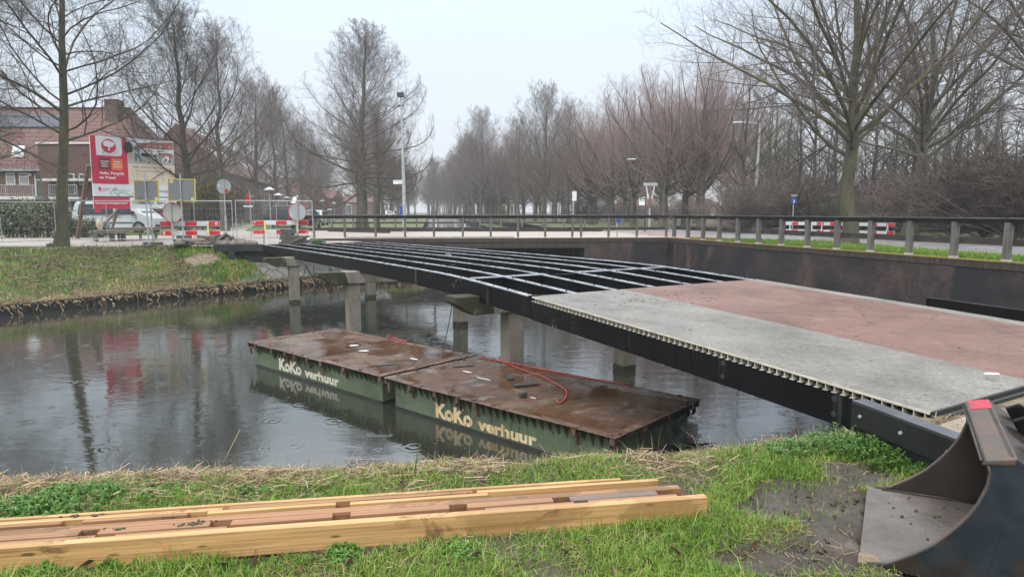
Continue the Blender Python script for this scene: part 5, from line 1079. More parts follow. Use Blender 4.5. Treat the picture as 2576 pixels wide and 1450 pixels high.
m = MB(); m.tube([(0, 0, 0), (0, 0, zt * .5), (0, 0, zt)], [.06, .05, .035], 10); m.tube([(0, 0, zt), (-.5, 0, zt + .08), (-.75, 0, zt + .08)], .025, 8); m.build('pole', MT['slate'], o); m = MB(); m.box(-1.25, -.7, -.1, .1, zt + .04, zt + .13); m.build('lamp_head', MT['galv'], o, bevel=.03)
z = V(1616, 506, Y).z - 1.5; m = MB(); m.box(-.42, -.02, -.02, .02, z - .26, z + .24, 0); m.box(-.4, -.28, -.026, -.021, z + .1, z + .22, 1); m.box(-.25, -.05, -.026, -.021, z + .12, z + .2, 1); m.box(-.38, -.08, -.026, -.021, z - .0, z + .03, 1); m.build('stop_plate', [MT['printwhite'], MT['ink']], o)
Y = 47.; o = empty('street_light', 'tall grey street light with blue name plate by the wood', 'street light', at_ground(1897, Y)); zt = V(1900, 312, Y).z - 1.5
m = MB(); m.tube([(0, 0, 0), (.03, 0, zt * .4), (.12, 0, zt)], [.19, .12, .06], 10); m.tube([(.12, 0, zt), (-.6, 0, zt + .1), (-1.0, 0, zt + .1)], .035, 8); m.build('pole', MT['galv'], o); m = MB(); m.box(-1.75, -.95, -.12, .12, zt + .05, zt + .16); m.build('lamp_head', MT['barwhite'], o, bevel=.03)
z = V(1888, 493, Y).z - 1.5; m = MB(); m.box(-.52, -.02, -.03, .03, z - .1, z + .1, 0); m.box(-.45, -.1, -.036, -.031, z - .03, z + .03, 1); m.build('name_plate', [MT['blue'], MT['printwhite']], o)
Y = 38.; o = empty('round_sign', 'blue round sign with white arrow on a slim post before the wood', 'road sign', at_ground(1993, Y)); m = MB(); m.tube([(0, 0, 0), (0, 0, V(1993, 495, Y).z - 1.5)], .03, 8); m.build('pole', MT['galv'], o); z = V(1993, 505, Y).z - 1.5
m = MB(); m.disc((0, -.05, z), (0, 1, 0), .185, .02, 28, 0); m.poly([(-.04, -.065, z - .10), (.055, -.065, z - .10), (.0, -.065, z + .10)], (0, .003, 0), 1); m.build('sign_disc', [MT['blue'], MT['printwhite']], o); m = MB(); m.box(-.17, .17, -.06, -.04, z + .25, z + .35); m.build('upper_plate', MT['signgrey'], o)
Y = 35.; o = empty('cycle_sign', 'low post with a small blue sign seen from the side behind the railing', 'road sign', at_ground(1552, Y)); m = MB(); m.tube([(0, 0, 0), (0, 0, V(1552, 541, Y).z - 1.5)], .035, 8); m.build('pole', MT['galv'], o); m = MB(); z = V(1553, 552, Y).z - 1.5; m.disc((.06, -.03, z), (.7, -.7, 0), .2, .02, 20); m.build('sign_disc', MT['blue'], o)
def mushroom_lamp(u, v, Y, lb, white):
    o = empty('street_lamp', lb, 'street lamp', at_ground(u, Y), 0, 'mushroom street lamps along the houses'); z = V(u, v, Y).z - 1.5
    m = MB(); m.tube([(0, 0, 0), (0, 0, z - .25)], .05, 8); m.build('pole', MT['galv'], o)
    m = MB(); m.lathe([(.04, -.3), (.2, -.1), (.24, -.02)], (0, 0, z), 16); m.build('lamp_bowl', MT['balu'], o, smooth=True); m = MB(); m.lathe([(.40, -.02), (.40, .0), (.12, .17), (0, .2)], (0, 0, z), 18); m.build('lamp_hood', MT['white' if white else 'signgrey'], o, smooth=True)
for a in [(681, 477, 50, 'mushroom street lamp nearest, left of the grey van', 1), (702, 491, 62, 'mushroom street lamp second along the row houses', 1), (724, 498, 74, 'mushroom street lamp third along the row houses', 0), (813, 506, 88, 'mushroom street lamp before the far house with a white band', 0), (842, 511, 105, 'distant mushroom street lamp right of the far house', 0), (876, 515, 128, 'farthest mushroom street lamp near the big tree', 0)]: mushroom_lamp(*a)
# ------------------------------------------------------------------ vehicles
def car(label, pos, rz, prof, glassz, W, paint, wheels, kind='car', name='parked_car', belt=.9, rear=False, side_windows=(), r=.31, lamps=True):
    """prof: outline (x,z), front at +x; width narrows above the belt line"""
    o = empty(name, label, kind, pos, rz); zmax = max(z for x, z in prof)
    yw = lambda z: W / 2 * (1 - .17 * max(0, (z - belt) / (zmax - belt)) ** 1.2) * (1 - .04 * max(0, (.45 - z)))
    n = len(prof); vs = [(x, -yw(z), z) for x, z in prof] + [(x, yw(z), z) for x, z in prof]; m = MB()
    m.add(vs, [(i, (i + 1) % n, n + (i + 1) % n, n + i)[::-1] for i in range(n)] + [tuple(range(n)), tuple(range(n, 2 * n))[::-1]])
    body = m.build('body', paint, o, bevel=.035)
    for sy in (-1, 1):
        for (pts, mt_) in side_windows:
            m = MB(); m.poly([(x, sy * (yw(z) + .004), z) for x, z in pts], (0, sy * .004, 0)); m.build('side_window', MT[mt_], o)
        for x in wheels:
            wy = sy * (W / 2 - .10)
            m = MB(); m.disc((x, sy * (W / 2 + .003), r * .98), (0, 1, 0), r * 1.16, .004, 26); m.build('wheel_arch', MT['tyre'], o)
            m = MB(); m.lathe([(r * .62, -.1), (r * .95, -.1), (r, -.06), (r, .06), (r * .95, .1), (r * .62, .1)], (x, wy + sy * .025, r), 24, axis='y'); wh = m.build('wheel', MT['tyre'], o, smooth='auto')
            m = MB(); m.disc((x, wy + sy * .10, r), (0, 1, 0), r * .63, .05, 20); 
            m.build('rim', MT['rim'], wh)
    return o, yw
def panel(o, name, pts, off, mat):
    m = MB(); q = [Vector(p) for p in pts]; nn = (q[1] - q[0]).cross(q[2] - q[0]).normalized() * off; m.poly([p + nn for p in q], nn * .6); return m.build(name, MT[mat], o)
VANP = [(-2.42, .32), (-2.46, .75), (-2.44, 1.2), (-2.30, 1.75), (-2.18, 1.90), (-1.9, 1.95), (.55, 1.95), (.95, 1.86), (1.35, 1.52), (1.72, 1.17), (2.2, 1.03), (2.40, .86), (2.46, .55), (2.42, .30), (1.9, .24), (-1.9, .24)]
vp = V(307, 560, 41.2)
o, yw = car('silver passenger van parked behind the billboard posts, facing right', (vp.x, 41.2, 1.54), .02, VANP, 1, 1.9, MT['silver'], (-1.5, 1.5), 'van', 'parked_van', 1.1, side_windows=[([(-2.1, 1.12), (.02, 1.12), (.02, 1.74), (-2.02, 1.74)], 'carglass'), ([(.14, 1.12), (1.30, 1.12), (.98, 1.52), (.62, 1.74), (.14, 1.74)], 'carglass')], r=.33)
panel(o, 'windscreen', [(1.68, -.78, 1.2), (1.68, .78, 1.2), (.98, .7, 1.83), (.98, -.7, 1.83)], .006, 'carglass'); panel(o, 'headlight', [(2.05, -.955, .80), (2.41, -.93, .72), (2.36, -.93, .92), (2.05, -.955, 1.02)], .006, 'lampglass')
m = MB(); m.box(-.02, .015, -.958, -.953, .42, 1.1); m.box(1.36, 1.39, -.958, -.953, .5, 1.1); m.box(-2.2, 1.2, -.962, -.952, .60, .66); m.build('door_seams', MT['greycar'], o); m = MB(); m.box(-.42, -.22, -.972, -.955, .98, 1.02); m.box(.2, .4, -.972, -.955, .98, 1.02); m.build('door_handles', MT['ink'], o); m = MB(); m.box(1.1, 1.3, -1.12, -.94, 1.1, 1.32); m.build('mirror', MT['ink'], o, bevel=.03); m = MB(); m.box(2.3, 2.49, -.8, .8, .32, .5); m.build('bumper_grille', MT['tyre'], o, bevel=.03)
CARP = [(-2.1, .3), (-2.16, .6), (-2.1, .95), (-1.75, 1.38), (-1.4, 1.46), (.1, 1.46), (.5, 1.35), (1.1, .98), (1.9, .84), (2.1, .6), (2.08, .3), (1.7, .22), (-1.7, .22)]
CW = [([(-1.75, .98), (-.2, .98), (-.2, 1.37), (-1.5, 1.37)], 'carglass'), ([(-.1, .98), (.95, .98), (.5, 1.28), (.15, 1.37), (-.1, 1.37)], 'carglass')]
def parked(label, u, Y, rz, paint, prof=CARP, sw=CW, W=1.75, name='parked_car', kind='car', ww=(-1.3, 1.3), z=1.52):
    p = V(u, 560, Y); o, yw = car(label, (p.x, Y, z), rz, prof, 1, W, MT[paint], ww, kind, name, .95, side_windows=sw); b = -1
    xr = min(x for x, z_ in prof); panel(o, 'rear_window', [(xr + .1, .62, 1.0), (xr + .1, -.62, 1.0), (xr + .37, -.55, 1.34), (xr + .37, .55, 1.34)], .02, 'carglass')
    for sy in (-1, 1): m = MB(); m.box(xr - .03, xr + .06, sy * .62 - .12, sy * .62 + .12, .68, .92); m.build('tail_light', MT['tail'], o, bevel=.01)
    m = MB(); m.box(xr - .06, xr - .03, -.26, .26, .5, .6); m.build('number_plate', MT['yellow'], o); m = MB(); m.box(xr - .045, xr + .1, -.8, .8, .28, .44); m.build('bumper', MT['tyre'], o, bevel=.02)
    m = MB(); xf_ = max(x for x, z_ in prof); panel(o, 'windscreen', [(1.05, -.66, 1.02), (1.05, .66, 1.02), (.55, .58, 1.34), (.55, -.58, 1.34)], .012, 'carglass')
    return o
SMALLVAN = [(-2.1, .35), (-2.15, .8), (-2.12, 1.2), (-2.0, 1.78), (-1.8, 1.83), (.2, 1.83), (.6, 1.7), (1.2, 1.12), (1.9, .95), (2.12, .7), (2.1, .3), (1.7, .22), (-1.7, .22)]
parked('dark grey van seen from behind between barrier and round sign', 718, 57, 1.78, 'greycar', SMALLVAN, [([(-.1, 1.1), (1.1, 1.1), (.5, 1.62), (-.1, 1.65)], 'carglass')], 1.85, 'parked_van', 'van')
parked('black car seen from behind just left of the bridge railing end', 770, 53, 1.72, 'blackcar')
parked('silver car parked beyond the black car along the left street', 797, 66, 1.70, 'silver')
parked('white car far down the left street beyond the silver car', 806, 80, 1.68, 'whitecar')
parked('pale car far away left of the camera mast', 985, 128, 1.6, 'whitecar')
# ------------------------------------------------------------------ houses
def window(o, x0, x1, z0, z1, y, blind=False, name='window', fr=.07, bars=()):
    """on a wall facing -y at y"""
    m = MB(); m.box(x0, x1, y - .05, y + .02, z0, z1, 0); f = m.build(name, MT['frame'], o); m = MB(); m.box(x0 + fr, x1 - fr, y - .058, y - .051, z0 + fr, z1 - fr); m.build('pane', MT['blind' if blind else 'glass'], f)
    for b in bars: m = MB(); m.box(x0 + fr, x1 - fr, y - .07, y - .0585, b - .03, b + .03); m.build('glazing_bar', MT['frame'], f)
    return f
h1 = empty('terrace_house', 'red brick terrace house with tiled roof, balcony and solar panels at the left edge', 'house', (0, 0, 0)); Y0 = 50.
X = lambda u: (u - CX_) / F_ * Y0 * 1.0
def Z(v, Y=Y0): return V(100, v, Y).z
XL, XR = X(-260), X(352); ze = Z(424); Yr = 55.; zr = Z(273, Yr)
m = MB(); m.box(XL, X(131), Y0, Y0 + 9, 1.45, ze - .05); m.box(X(131) - .001, XR - 2, Y0 - .0, Y0 + 9, 1.451, ze - .051); m.build('wall', MT['hbrick'], h1)
rf = MB(); xr_ = V(330, 277, Yr).x; za = ze
rf.add([(XL - 3, Y0 - .3, za - .1), (XR - .5 + .4, Y0 - .3, za - .1), (xr_, Yr, zr), (XL - 3, Yr, zr), (XR - .1, Y0 + 10.3, za - .1), (XL - 3, Y0 + 10.3, za - .1)], [(0, 1, 2, 3), (1, 4, 2), (4, 5, 3, 2)], 0)
roof = rf.build('roof', MT['tile'], h1); m = MB(); m.box(XL - 3, xr_, Yr - .12, Yr + .12, zr - .03, zr + .1); m.build('ridge_tiles', MT['chim'], roof, bevel=.03); m = MB(); m.box(XL - 3, X(131), Y0 - .45, Y0 - .29, za - .2, za - .05); m.build('gutter', MT['balu'], roof)
def on_roof(x0, x1, v0, v1, mat, name, lift=.05, sk=.0):
    rise = (zr - za + .1); run = Yr - Y0 + .3
    def yz(v):
        for t in np.linspace(0, 1, 400):
            yy = Y0 - .3 + t * run; zz = za - .1 + t * rise; r_ = ray(100, v)
            if abs(EYE + r_[2] * yy / r_[1] - zz) < .03: return yy, zz
        return Y0, za
    (ya, zA), (yb, zB) = yz(v1), yz(v0); m = MB(); nn = Vector((0, -rise, run)).normalized() * lift
    q = [Vector((V(x0, v1, ya).x, ya, zA)), Vector((V(x1, v1, ya).x, ya, zA)), Vector((V(x1 + sk, v0, yb).x, yb, zB)), Vector((V(x0 + sk, v0, yb).x, yb, zB))]
    m.poly([p + nn for p in q], -nn * .8); return m.build(name, mat, roof), q, nn
on_roof(-120, 158, 289, 321, MT['solar'], 'solar_panels', .12, -4)
s1, q, nn = on_roof(30, 60, 368, 396, MT['frame'], 'skylight', .10, 4); m = MB(); c = sum(q, Vector()) / 4; m.poly([c + (p - c) * .82 + nn * 1.1 for p in q], nn * .1); m.build('skylight_pane', MT['skylight'], s1)
m = MB(); a = V(283, 282, Yr - 1); m.box(a.x - .5, a.x + .5, Yr - 1.2, Yr - .2, zr - 2, zr + .55); m.build('chimney', MT['chim'], roof)
# brick bay with white flat roof edge, canopy, doors
m = MB(); m.box(X(127), X(268), Y0 - .5, Y0 + 2.5, 1.46, Z(364)); by = m.build('brick_bay', MT['hbrick'], h1); m = MB(); m.box(X(127) - .1, X(268) + .1, Y0 - .62, Y0 + 2.6, Z(364) + .001, Z(359.5)); m.build('white_roof_edge', MT['trim'], by); m = MB(); m.box(X(150), X(268), Y0 - 1.3, Y0 - .501, Z(457), Z(451)); m.build('white_canopy', MT['trim'], by)
m = MB(); m.box(X(152), X(268), Y0 - .52, Y0 - .501, 1.5, Z(457) - .01); m.build('painted_shade', MT['chim'], by)  # thin dark sheet on the bay wall, painted as shade below the canopy
def door(x0, x1, z0, z1, y, parent=h1):
    m = MB(); m.box(x0, x1, y - .05, y + .02, z0, z1); f = m.build('door', MT['frame'], parent); m = MB(); m.box(x0 + .1, x1 - .1, y - .062, y - .051, z0 + .05, z1 - .55); m.build('door_leaf', MT['gdoor'], f); m = MB(); m.box(x0 + .22, x1 - .22, y - .07, y - .063, z0 + .25, z0 + .95); m.box(x0 + .1, x1 - .1, y - .062, y - .051, z1 - .47, z1 - .07); m.build('pane', MT['glass'], f); m = MB(); m.box(x0 + .14, x0 + .2, y - .11, y - .063, z0 + 1.0, z0 + 1.06); m.build('handle', MT['galv'], f); return f
zb_ = Z(495)
door(X(102), X(129), zb_, Z(435), Y0); door(X(186), X(213), Z(490), Z(435 + 2), Y0 - .52)
window(h1, X(31), X(54), Z(464), Z(434), Y0, True, bars=(Z(445),)); window(h1, X(64), X(88), Z(464), Z(434), Y0, True, bars=(Z(445),)); window(h1, X(-40), X(-15), Z(464), Z(434), Y0, True)
for a, b in ((37, 60), (71, 94), (-38, -14)): window(h1, X(a), X(b), Z(537), Z(505), Y0, True)
window(h1, X(107), X(130), Z(537), Z(505), Y0); window(h1, X(186), X(199), Z(533), Z(503), Y0 - .52, bars=(Z(515),)); window(h1, X(224), X(240), Z(466), Z(438), Y0 - .52); window(h1, X(186), X(193), Z(410), Z(372), Y0 - .502)
m = MB(); m.box(X(-200), X(134), Y0 - 1.5, Y0 - .001, Z(502.5), Z(494.5)); m.box(X(166), X(240), Y0 - 1.5, Y0 - .521, Z(502), Z(496)); bal = m.build('balcony_slab', MT['trim'], h1); m = MB()
for xa, xb in ((X(-200), X(134)), (X(168), X(236))):
    m.box(xa, xb, Y0 - 1.47, Y0 - 1.43, Z(468), Z(466)); m.box(xa, xb, Y0 - 1.47, Y0 - 1.43, Z(490), Z(489)); n = int((xb - xa) / .14)
    for k in range(n + 1): x = xa + (xb - xa) * k / n; wd = .012 if k % 14 else .03; m.box(x - wd, x + wd, Y0 - 1.46, Y0 - 1.44, Z(494), Z(467))
m.build('balustrade', MT['balu'], bal); m = MB(); m.box(X(93) - .08, X(93) + .08, Y0 - .12, Y0, Z(443), Z(436)); m.build('wall_lamp', MT['clothbag'], h1)
# row houses going away on the left street
r0 = Vector((-31.6, 74.0, 0)); e = Vector((-.215, .977, 0)).normalized(); rh = empty('row_house', 'long row of pink brick houses with red roof receding behind the street trees', 'house', r0, math.atan2(e.y, e.x)); HL, HZ = 52., 7.35
m = MB(); m.box(0, HL, 0, 9, 1.4, HZ); m.build('wall', MT['hbrick2'], rh)
m = MB(); m.add([(-.3, -.4, HZ - .25), (HL + .3, -.4, HZ - .25), (HL + .3, 4.5, HZ + 4.9), (-.3, 4.5, HZ + 4.9), (-.3, 9.4, HZ - .25), (HL + .3, 9.4, HZ - .25)], [(0, 1, 2, 3), (3, 2, 5, 4), (0, 3, 4), (1, 5, 2)]); rroof = m.build('roof', MT['tile'], rh)
m = MB(); m.box(-.3, HL, -.52, -.38, HZ - .42, HZ - .24); m.build('gutter', MT['chim'], rroof)
for x in (4, 5.6, 12, 23, 24.5, 31): m = MB(); q = [Vector((x, -.4 + 4.9 * t, HZ - .25 + 5.15 * t)) for t in (.35, .6)]; nn = Vector((0, -5.15, 4.9)).normalized() * .12; m.poly([q[0] + nn, q[0] + Vector((1.0, 0, 0)) + nn, q[1] + Vector((1.0, 0, 0)) + nn, q[1] + nn], -nn); m.build('skylight', MT['skylight'], rroof)
x = 1.2; k = 0
while x < HL - 2:
    w_ = (1.0, .5, .5, 1.0)[k % 4]; window(rh, x, x + w_, 4.75, 6.7, 0, False, fr=.06)
    if k % 4 == 2: door(x, x + .95, 1.5, 3.9, 0, rh)
    else: window(rh, x, x + w_ * 1.3, 1.9 if k % 4 else 1.5, 4.0, 0, k % 4 == 3, fr=.1)
    x += (2.0, 1.6, 1.9, 2.3)[k % 4]; k += 1
for x in (5.2, 13.4, 21.3, 29): m = MB(); m.box(x, x + .12, -.12, -.0, 1.5, HZ - .3); m.build('downpipe', MT['signgrey'], rh)
m = MB(); m.box(6.3, 9.4, -1.0, -.01, 3.9, 4.2); m.box(15, 17, -.8, -.01, 3.9, 4.2); m.build('door_canopy', MT['trim'], rh)
m = MB(); m.box(5, 24, -5.2, -4.9, 1.4, 2.2); o = m.build('garden_wall', MT['chim']); o.location = r0; o.rotation_euler = rh.rotation_euler; tag(o, 'low dark garden wall in front of the pink row houses', 'wall')
# far houses
def box_house(label, u0, u1, ve, vr, Y, wallm, depth=9, wins=(), hip=True, white=None):
    a = V(u0, 500, Y).x; b = V(u1, 500, Y).x; o = empty('far_house', label, 'house', ((a + b) / 2, Y, 1.4)); hw_ = (b - a) / 2; z1 = V(u0, ve, Y).z - 1.4; z2 = V(u0, vr, Y + depth / 2).z - 1.4
    m = MB(); m.box(-hw_, hw_, 0, depth, 0, z1); m.build('wall', MT[wallm], o); m = MB(); m.add([(-hw_ - .3, -.4, z1 - .1), (hw_ + .3, -.4, z1 - .1), (hw_ + .3, depth / 2, z2), (-hw_ - .3, depth / 2, z2), (-hw_ - .3, depth + .4, z1 - .1), (hw_ + .3, depth + .4, z1 - .1)], [(0, 1, 2, 3), (3, 2, 5, 4), (0, 3, 4), (1, 5, 2)]); r_ = m.build('roof', MT['tile'], o)
    if white: m = MB(); m.box(-hw_ - .02, hw_ + .02, -.12, .0, z1 * white - .2, z1 * white + .2); m.build('white_band', MT['trim'], o)
    for (x0, x1, q0, q1) in wins: window(o, -hw_ + 2 * hw_ * x0, -hw_ + 2 * hw_ * x1, z1 * q0, z1 * q1, 0, fr=.12)
    return o, r_, hw_, z1, z2
o, r_, hw_, z1, z2 = box_house('brick house with blue solar panels on its roof behind the street lamps', 672, 772, 522, 446, 112, 'hbrick2', 12)
nn = Vector((0, -(z2 - z1), 6)).normalized() * .15
for (x0, x1, t0, t1) in ((.12, .36, .62, .92), (.30, .46, .35, .60), (.66, .86, .62, .92), (.74, .88, .32, .60)):
    m = MB(); P = lambda x, t: Vector((-hw_ + 2 * hw_ * x, -.4 + 6.4 * t, z1 - .1 + (z2 - z1 + .1) * t)) + nn; m.poly([P(x0, t0), P(x1, t0), P(x1, t1), P(x0, t1)], -nn * .8); m.build('solar_panel', MT['solar'], r_)
m = MB(); m.poly([P(.58, .14), P(.68, .14), P(.68, .38), P(.58, .38)], -nn * .8); m.build('skylight', MT['skylight'], r_)
box_house('pale brick house with a white band far down the left street', 777, 834, 497, 478, 135, 'hbrick', 9, [(.06, .24, .55, .92), (.42, .62, .55, .92), (.05, .25, .05, .38), (.45, .72, .05, .38)], white=.47)
box_house('distant pale house between the right avenue trunks', 1258, 1300, 508, 490, 170, 'clothbag', 9, [(.1, .3, .2, .8), (.6, .8, .2, .8)])
box_house('distant white house behind the trees near the direction sign', 1600, 1660, 515, 496, 135, 'trim', 9, [(.1, .3, .2, .8), (.6, .8, .2, .8)])
box_house('distant white house at the right behind the tall trunks', 1738, 1800, 515, 498, 120, 'trim', 9, [(.1, .25, .2, .8), (.6, .8, .2, .8)])
box_house('distant brown house far along the left street', 862, 935, 508, 488, 190, 'hbrick', 9, [(.1, .3, .2, .8), (.6, .8, .2, .8)])
# garden fence of dark slats behind the barrier
gf = empty('garden_fence', 'dark brown slatted garden fence behind the left barrier', 'fence', (0, 0, 0)); a = V(405, 560, 52); b = V(572, 560, 62); d = (Vector((b.x - a.x, b.y - a.y, 0))); Ln = d.length; d.normalize()
gf.location = (a.x, a.y, 1.5); gf.rotation_euler.z = math.atan2(d.y, d.x); m = MB(); x = 0; rr = random.Random(1)
while x < Ln: m.box(x, x + .13, 0, .025, 0, 1.75 + rr.uniform(-.02, .02)); x += .165
m.build('slats', MT['brownpost'], gf); m = MB(); m.box(0, Ln, .026, .07, .3, .4); m.box(0, Ln, .026, .07, 1.4, 1.5); m.build('fence_rail', MT['brownpost'], gf)
for k in range(int(Ln / 2) + 1): m = MB(); m.box(k * 2 - .06, k * 2 + .06, .071, .16, 0, 1.8); m.build('post', MT['brownpost'], gf)
# ------------------------------------------------------------------ bare trees
UP = np.array([0, 0, 1.0])
def nrm(a): return a / np.maximum(np.linalg.norm(a, axis=-1, keepdims=True), 1e-9)
def spawn(P, R, Ln, n, t0, t1, ang, dang, lr, rr_, S, up, wob, rng, shape=None, rmin=.003, flat=0.0, azim=None):
    """children of curves P (N,Sp,3): returns P2 (N*n,S,3), R2, L2, t"""
    Np, Sp, _ = P.shape; j = np.tile(np.arange(n), Np); idx = np.repeat(np.arange(Np), n); M = Np * n
    t = t0 + (t1 - t0) * (j + rng.random(M)) / n; f = t * (Sp - 1); k = np.minimum(f.astype(int), Sp - 2); fr = (f - k)[:, None]
    p0 = P[idx, k] * (1 - fr) + P[idx, k + 1] * fr; tan = nrm(P[idx, k + 1] - P[idx, k]); r0 = R[idx, k] * (1 - fr[:, 0]) + R[idx, k + 1] * fr[:, 0]
    ref = np.where(np.abs(tan[:, 2:3]) > .9, np.array([[1., 0, 0]]), np.array([[0, 0, 1.]])); a = nrm(np.cross(ref, tan)); b = np.cross(tan, a)
    az = (j * 2.39996 + rng.random(M) * .9 + np.repeat(rng.random(Np) * 6.28, n)) if azim is None else azim
    an = (ang(t) if callable(ang) else np.full(M, ang)) + rng.normal(0, dang, M)
    d = nrm(tan * np.cos(an)[:, None] + (a * np.cos(az)[:, None] + b * np.sin(az)[:, None]) * np.sin(an)[:, None])
    if flat: d[:, 2] *= (1 - flat); d = nrm(d)
    L = Ln[idx] * lr * (shape(t) if shape else (1 - .55 * t)) * rng.uniform(.78, 1.14, M)
    P2 = np.zeros((M, S, 3)); P2[:, 0] = p0; st = (L / (S - 1))[:, None]
    wd = rng.normal(0, 1, (M, 3))
    for s in range(1, S):
        wd = .6 * wd + .8 * rng.normal(0, 1, (M, 3)); u_ = up(s / (S - 1)) if callable(up) else up
        d = nrm(d + UP * u_ / (S - 1) + wd * wob / (S - 1)); P2[:, s] = P2[:, s - 1] + d * st
    q = np.linspace(0, 1, S)[None, :]; rb = np.clip(r0 * rr_ * np.clip(L / np.maximum(Ln[idx] * lr, 1e-6), .4, 1.1), rmin, None)
    R2 = np.maximum(rb[:, None] * (1 - q * .78), rmin * (1 - .45 * q)); return P2, R2, L, t
def tubes(P, R, n):
    N_, S, _ = P.shape; T = np.zeros_like(P); T[:, 1:-1] = P[:, 2:] - P[:, :-2]; T[:, 0] = P[:, 1] - P[:, 0]; T[:, -1] = P[:, -1] - P[:, -2]; T = nrm(T)
    t0 = T[:, :1]; ref = np.where(np.abs(t0[..., 2:3]) > .75, np.array([1., .13, 0]), np.array([0, .1, 1.])); ref = np.broadcast_to(ref, T.shape)
    A = nrm(ref - T * (ref * T).sum(-1, keepdims=True)); B = np.cross(T, A); an = np.arange(n) * 2 * np.pi / n
    v = P[:, :, None] + R[:, :, None, None] * (A[:, :, None] * np.cos(an)[None, None, :, None] + B[:, :, None] * np.sin(an)[None, None, :, None])
    base = (np.arange(N_) * S * n)[:, None, None] + (np.arange(S - 1) * n)[None, :, None]; k = np.arange(n)[None, None]; k2 = (k + 1) % n
    f = np.stack([base + k, base + k2, base + n + k2, base + n + k], -1).reshape(-1, 4); return v.reshape(-1, 3), f
def join(parts):
    V_, F_2, off = [], [], 0
    for v, f in parts: V_.append(v); F_2.append(f + off); off += len(v)
    return np.concatenate(V_), np.concatenate(F_2)
def tree_mesh(seed, H, r0, style, twig=1.0, fine=1.0):
    """returns (trunk v,f),(crown v,f)"""
    rng = np.random.default_rng(seed); S = 14; q = np.linspace(0, 1, S)
    lean = style.get('lean', (0, 0)); wb = style.get('wobble', .02) * H; w1 = np.cumsum(rng.normal(0, 1, (S, 2)), 0) * wb * .25; w1 -= w1[0]
    TH_ = H * style.get('top', 1.0); P = np.zeros((1, S, 3)); P[0, :, 0] = lean[0] * q * TH_ + w1[:, 0]; P[0, :, 1] = lean[1] * q * TH_ + w1[:, 1]; P[0, :, 2] = q * TH_
    R = (r0 * (1 - q * style.get('taper', .93)))[None]; R[0, 0] *= 1.35; R[0, 1] *= 1.02; Lt = np.array([H])
    n1, n2, n3, n4 = style['n']; n4 = max(1, int(n4 * fine))
    P1, R1, L1, t1 = spawn(P, R, Lt, n1, style['t0'], style.get('t1', .98), style['a1'], .09, style['l1'], style.get('r1', .55), 10, style['up1'], style.get('w1', .35), rng, style['shape'], .011)
    P2, R2, L2, _ = spawn(P1, R1, L1, n2, .12, .97, style.get('a2', .75), .2, style.get('l2', .42), .55, 7, style.get('up2', .35), .5, rng, lambda t: 1.05 - .6 * t, .0058 * twig)
    P3, R3, L3, _ = spawn(P2, R2, L2, n3, .10, .98, .75, .25, style.get('l3', .5), .6, 5, style.get('up3', .3), .6, rng, lambda t: 1.0 - .4 * t, .0034 * twig)
    P4, R4, L4, _ = spawn(P3, R3, L3, n4, .08, 1.0, .7, .3, style.get('l4', .55), .7, 4, style.get('up3', .3), .7, rng, lambda t: 1.0 - .3 * t, .0026 * twig)
    k = H / max(P[..., 2].max(), P1[..., 2].max(), P2[..., 2].max(), P3[..., 2].max(), P4[..., 2].max()); P, P1, P2, P3, P4 = [q * k for q in (P, P1, P2, P3, P4)]
    if 'env' in style:
        cz, rx, rz = [q * H for q in style['env']]
        def squeeze(Q):
            d = Q - np.array([0, 0, cz]); r = np.sqrt((d[..., 0] ** 2 + d[..., 1] ** 2) / rx ** 2 + d[..., 2] ** 2 / rz ** 2); r2 = np.where(r > .78, .78 + .30 * (1 - np.exp(-(r - .78) / .30)), r); return np.array([0, 0, cz]) + d * (r2 / np.maximum(r, 1e-6))[..., None]
        P1, P2, P3, P4 = [squeeze(q) for q in (P1, P2, P3, P4)]; P = np.where(P[..., 2:3] > cz, squeeze(P), P)
    tr = [tubes(P, R, 14), tubes(P1[:, :], R1, 7)]; ta = tubes(P2, R2, 5); tb = tubes(P3, R3, 3); tc = tubes(P4, R4, 3)
    return join(tr), join([ta, tb, tc])
CON = dict(env=(.54, .27, .52), n=(36, 16, 9, 5), r1=.27, top=.84, t0=.25, t1=.93, a1=lambda t: np.interp(t, [.25, .4, .7, .93], [1.35, 1.0, .62, .35]), l1=.46, up1=lambda s: .55 + .2 * s, w1=.5, shape=lambda t: np.interp(t, [.25, .4, .7, .93], [.98, 1.0, .70, .36]), l2=.42, up2=.4, l3=.46, up3=.4)
CONBIG = dict(CON, env=(.50, .335, .55), n=(64, 16, 9, 6), r1=.24, top=.86, t0=.2, up1=lambda s: .02 + .62 * s, a1=lambda t: np.interp(t, [.2, .35, .6, .93], [1.9, 1.45, .85, .3]), shape=lambda t: np.interp(t, [.2, .33, .6, .93], [.95, 1.06, .72, .30]))
VASE = dict(env=(.60, .38, .45), n=(20, 15, 9, 6), t0=.2, t1=.55, top=.72, a1=lambda t: np.interp(t, [.2, .35, .55], [1.0, .72, .4]), l1=.62, up1=lambda s: .55, shape=lambda t: np.interp(t, [.2, .35, .6], [.92, 1.05, .95]), l2=.42, up2=.65, l3=.46, up3=.6, r1=.36, taper=.8, w1=.55)
SPREAD = dict(n=(18, 17, 10, 6), t0=.33, t1=.62, top=.74, a1=lambda t: np.interp(t, [.33, .45, .62], [1.12, .8, .45]), l1=.72, up1=lambda s: .28 + .1 * s, shape=lambda t: np.interp(t, [.33, .45, .62], [.9, 1.1, .95]), l2=.42, up2=.15, l3=.46, up3=.2, r1=.47, taper=.72, w1=.8)
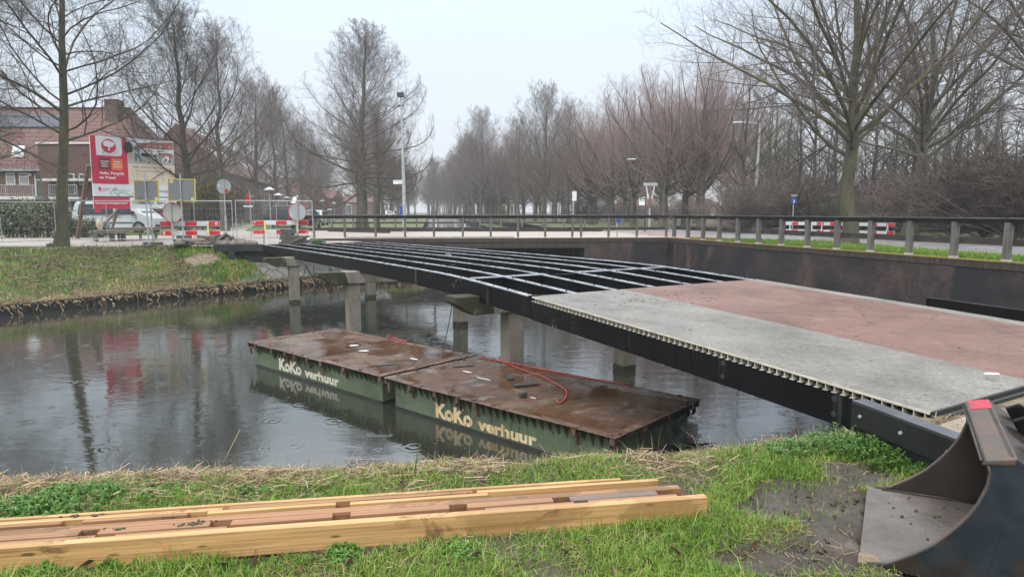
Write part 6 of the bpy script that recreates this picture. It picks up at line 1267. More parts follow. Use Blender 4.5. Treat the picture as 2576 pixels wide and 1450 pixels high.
LEFT = dict(n=(40, 14, 9, 6), t0=.26, a1=lambda t: np.interp(t, [.25, .5, .8, 1], [1.25, 1.05, .75, .4]), l1=.47, up1=lambda s: .18 + .35 * s, shape=lambda t: np.interp(t, [.2, .4, .7, 1], [.85, 1.08, .75, .2]), l2=.42, up2=.1, l3=.46, up3=.12, r1=.33, lean=(.045, 0), w1=.95, wobble=.018)
THIN = dict(n=(22, 7, 5, 3), t0=.25, a1=lambda t: np.interp(t, [.2, .6, 1], [1.0, .75, .35]), l1=.26, up1=lambda s: .3, shape=lambda t: np.interp(t, [.2, .5, 1], [.9, 1, .35]), l2=.5, l3=.5, wobble=.03, w1=.8)
_TM = {}
def make_tree(label, pos, H, r0, style, key, bark, twigm, rz=0, group=None, name='bare_tree', twig=1.0, fine=1.0, scale=(1, 1, 1), seed=None):
    o = empty(name, label, 'tree', pos, rz, group); o.scale = scale
    k = (key, bark, twigm)
    if k not in _TM:
        (tv, tf), (cv, cf) = tree_mesh(seed if seed is not None else abs(hash(key)) % 9999 if not isinstance(key, int) else key, H, r0, style, twig, fine)
        a = np_mesh('trunk', tv, 4, tf, MT[bark], o, True); b = np_mesh('crown', cv, 4, cf, MT[twigm], o, False); _TM[k] = (a.data, b.data, H)
    else:
        for nm, me in zip(('trunk', 'crown'), _TM[k][:2]): c = bpy.data.objects.new(nm, me); COL.objects.link(c); c.parent = o
        s = H / _TM[k][2]; o.scale = (s * scale[0], s * scale[1], s * scale[2])
    return o
def gpt(u, Y, z=1.45): p = V(u, 560, Y); return (p.x, Y, z)
# near left tree, trunk leaning, mossy; and the two whose trunks stand just outside the frame
LEFT['lean'] = (.075, 0)
p = gpt(150, 25.4, 1.45); make_tree('mossy leaning tree with yellow lichen foot before the hedge, left of the billboard', p, 16, .215, dict(LEFT, wobble=.006), 101, 'barkmoss', 'twig', 0, twig=1.1)
make_tree('spreading bare tree whose long limbs reach in from the left edge', gpt(-250, 20.5), 14.5, .30, dict(LEFT, lean=(0, 0), t0=.2), 102, 'bark', 'twig', 2.9, twig=1.1)
make_tree('bare tree behind the left house roof edge, mostly outside the frame', gpt(-150, 40), 15, .3, dict(LEFT, lean=(0, 0)), 102, 'bark', 'twig', 4.4, twig=1.2)
# right big trees
make_tree('big mossy spreading tree on the verge behind the grey railing', WQ(7.1, 3.86, 1.5), 17.5, .29, SPREAD, 111, 'barkmoss', 'twigbrown', 1.2, twig=.8)
make_tree('big spreading tree with smooth pale trunk across the right road', gpt(2290, 36), 18, .34, SPREAD, 112, 'barkpale', 'twigbrown', 3.0, twig=.9)
make_tree('spreading tree whose limbs reach in from the right edge', gpt(2790, 25), 16, .34, SPREAD, 112, 'barkpale', 'twigbrown', .4, twig=1.2)
# left street row
for k, (u, Y, H, ky, rz, r) in enumerate([(461, 33, 12.2, 121, .3, .27), (566, 46, 14.8, 122, 1.2, .25), (651, 60, 14.2, 121, 2.5, .3), (692, 70, 15.2, 122, 4.0, .3), (727, 82, 15.0, 121, 5.1, .3), (764, 95, 15, 122, .7, .3), (782, 110, 15, 121, 1.9, .3), (798, 128, 15, 122, 3.0, .3), (815, 150, 15, 121, 4.4, .3), (828, 175, 15, 122, 5.2, .3)]):
    nm = ['first', 'second', 'third', 'fourth', 'fifth', 'sixth', 'seventh', 'eighth', 'ninth', 'tenth'][k]
    lb = ['dark bare tree directly right of the billboard', 'tall bare tree behind the round grey sign on the slim pole', 'bare tree with green trunk before the pink row houses'][k] if k < 3 else f'{nm} bare tree along the left street, counted from the billboard'
    make_tree(lb, gpt(u, Y), H, r, CON, ky, 'barkdark' if k == 0 else 'bark', 'twig' if k < 1 else 'twigbrown', rz, 'bare trees along the left street', twig=1.0)
make_tree('big pyramidal bare tree standing alone left of the camera mast', gpt(911, 50), 15.6, .42, CONBIG, 131, 'bark', 'twigbrown', .9, twig=1.05)
make_tree('second stem of bare tree close behind the big pyramidal one', gpt(948, 57), 11.5, .25, CON, 121, 'bark', 'twigbrown', .2, twig=1.)
# right avenue: vase-shaped red-budding maples, two rows running to the vanishing point
VP_U = 1062
def row(u0, Y0, n, step, H, keys, lab, twm, grp, style=VASE, Hj=.08, r=.3, vp=VP_U, fine=1.0):
    rng = random.Random(u0); x0 = (u0 - CX_) / F_ * Y0; sl = (vp - CX_) / F_
    out = []
    for i in range(n):
        Y = Y0 + i * step; x = x0 + sl * (Y - Y0) + rng.uniform(-.8, .8)
        make_tree(lab(i), (x, Y + rng.uniform(-1, 1), 1.3), H * rng.uniform(1 - Hj, 1 + Hj), r, style, keys[i % len(keys)], 'bark', twm if isinstance(twm, str) else twm[i % len(twm)], rng.uniform(0, 6), grp, twig=1.1)
nth = ['first', 'second', 'third', 'fourth', 'fifth', 'sixth', 'seventh', 'eighth']
GR_ = 'avenue maples on the right'
for k, (u, Y, H, ky) in enumerate([(1763, 54, 15.2, 141), (1723, 57, 14.8, 142), (1667, 55, 13.8, 143), (1592, 60, 14.2, 141), (1538, 66, 14.2, 142), (1488, 70, 13.5, 143)]):
    lb = ['red budding maple with forked trunk right of the direction sign, rightmost of the front row', 'red budding maple with pale trunk, second from the right in the front row', 'wide forked maple just right of the direction sign', 'maple with green trunk just left of the direction sign', 'maple with low forked limbs, second left of the direction sign', 'maple with low forked limbs behind the tall white panel post'][k]
    make_tree(lb, gpt(u, Y, 1.35), H, .32, VASE, ky, 'bark', 'twigred', k * 1.3, GR_, twig=1.05)
row(1850, 64, 9, 11, 16.5, (142, 143, 141), lambda i: 'bare maple in the hazy second row of the right avenue', 'twigred', GR_)
row(1560, 84, 8, 11, 15, (143, 141, 142), lambda i: 'bare maple in the hazy middle of the right avenue', 'twigred', GR_)
row(1440, 74, 10, 11, 13.5, (122, 143, 121, 142), lambda i: 'bare tree in the hazy left row of the right avenue', ('twigbrown', 'twigbrown', 'twigred'), GR_)
row(1250, 120, 13, 13, 14, (142, 121), lambda i: 'far bare tree in the distant left part of the right avenue', 'twigbrown', GR_)
row(1950, 90, 9, 14, 16, (141, 143), lambda i: 'bare maple in the hazy back row of the right avenue', 'twigred', GR_)
make_tree('tall darker bare tree standing above the avenue left of the white panel post', gpt(1368, 62, 1.35), 13.8, .30, CON, 122, 'bark', 'twigbrown', 2.2, twig=1.1); 
row(1205, 98, 10, 12, 16.5, (122, 121), lambda i: 'bare lime tree in the hazy row nearest the canal on the right', 'twigbrown', GR_)
row(1290, 90, 9, 12, 16, (121, 122, 143), lambda i: 'bare tree in the hazy second row from the canal on the right', ('twigbrown', 'twigred'), GR_)
row(1092, 150, 7, 18, 15, (122, 121), lambda i: 'very far bare tree beside the canal near the vanishing point', 'twigbrown', GR_, CON, vp=1068)
row(1010, 130, 7, 20, 14, (121, 122), lambda i: 'very far bare tree left of the canal near the vanishing point', 'twigbrown', 'bare trees along the left canal side', CON, vp=1050)
row(915, 75, 10, 14, 14, (121, 122), lambda i: 'far bare tree in the left canal row behind the big pyramidal tree', 'twigbrown', 'bare trees along the left canal side', CON)
# wood on the right: thin stems and scrub
rng = random.Random(31); wg = 'thin trees in the right wood'
spots = [(1851, 58, 15, 'tall thin tree at the left edge of the wood, right of the maples')]
for i in range(60):
    u = 1880 + (i * 61.8) % 790 + rng.uniform(-20, 20); Y = rng.uniform(42, 85) if i % 3 else rng.uniform(42, 55); spots.append((u, Y, rng.uniform(9, 14), 'thin bare tree standing in the dense right wood'))
for i, (u, Y, H, lb) in enumerate(spots): make_tree(lb, gpt(u, Y, 1.5), H, .16, THIN, (151, 152, 153)[i % 3], ('bark', 'barkdark', 'barkmoss')[i % 3], ('twigbrown', 'twig', 'twiggreen')[i % 3], rng.uniform(0, 6), wg, twig=1.2)
def shrub_mesh(seed, H, n=60, spread=.5, twig=1.5):
    rg = np.random.default_rng(seed); P = np.zeros((1, 3, 3)); P[0, :, 2] = [0, .1, .2]; R = np.full((1, 3), .03)
    P1, R1, L1, _ = spawn(P, R, np.array([H]), n, 0, 1, .55, .35, .9, .7, 7, .35, .6, rg, lambda t: 1 + 0 * t, .009)
    P2, R2, L2, _ = spawn(P1, R1, L1, 10, .15, 1, .7, .25, .38, .6, 5, .2, .6, rg, None, .006 * twig); P3, R3, L3, _ = spawn(P2, R2, L2, 6, .1, 1, .7, .3, .5, .7, 4, .1, .7, rg, None, .0045 * twig)
    return join([tubes(P1, R1, 5), tubes(P2, R2, 3), tubes(P3, R3, 3)])
SHM = {}
def shrub(label, pos, key, H, mat, group, rz=0, sx=1.3, name='bare_shrub'):
    if (key, mat) not in SHM: SHM[(key, mat)] = None
    me = SHM[(key, mat)]
    if me is None:
        v, f = shrub_mesh(key, 3.2); o = np_mesh(name, v, 4, f, MT[mat]); SHM[(key, mat)] = o.data
    else: o = bpy.data.objects.new(name, me); COL.objects.link(o)
    o.location = pos; s = H / 3.2; o.scale = (s * sx, s * sx, s); o.rotation_euler.z = rz; return tag(o, label, 'shrub', group)
for i in range(52):
    u = 1880 + (i * 47.3) % 800; Y = 41 + (i * 7.7) % 24; m_ = ('twigbrown', 'twigred', 'twiggreen', 'twigbrown')[i % 4]
    shrub('reddish brown bare shrub at the foot of the right wood' if m_ != 'twiggreen' else 'greenish bare shrub at the foot of the right wood', gpt(u, Y, 1.5), 161 + i % 2, rng.uniform(2.2, 4.6), m_, 'bare shrubs under the right wood', rng.uniform(0, 6), 1.5)
for i, (u, Y, H) in enumerate([(2480, 30.5, 4.2), (2560, 28, 4.6), (2400, 33, 3.8)]): shrub(['dense reddish shrub leaning over the right road edge', 'dense reddish shrub at the right frame edge', 'reddish shrub just right of the pale trunk'][i], gpt(u, Y, 1.5), 161, H, 'twigbrown', None, i * 1.7, 1.5)
for i in range(12):
    u = 1470 + i * 36; shrub('low hazy shrub under the right avenue', gpt(u, 95 + (i * 13) % 30, 1.4), 162, rng.uniform(2.5, 4), 'twigred' if i % 2 else 'twigbrown', 'low shrubs under the right avenue', i, 1.6)
for i in range(10):
    shrub('brown bare shrub behind the garden fence and street trees', gpt(400 + i * 19, 56 + (i * 5) % 9, 1.5), 161, rng.uniform(4, 6.5), 'twigbrown', 'bare shrubs behind the garden fence', i, 1.1)
# far hazy wood closing the horizon: one mass
rngn = np.random.default_rng(5); M = 700; P = np.zeros((M, 4, 3)); x = rngn.uniform(-330, 330, M); y = rngn.uniform(265, 315, M); h = rngn.uniform(6, 14, M)
keep = np.abs(x - (-.135 * y)) > 2; x, y, h = x[keep], y[keep], h[keep]; M = len(x); P = np.zeros((M, 4, 3))
for s in range(4): P[:, s, 0] = x + rngn.normal(0, .3, M) * s; P[:, s, 1] = y; P[:, s, 2] = 1.2 + h * s / 3
R = np.linspace(.25, .06, 4)[None] * np.ones((M, 1)); P1, R1, L1, _ = spawn(P, R, h, 14, .25, 1, .8, .2, .36, .5, 4, .3, .5, rngn, None, .05); P2, R2, L2, _ = spawn(P1, R1, L1, 7, .1, 1, .7, .25, .45, .6, 3, .3, .5, rngn, None, .04)
v, f = join([tubes(P, R, 4), tubes(P1, R1, 3), tubes(P2, R2, 3)]); tag(np_mesh('far_woods', v, 4, f, MT['twigbrown']), 'far hazy bare wood closing the horizon', 'wood', kind='stuff')
# ------------------------------------------------------------------ leafy things
def leaf_cloud(centers, rad, n, size, rg, squash=.8, drop=0, tint=(.2, .9)):
    """n leaf quads spread through ellipsoids"""
    c = np.array(centers)[rg.integers(0, len(centers), n)]; d = nrm(rg.normal(0, 1, (n, 3))); r = rg.random(n) ** .5
    rad = np.array(rad) if np.ndim(rad) else np.array([rad, rad, rad * squash]); p = c + d * r[:, None] * rad * (1 + .25 * rg.normal(0, 1, (n, 1))); 
    a = nrm(d * .6 + rg.normal(0, .7, (n, 3))); t = nrm(np.cross(a, rg.normal(0, 1, (n, 3)))); b = np.cross(a, t); s = (size * rg.uniform(.6, 1.3, n))[:, None]
    v = np.stack([p - t * s * .5, p + b * s * .28 + a * s * .1, p + t * s * .5, p - b * s * .28 + a * s * .1], 1).reshape(-1, 3); f = np.arange(4 * n).reshape(n, 4)
    tt = np.repeat(np.clip(rg.uniform(tint[0], tint[1], n) + .12 * np.sin(p[:, 0] * 3) * np.cos(p[:, 2] * 4), 0, 1), 4); return v, f, tt
def leafy(name, label, cat, cs, rad, n, size, mat, seed, group=None, tint=(.1, .8), stems=True):
    rg = np.random.default_rng(seed); v, f, t = leaf_cloud(cs, rad, n, size, rg, tint=tint); o = np_mesh(name, v, 4, f, MT[mat], attr=t); tag(o, label, cat, group)
    if stems:
        m = MB(); rr = random.Random(seed)
        for k in range(26):
            c = cs[rr.randrange(len(cs))]; zb = 1.45; m.tube([(c[0] + rr.uniform(-.5, .5), c[1] + rr.uniform(-.3, .3), zb), (c[0] + rr.uniform(-.6, .6), c[1] + rr.uniform(-.4, .4), c[2]), (c[0] + rr.uniform(-.9, .9), c[1], c[2] + rr.uniform(.2, .9))], [.03, .015, .006], 5)
        s = m.build('stems', MT['twig'], o)
    return o
for k, (u0, u1, Y, vt) in enumerate([(-150, 20, 34.0, 515), (10, 80, 34.6, 508), (70, 140, 34.2, 506)]):
    a, b = V(u0, 545, Y), V(u1, 545, Y); cs = [tuple(a.lerp(b, t) + Vector((0, random.uniform(-.3, .3), random.uniform(-.45, .35)))) for t in np.linspace(.05, .95, 9)]
    leafy('evergreen_bush', ['ivy covered evergreen bush cut by the left frame edge', 'ivy covered evergreen bush below the balcony', 'ivy covered evergreen bush just left of the leaning tree'][k], 'bush', cs, (.75, .7, .55), 9000, .12, 'leafdark', 60 + k, 'evergreen bushes behind the mesh fence', (.2, 1.0))
cs = [tuple(V(u, 574, 34.2) + Vector((0, 0, random.uniform(-.1, .15)))) for u in (178, 190, 205, 222, 240, 256)]
leafy('evergreen_bush', 'low dark green bush under the billboard between tree and post', 'bush', cs, (.5, .5, .45), 5000, .11, 'leafdark', 70, 'evergreen bushes behind the mesh fence', (.2, .75))
cs = [tuple(V(u, v, 50) + Vector((0, random.uniform(-1, 1), 0))) for u, v in ((505, 470), (525, 450), (545, 470), (515, 500), (540, 505), (560, 490), (495, 495))]
leafy('yellow_green_shrub', 'tall yellow green shrub behind the fence left of the slim sign pole', 'shrub', cs, (1.1, 1.1, 1.0), 4500, .14, 'leafyel', 71)
cs = [tuple(V(u, v, 66) + Vector((0, random.uniform(-1, 1), 0))) for u, v in ((680, 545), (690, 530), (700, 545), (672, 555), (695, 555))]
leafy('evergreen_bush', 'dark evergreen garden bush before the row houses beside the lamp', 'bush', cs, (1.0, 1.0, .9), 4500, .13, 'leafdark', 72, None, (.1, .6))
for k, (u, v, Y, r) in enumerate([(2090, 560, 46, 1.3), (2230, 520, 50, 1.5), (2010, 545, 50, 1.2), (2360, 560, 44, 1.2), (2500, 570, 38, .9), (1960, 500, 60, 1.6), (1210 + 60, 540, 150, 1.5)]):
    c = V(u, v, Y); cs = [(c.x + random.uniform(-r, r), c.y + random.uniform(-r, r), c.z + random.uniform(-.6, .6) * r) for _ in range(6)]
    leafy('evergreen_bush', ['dark ivy bush left of the big mossy trunk', 'high ivy clump between the two big right trunks', 'ivy bush behind the blue round sign', 'ivy bush right of the pale trunk', 'low ivy bush beyond the right railing', 'high ivy clump at the left of the wood', 'far dark evergreen by the avenue'][k], 'bush', cs, (r, r, r * .8), 2600, .14, 'leafdark', 80 + k, 'ivy bushes in the right wood', (.1, .7))
# ------------------------------------------------------------------ grass, straw and herbs
def blades(px, py, pz, h, w, rg, lean=.45, tint=None):
    n = len(px); az = rg.uniform(0, 6.283, n); ln = np.abs(rg.normal(0, lean, n)); d = np.stack([np.cos(az), np.sin(az), 0 * az], 1); sd = np.stack([-np.sin(az + rg.normal(0, .8, n)), np.cos(az), 0 * az], 1); sd = nrm(sd)
    p = np.stack([px, py, pz], 1); h_ = h[:, None]; w_ = w[:, None]
    b0, b1 = p - sd * w_, p + sd * w_; m = p + d * (h_ * ln[:, None] * .35) + UP * h_ * .55; m0, m1 = m - sd * w_ * .75, m + sd * w_ * .75; e = p + d * (h_ * ln[:, None]) + UP * (h_ * np.clip(1 - .25 * ln, .45, 1)[:, None]); e0, e1 = e - sd * w_ * .12, e + sd * w_ * .12
    v = np.stack([b0, b1, m1, m0, e1, e0], 1).reshape(-1, 3); k = np.arange(n)[:, None] * 6; f = np.concatenate([k + np.array([[0, 1, 2, 3]]), k + np.array([[3, 2, 4, 5]])]); return v, f, np.repeat(tint, 6)
def sticks(px, py, pz, L, r, rg, pitch=.15, az=None):
    n = len(px); az = rg.uniform(0, 6.283, n) if az is None else az; pt = rg.normal(0, pitch, n); d = np.stack([np.cos(az) * np.cos(pt), np.sin(az) * np.cos(pt), np.sin(pt)], 1); sd = np.stack([-np.sin(az), np.cos(az), 0 * az], 1); p = np.stack([px, py, pz], 1); upv = np.cross(d, sd)
    a = p - d * L[:, None] / 2; b = p + d * L[:, None] / 2; r_ = r[:, None]; v = np.stack([a - sd * r_, a + sd * r_, b + sd * r_, b - sd * r_, (a + b) / 2 + upv * r_ * 1.3 - (b - a) * .45, (a + b) / 2 + upv * r_ * 1.3 + (b - a) * .45], 1).reshape(-1, 3); k = np.arange(n)[:, None] * 6
    f = np.concatenate([k + np.array([[0, 4, 5, 3]]), k + np.array([[1, 2, 5, 4]])]); return v, f
rg = np.random.default_rng(77)
vn_ = np.vectorize
nzv = vn_(near_z); fb = vn_(lambda x, y, s: fbm(x, y, s)); muv = vn_(mudness); edv = vn_(lambda x: lerp_tab(EDGE, x))
N0 = 620000; px = rg.uniform(-7.2, 2.75, N0); py = rg.uniform(2.3, 5.0, N0)
vis = (np.abs(px) < py * .86 + np.where(px < 0, 2.4, .6)); px, py = px[vis], py[vis]; ed_ = edv(px) - py; g1 = fb(px, py, 1.6); g2 = fb(px + 9, py, 5.0); mu = muv(px, py)
in_st = ((px - TS0.x) * TE.x + (py - TS0.y) * TE.y < 3.42) & ((px - TS0.x) * TF.x + (py - TS0.y) * TF.y > -.01) & ((px - TS0.x) * TF.x + (py - TS0.y) * TF.y < .45)
bkx = (px - 1.63) * .866 - (py - 2.85) * .5; bky = (px - 1.63) * .5 + (py - 2.85) * .866; in_b = (bkx > -.07) & (bkx < .9) & (bky > -.02) & (bky < 1.0)
strawy = np.clip((.62 - ed_) / .55, 0, 1) * np.where(px < 0.6, 1.0, .55)
dens = np.clip(.72 + .8 * g1 + .5 * g2, .10, 1) * (1 - .86 * strawy) * np.where(mu > .22, np.where(mu > .6, .02, .10), 1); keep = (rg.random(len(px)) < dens) & ~in_st & ~in_b & (ed_ > .0)
px, py, ed_, g1 = px[keep], py[keep], ed_[keep], g1[keep]; n = len(px); z = nzv(px, py)
h = np.clip(rg.gamma(4, .0085, n) * (1 + .5 * np.clip(g1, -1, 1)), .012, .13); tint = np.clip(rg.normal(.42, .16, n) + .22 * fb(px + 3, py + 1, 2.3) + (rg.random(n) < .16) * rg.uniform(.2, .6, n), 0, 1)
v, f, t = blades(px, py, z - .004, h, rg.uniform(.0011, .0024, n), rg, .85, tint); tag(np_mesh('grass_near', v, 4, f, MT['grass'], attr=t), 'short wet green grass on the near bank', 'grass', kind='stuff'); print('near blades', n)
M = 84000; px = rg.uniform(-7.2, 2.75, M); py = rg.uniform(2.3, 4.9, M); bkx = (px - 1.63) * .866 - (py - 2.85) * .5; bky = (px - 1.63) * .5 + (py - 2.85) * .866
off = (px - TS0.x) * TF.x + (py - TS0.y) * TF.y; k_ = (np.abs(px) < py * .86 + np.where(px < 0, 2.4, .6)) & (edv(px) - py > .05) & ~((off > -.01) & (off < .45) & ((px - TS0.x) * TE.x + (py - TS0.y) * TE.y < 3.42)) & ~((bkx > -.07) & (bkx < .9) & (bky > -.02) & (bky < 1)) & (muv(px, py) < .45) & (rg.random(M) < .35 + fb(px + 4, py, 2.0)); px, py = px[k_], py[k_]; n = len(px)
v, f = sticks(px, py, nzv(px, py) + rg.uniform(.004, .02, n), rg.gamma(4, .012, n), rg.uniform(.0009, .002, n), rg, .3); t = np.repeat(np.clip(rg.normal(.5, .25, n), 0, 1), 6); tag(np_mesh('matted_grass', v, 4, f, MT['thatch'], attr=t), 'matted wilted grass lying between the green blades', 'grass', kind='stuff')
M = 1500; px = rg.uniform(.6, 2.6, M); py = rg.uniform(2.35, 4.5, M); mu = muv(px, py); bkx = (px - 1.63) * .866 - (py - 2.85) * .5; bky = (px - 1.63) * .5 + (py - 2.85) * .866; k_ = (mu > .22) & ~((bkx > -.09) & (bkx < .9) & (bky > -.02) & (bky < 1)) & (fb(px, py, 4.0) > -.05); px, py = px[k_], py[k_]; n = len(px)
s_ = np.clip(rg.gamma(2.2, .0042, n), .002, .03); dirs = np.array([[1, 0, 0], [-1, 0, 0], [0, 1, 0], [0, -1, 0], [0, 0, 1], [0, 0, -.6]]) ; vv = (np.stack([px, py, nzv(px, py) + s_ * .2], 1)[:, None] + dirs[None] * np.array([1.3, 1.3, .55]) * s_[:, None, None] * rg.uniform(.5, 1.4, (n, 6, 1)) + rg.normal(0, .32, (n, 6, 3)) * s_[:, None, None]).reshape(-1, 3)
tri = np.array([[0, 2, 4], [2, 1, 4], [1, 3, 4], [3, 0, 4], [2, 0, 5], [1, 2, 5], [3, 1, 5], [0, 3, 5]]); ff = (np.arange(n)[:, None, None] * 6 + tri[None]).reshape(-1, 3); tag(np_mesh('mud_clods', vv, 3, ff, MT['mud']), 'crumbly wet mud clods on the churned ground', 'mud', kind='stuff')
# straw along the edge
N0 = 62000; px = rg.uniform(-7.4, 2.6, N0); e_ = np.abs(rg.normal(0, .27, N0)); py = edv(px) - e_ + .05; g1 = fb(px, py, 2.2); pr = np.clip(.34 + 1.5 * g1 + (px < -.2) * .55 - .30 * (px > .4) - .3 * (px < -.2) * (e_ > .45), .02, 1)
keep = (rg.random(N0) < pr); px, py = px[keep], py[keep]; n = len(px); z = nzv(px, py)
v, f = sticks(px, py, z + np.abs(rg.normal(.008, .018, n)), rg.gamma(3, .028, n), rg.uniform(.0012, .003, n), rg, .22); t = np.repeat(np.clip(rg.normal(.5, .28, n), 0, 1), 6)
px = rg.uniform(-4.4, 2.7, 5200); py = rg.uniform(2.4, 4.6, 5200); g1 = fb(px, py, 1.3); keep = (g1 > -.02) & (edv(px) - py > .02); px, py = px[keep], py[keep]; n = len(px); v2, f2 = sticks(px, py, nzv(px, py) + rg.uniform(.002, .02, n), rg.gamma(3, .022, n), rg.uniform(.0008, .002, n), rg, .2)
kk = ~(((px - TS0.x) * TF.x + (py - TS0.y) * TF.y > -.02) & ((px - TS0.x) * TF.x + (py - TS0.y) * TF.y < .45) & ((px - TS0.x) * TE.x + (py - TS0.y) * TE.y < 3.42)); m6 = np.repeat(kk, 6); idx6 = np.concatenate([kk, kk]); remap = np.cumsum(m6) - 1; v2, f2 = v2[m6], remap[f2[idx6]]
t2 = np.repeat(np.clip(rg.normal(.45, .25, kk.sum()), 0, 1), 6)
# upright stubble at the edge
px = rg.uniform(-4.6, 2.6, 1500); py = edv(px) - np.abs(rg.normal(0, .10, 1500)); n = 1500; v3, f3, t3 = blades(px, py, nzv(px, py) - .005, rg.gamma(3, .024, n), rg.uniform(.001, .0022, n), rg, .5, np.clip(rg.normal(.6, .2, n), 0, 1))
vv, ff = join([(v, f), (v2, f2), (v3, f3)]); tag(np_mesh('straw_litter', vv, 4, ff, MT['straw'], attr=np.concatenate([t, t2, t3])), 'dead reed straw littering the near bank edge', 'straw', kind='stuff')
# herbs: feathery rosettes and taller cleaver-like clumps
def herb(label, x, y, rad, n, hh, seed, group, base=None, size=.019):
    rg_ = np.random.default_rng(seed); V_, F2, T2, off = [], [], [], 0; o_ = empty  # noqa
    a = rg_.uniform(0, 6.283, n); r = rad * np.sqrt(rg_.random(n)); sx, sy = x + r * np.cos(a), y + r * np.sin(a); zb = np.array([near_z(i, j) if base is None else base for i, j in zip(sx, sy)]); hs = hh * rg_.uniform(.45, 1.05, n) * (1 - .5 * (r / rad) ** 2)
    q = 9; tt = np.linspace(.1, 1, q); az = rg_.uniform(0, 6.283, n); cx = sx[:, None] + np.cos(az)[:, None] * hs[:, None] * .35 * tt ** 2; cy_ = sy[:, None] + np.sin(az)[:, None] * hs[:, None] * .35 * tt ** 2; cz = zb[:, None] + hs[:, None] * tt
    P = np.stack([cx, cy_, cz], -1); c = np.repeat(P.reshape(-1, 3), 4, 0); m = len(c); la = rg_.uniform(0, 6.283, m); d = np.stack([np.cos(la), np.sin(la), rg_.normal(.1, .3, m)], 1); d = nrm(d); s_ = np.stack([-np.sin(la), np.cos(la), 0 * la], 1); L_ = (size * rg_.uniform(.6, 1.3, m))[:, None]
    v = np.stack([c, c + d * L_ * .5 + s_ * L_ * .22, c + d * L_, c + d * L_ * .5 - s_ * L_ * .22], 1).reshape(-1, 3); f = np.arange(4 * m).reshape(m, 4); t = np.repeat(np.clip(rg_.normal(.5, .22, m), 0, 1), 4)
    vs, fs = tubes(P[:, ::4], np.full((n, len(range(0, q, 4))), .0014), 3); vv, ff = join([(v, f), (vs, fs)]); tt_ = np.concatenate([t, np.full(len(vs), .25)])
    return tag(np_mesh('green_herb', vv, 4, ff, MT['herb'], attr=tt_), label, 'plant', group)
hl = 'feathery green herbs on the near bank'
for k, (u, v, rad, n, hh, lb) in enumerate([(60, 1290, .20, 120, .07, 'patch of feathery herbs behind the timber stack at the left edge'), (175, 1262, .28, 190, .08, 'broad patch of feathery herbs on the left bank behind the timbers'), (420, 1245, .16, 60, .05, 'small herb patch between straw and timber stack'), (860, 1405, .10, 46, .06, 'herb tuft in front of the long pine beam, middle'), (300, 1418, .08, 30, .07, 'herb tuft against the front beam at the left'), (1160, 1400, .09, 36, .05, 'small herb tuft in front of the beam, right of middle'), (120, 1440, .12, 50, .05, 'herb tuft in the lower left corner'), (1990, 1140, .16, 70, .10, 'green clump on the bank left of the wing wall'), (2105, 1130, .22, 120, .17, 'tall bright herb clump growing against the tarred wing wall'), (2215, 1150, .2, 110, .15, 'bright herb clump under the wing wall bolts'), (2290, 1185, .13, 50, .10, 'low herb clump between wing wall and bucket'), (640, 1232, .1, 36, .05, 'little herb tuft on the straw behind the stack')]):
    p = G(u, v, 1.19); herb(lb, p.x, p.y, rad, n, hh, 200 + k, hl)
# tall reed stalks
def stalk(label, pts, r=.004, mat='straw', rz=0):
    m = MB(); m.tube(pts, [r * (1 - .6 * i / (len(pts) - 1)) for i in range(len(pts))], 5); o = m.build('reed_stalk', MT[mat], smooth=True)
    a = o.data.attributes.new('tint', 'FLOAT', 'POINT'); a.data.foreach_set('value', [.75 if mat == 'straw' else .4] * len(o.data.vertices)); return tag(o, label, 'reed')
a = G(553, 1180, 1.15); stalk('tall dry reed stalk leaning over the water at the left', [a, V(578, 1130, a.y + .02), V(604, 1078, a.y + .05)], .004)
a = G(1040, 1208, 1.15); stalk('single green reed blade standing in front of the pontoon', [a, V(1046, 1165, a.y), V(1052, 1125, a.y), V(1060, 1117, a.y + .01)], .005, 'herb')
a = G(2255, 1130, 1.2); stalk('dry broken stalk leaning against the wing wall', [a, V(2300, 1090, a.y - .1), V(2325, 1072, a.y - .2)], .004)
for k, (u0, v0, u1, v1) in enumerate([(80, 1215, 240, 1222), (150, 1240, 480, 1232), (395, 1240, 640, 1258), (20, 1208, 80, 1196)]):
    a, b = G(u0, v0, 1.2), G(u1, v1, 1.22); stalk(['first', 'second', 'third', 'fourth'][k] + ' long dead stalk lying on the left straw, counted from the water edge', [a, a.lerp(b, .5) + Vector((0, 0, .02)), b], .004)
# dead leaves and dark clods
rr = random.Random(12); lm = []
for k, (u, v) in enumerate([(1265, 1330), (1195, 1410), (880, 1425), (560, 1425), (1900, 1375), (1630, 1420), (1660, 1345), (2040, 1255), (1480, 1370), (705, 1400), (1006, 1405), (1130, 1435), (1330, 1425), (1420, 1400), (760, 1440), (640, 1412), (1560, 1385), (1700, 1395), (1820, 1310), (1010, 1222), (1230, 1192), (380, 1232), (1540, 1440), (220, 1432)]):
    c = G(u, v, 1.2); m = MB(); L_ = rr.uniform(.022, .04); m.add([(-L_, 0, 0), (-L_ * .2, L_ * .55, .012), (L_, 0, .006), (-L_ * .1, -L_ * .5, .014), (0, 0, -.004)], [(0, 1, 4), (1, 2, 4), (2, 3, 4), (3, 0, 4)]); o = m.build('dead_leaf', MT['leafbrown']); a = o.data.attributes.new('tint', 'FLOAT', 'POINT'); a.data.foreach_set('value', [rr.random()] * 5)
    o.location = (c.x, c.y, near_z(c.x, c.y) + .03); o.rotation_euler = (rr.uniform(-.8, .8), rr.uniform(-.8, .8), rr.uniform(0, 6)); tag(o, 'curled brown dead leaf lying in the near grass', 'leaf', 'dead leaves in the near grass')
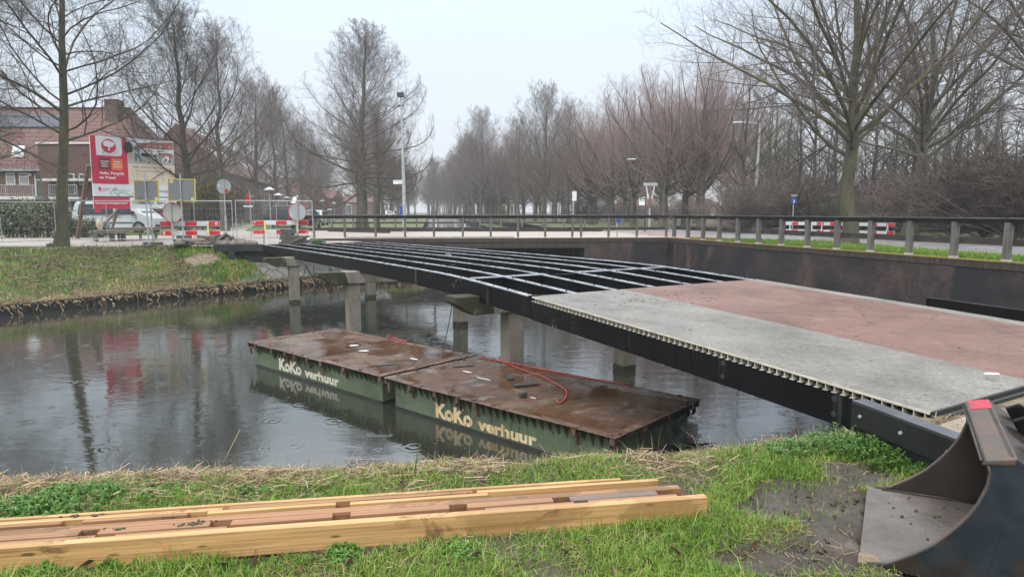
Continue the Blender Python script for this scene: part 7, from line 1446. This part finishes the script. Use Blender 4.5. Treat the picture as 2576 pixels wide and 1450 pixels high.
# far bank: turf tufts, straw, overhanging dry fringe
M = 46000; ai = rg.uniform(2.2, 10.9, M); tb_ = rg.random(M) ** .9; bx = np.zeros((M, 3))
WLa, TPa, ZTa = np.array(WL, float), np.array(TP, float), np.array(ZT, float); k = ai.astype(int); fr = (ai - k)
w_ = WLa[k] * (1 - fr)[:, None] + WLa[k + 1] * fr[:, None]; t_ = TPa[k] * (1 - fr)[:, None] + TPa[k + 1] * fr[:, None]; zt_ = ZTa[k] * (1 - fr) + ZTa[k + 1] * fr
X_, Y_ = w_[:, 0] + (t_[:, 0] - w_[:, 0]) * tb_, w_[:, 1] + (t_[:, 1] - w_[:, 1]) * tb_; Z_ = .27 + (zt_ - .27) * (tb_ * (1.25 - .25 * tb_)); g1 = fb(X_, Y_, .9); g2 = fb(X_ + 5, Y_, 2.6)
tile = (ai > 6.7) & (ai < 9.6) & (tb_ > .03); tile |= np.hypot((X_ + 11.25) / .85, (Y_ - 24.05) / .6) < .75; sel = (rg.random(M) < np.clip(.75 + .5 * g2, .2, 1)) & ~tile; X_, Y_, Z_, g1, g2, tb_ = X_[sel], Y_[sel], Z_[sel], g1[sel], g2[sel], tb_[sel]; n = len(X_)
tint = np.clip(.36 + .10 * rg.normal(0, 1, n) - .75 * g1 + .5 * g2 + .35 * (tb_ < .12), 0, 1); tint = np.where(tint > .62, tint + .12, tint)
v, f, t = blades(X_, Y_, Z_ + .02, rg.gamma(4, .022, n) + .01, rg.uniform(.006, .013, n), rg, .9, np.clip(tint, 0, 1)); tag(np_mesh('grass_far_bank', v, 4, f, MT['grass'], attr=t), 'rough green and straw coloured grass on the far bank', 'grass', kind='stuff')
M = 9000; ai = rg.uniform(1.5, 11.2, M); k = ai.astype(int); fr = ai - k; w_ = WLa[k] * (1 - fr)[:, None] + WLa[k + 1] * fr[:, None]; t_ = TPa[k] * (1 - fr)[:, None] + TPa[k + 1] * fr[:, None]; dd = nrm(t_ - w_); inn = np.abs(rg.normal(0, .28, M)); xx = w_ + dd * (inn - .04)[:, None]; az = np.arctan2(-dd[:, 1], -dd[:, 0]) + rg.normal(0, .9, M)
L_ = rg.gamma(3, .07, M); v, f = sticks(xx[:, 0], xx[:, 1], .33 + .12 * np.clip(inn, 0, .6) - .25 * np.clip(.12 - inn, 0, .12), L_, rg.uniform(.004, .008, M), rg, .4, az); fl = az; v4 = v.reshape(M, 6, 3); drop = np.array([0, 0, 1, 1, .1, .9]) ** 2; v4[:, :, 2] -= drop[None] * (L_ * .55)[:, None]; v = v4.reshape(-1, 3)
px_ = rg.uniform(0, 1, 7000); M2 = 7000; ai = rg.uniform(2.2, 5.2, M2); tq = rg.random(M2); k = ai.astype(int); fr = ai - k; w_ = WLa[k] * (1 - fr)[:, None] + WLa[k + 1] * fr[:, None]; t_ = TPa[k] * (1 - fr)[:, None] + TPa[k + 1] * fr[:, None]; q = w_ + (t_ - w_) * tq[:, None]; gg = fb(q[:, 0], q[:, 1], .9); kp = gg > -.12; q, tq = q[kp], tq[kp]; n2 = len(q)
v2, f2 = sticks(q[:, 0], q[:, 1], .27 + 1.23 * (tq * (1.25 - .25 * tq)) + .06, rg.gamma(3, .06, n2), rg.uniform(.004, .008, n2), rg, .2); vv, ff = join([(v, f), (v2, f2)]); tag(np_mesh('straw_far_bank', vv, 4, ff, MT['straw'], attr=np.concatenate([np.repeat(np.clip(rg.normal(.5, .22, M), 0, 1), 6), np.repeat(np.clip(rg.normal(.4, .2, n2), 0, 1), 6)])), 'dry straw hanging over the far bank edging', 'straw', kind='stuff')
# verge grass behind the right railing, lawns
def strip_grass(name, label, fn, n, h, w, tmean=.35):
    a, b = rg.random(n), rg.random(n); P = np.array([fn(i, j) for i, j in zip(a, b)]); v, f, t = blades(P[:, 0], P[:, 1], P[:, 2], rg.gamma(4, h / 4, n), rg.uniform(w * .6, w * 1.3, n), rg, .5, np.clip(rg.normal(tmean, .13, n) + .15 * fb(P[:, 0], P[:, 1], .8), 0, 1)); tag(np_mesh(name, v, 4, f, MT['grass'], attr=t), label, 'grass', kind='stuff')
strip_grass('grass_verge', 'fresh green grass on the verge behind the right railing', lambda a, b: tuple(WQ(1.2 + 18 * a, .28 + (lerp_tab([(1.2, .5), (2.8, 2.6), (4.6, 4.2), (7, 4.1), (11, 2.9), (20, 2.7)], 1.2 + 18 * a)) * b, 1.56)), 42000, .07, .006, .47)
strip_grass('grass_far_verge', 'green grass on the far side of the right road', lambda a, b: tuple(WQ(-9 + 30 * a, 10.7 + 3.2 * b * (1 - .25 * a), 1.56)), 16000, .12, .014, .36)
strip_grass('grass_lawn', 'green grass in front of the hedge and van', lambda a, b: (-42 + 24 * a, 34.6 + 2.0 * b + 1.7 * a, 1.54), 14000, .08, .012, .36)
for k, (u, v, n_, Y) in enumerate([(800, 607, 50, 27.0), (925, 1, 0, 0)]):
    if n_: c = V(u, v, Y); herb('small grass tuft at the left end of the bridge parapet', c.x, c.y, .3, n_, .2, 300, None, c.z - .1, .06)
rgb = np.random.default_rng(8); n = 1500; cx_ = BP(-.12, -.05); px = cx_.x + rgb.uniform(-.05, .55, n); py = cx_.y - .12 + rgb.uniform(-.35, .12, n); v, f = sticks(px, py, 1.43 + rgb.random(n) * .03, rgb.gamma(3, .02, n), rgb.uniform(.001, .003, n), rgb, .35); tag(np_mesh('straw_landing', v, 4, f, MT['straw'], attr=np.repeat(np.clip(rgb.normal(.4, .2, n), 0, 1), 6)), 'straw and dirt gathered behind the wing wall', 'straw', kind='stuff')
# ------------------------------------------------------------------ damp air
hz = bpy.data.materials.new('damp_air'); hz.use_nodes = True; nt = hz.node_tree; nt.nodes.remove(nt.nodes['Principled BSDF'])
pv = nt.nodes.new('ShaderNodeVolumePrincipled'); pv.inputs['Color'].default_value = (.93, .95, 1, 1); pv.inputs['Density'].default_value = HAZE; pv.inputs['Anisotropy'].default_value = .2; nt.links.new(pv.outputs[0], nt.nodes['Material Output'].inputs['Volume'])
m = MB(); m.box(-420, 420, -60, 330, -2.5, 22); tag(m.build('haze', hz), kind='stuff')
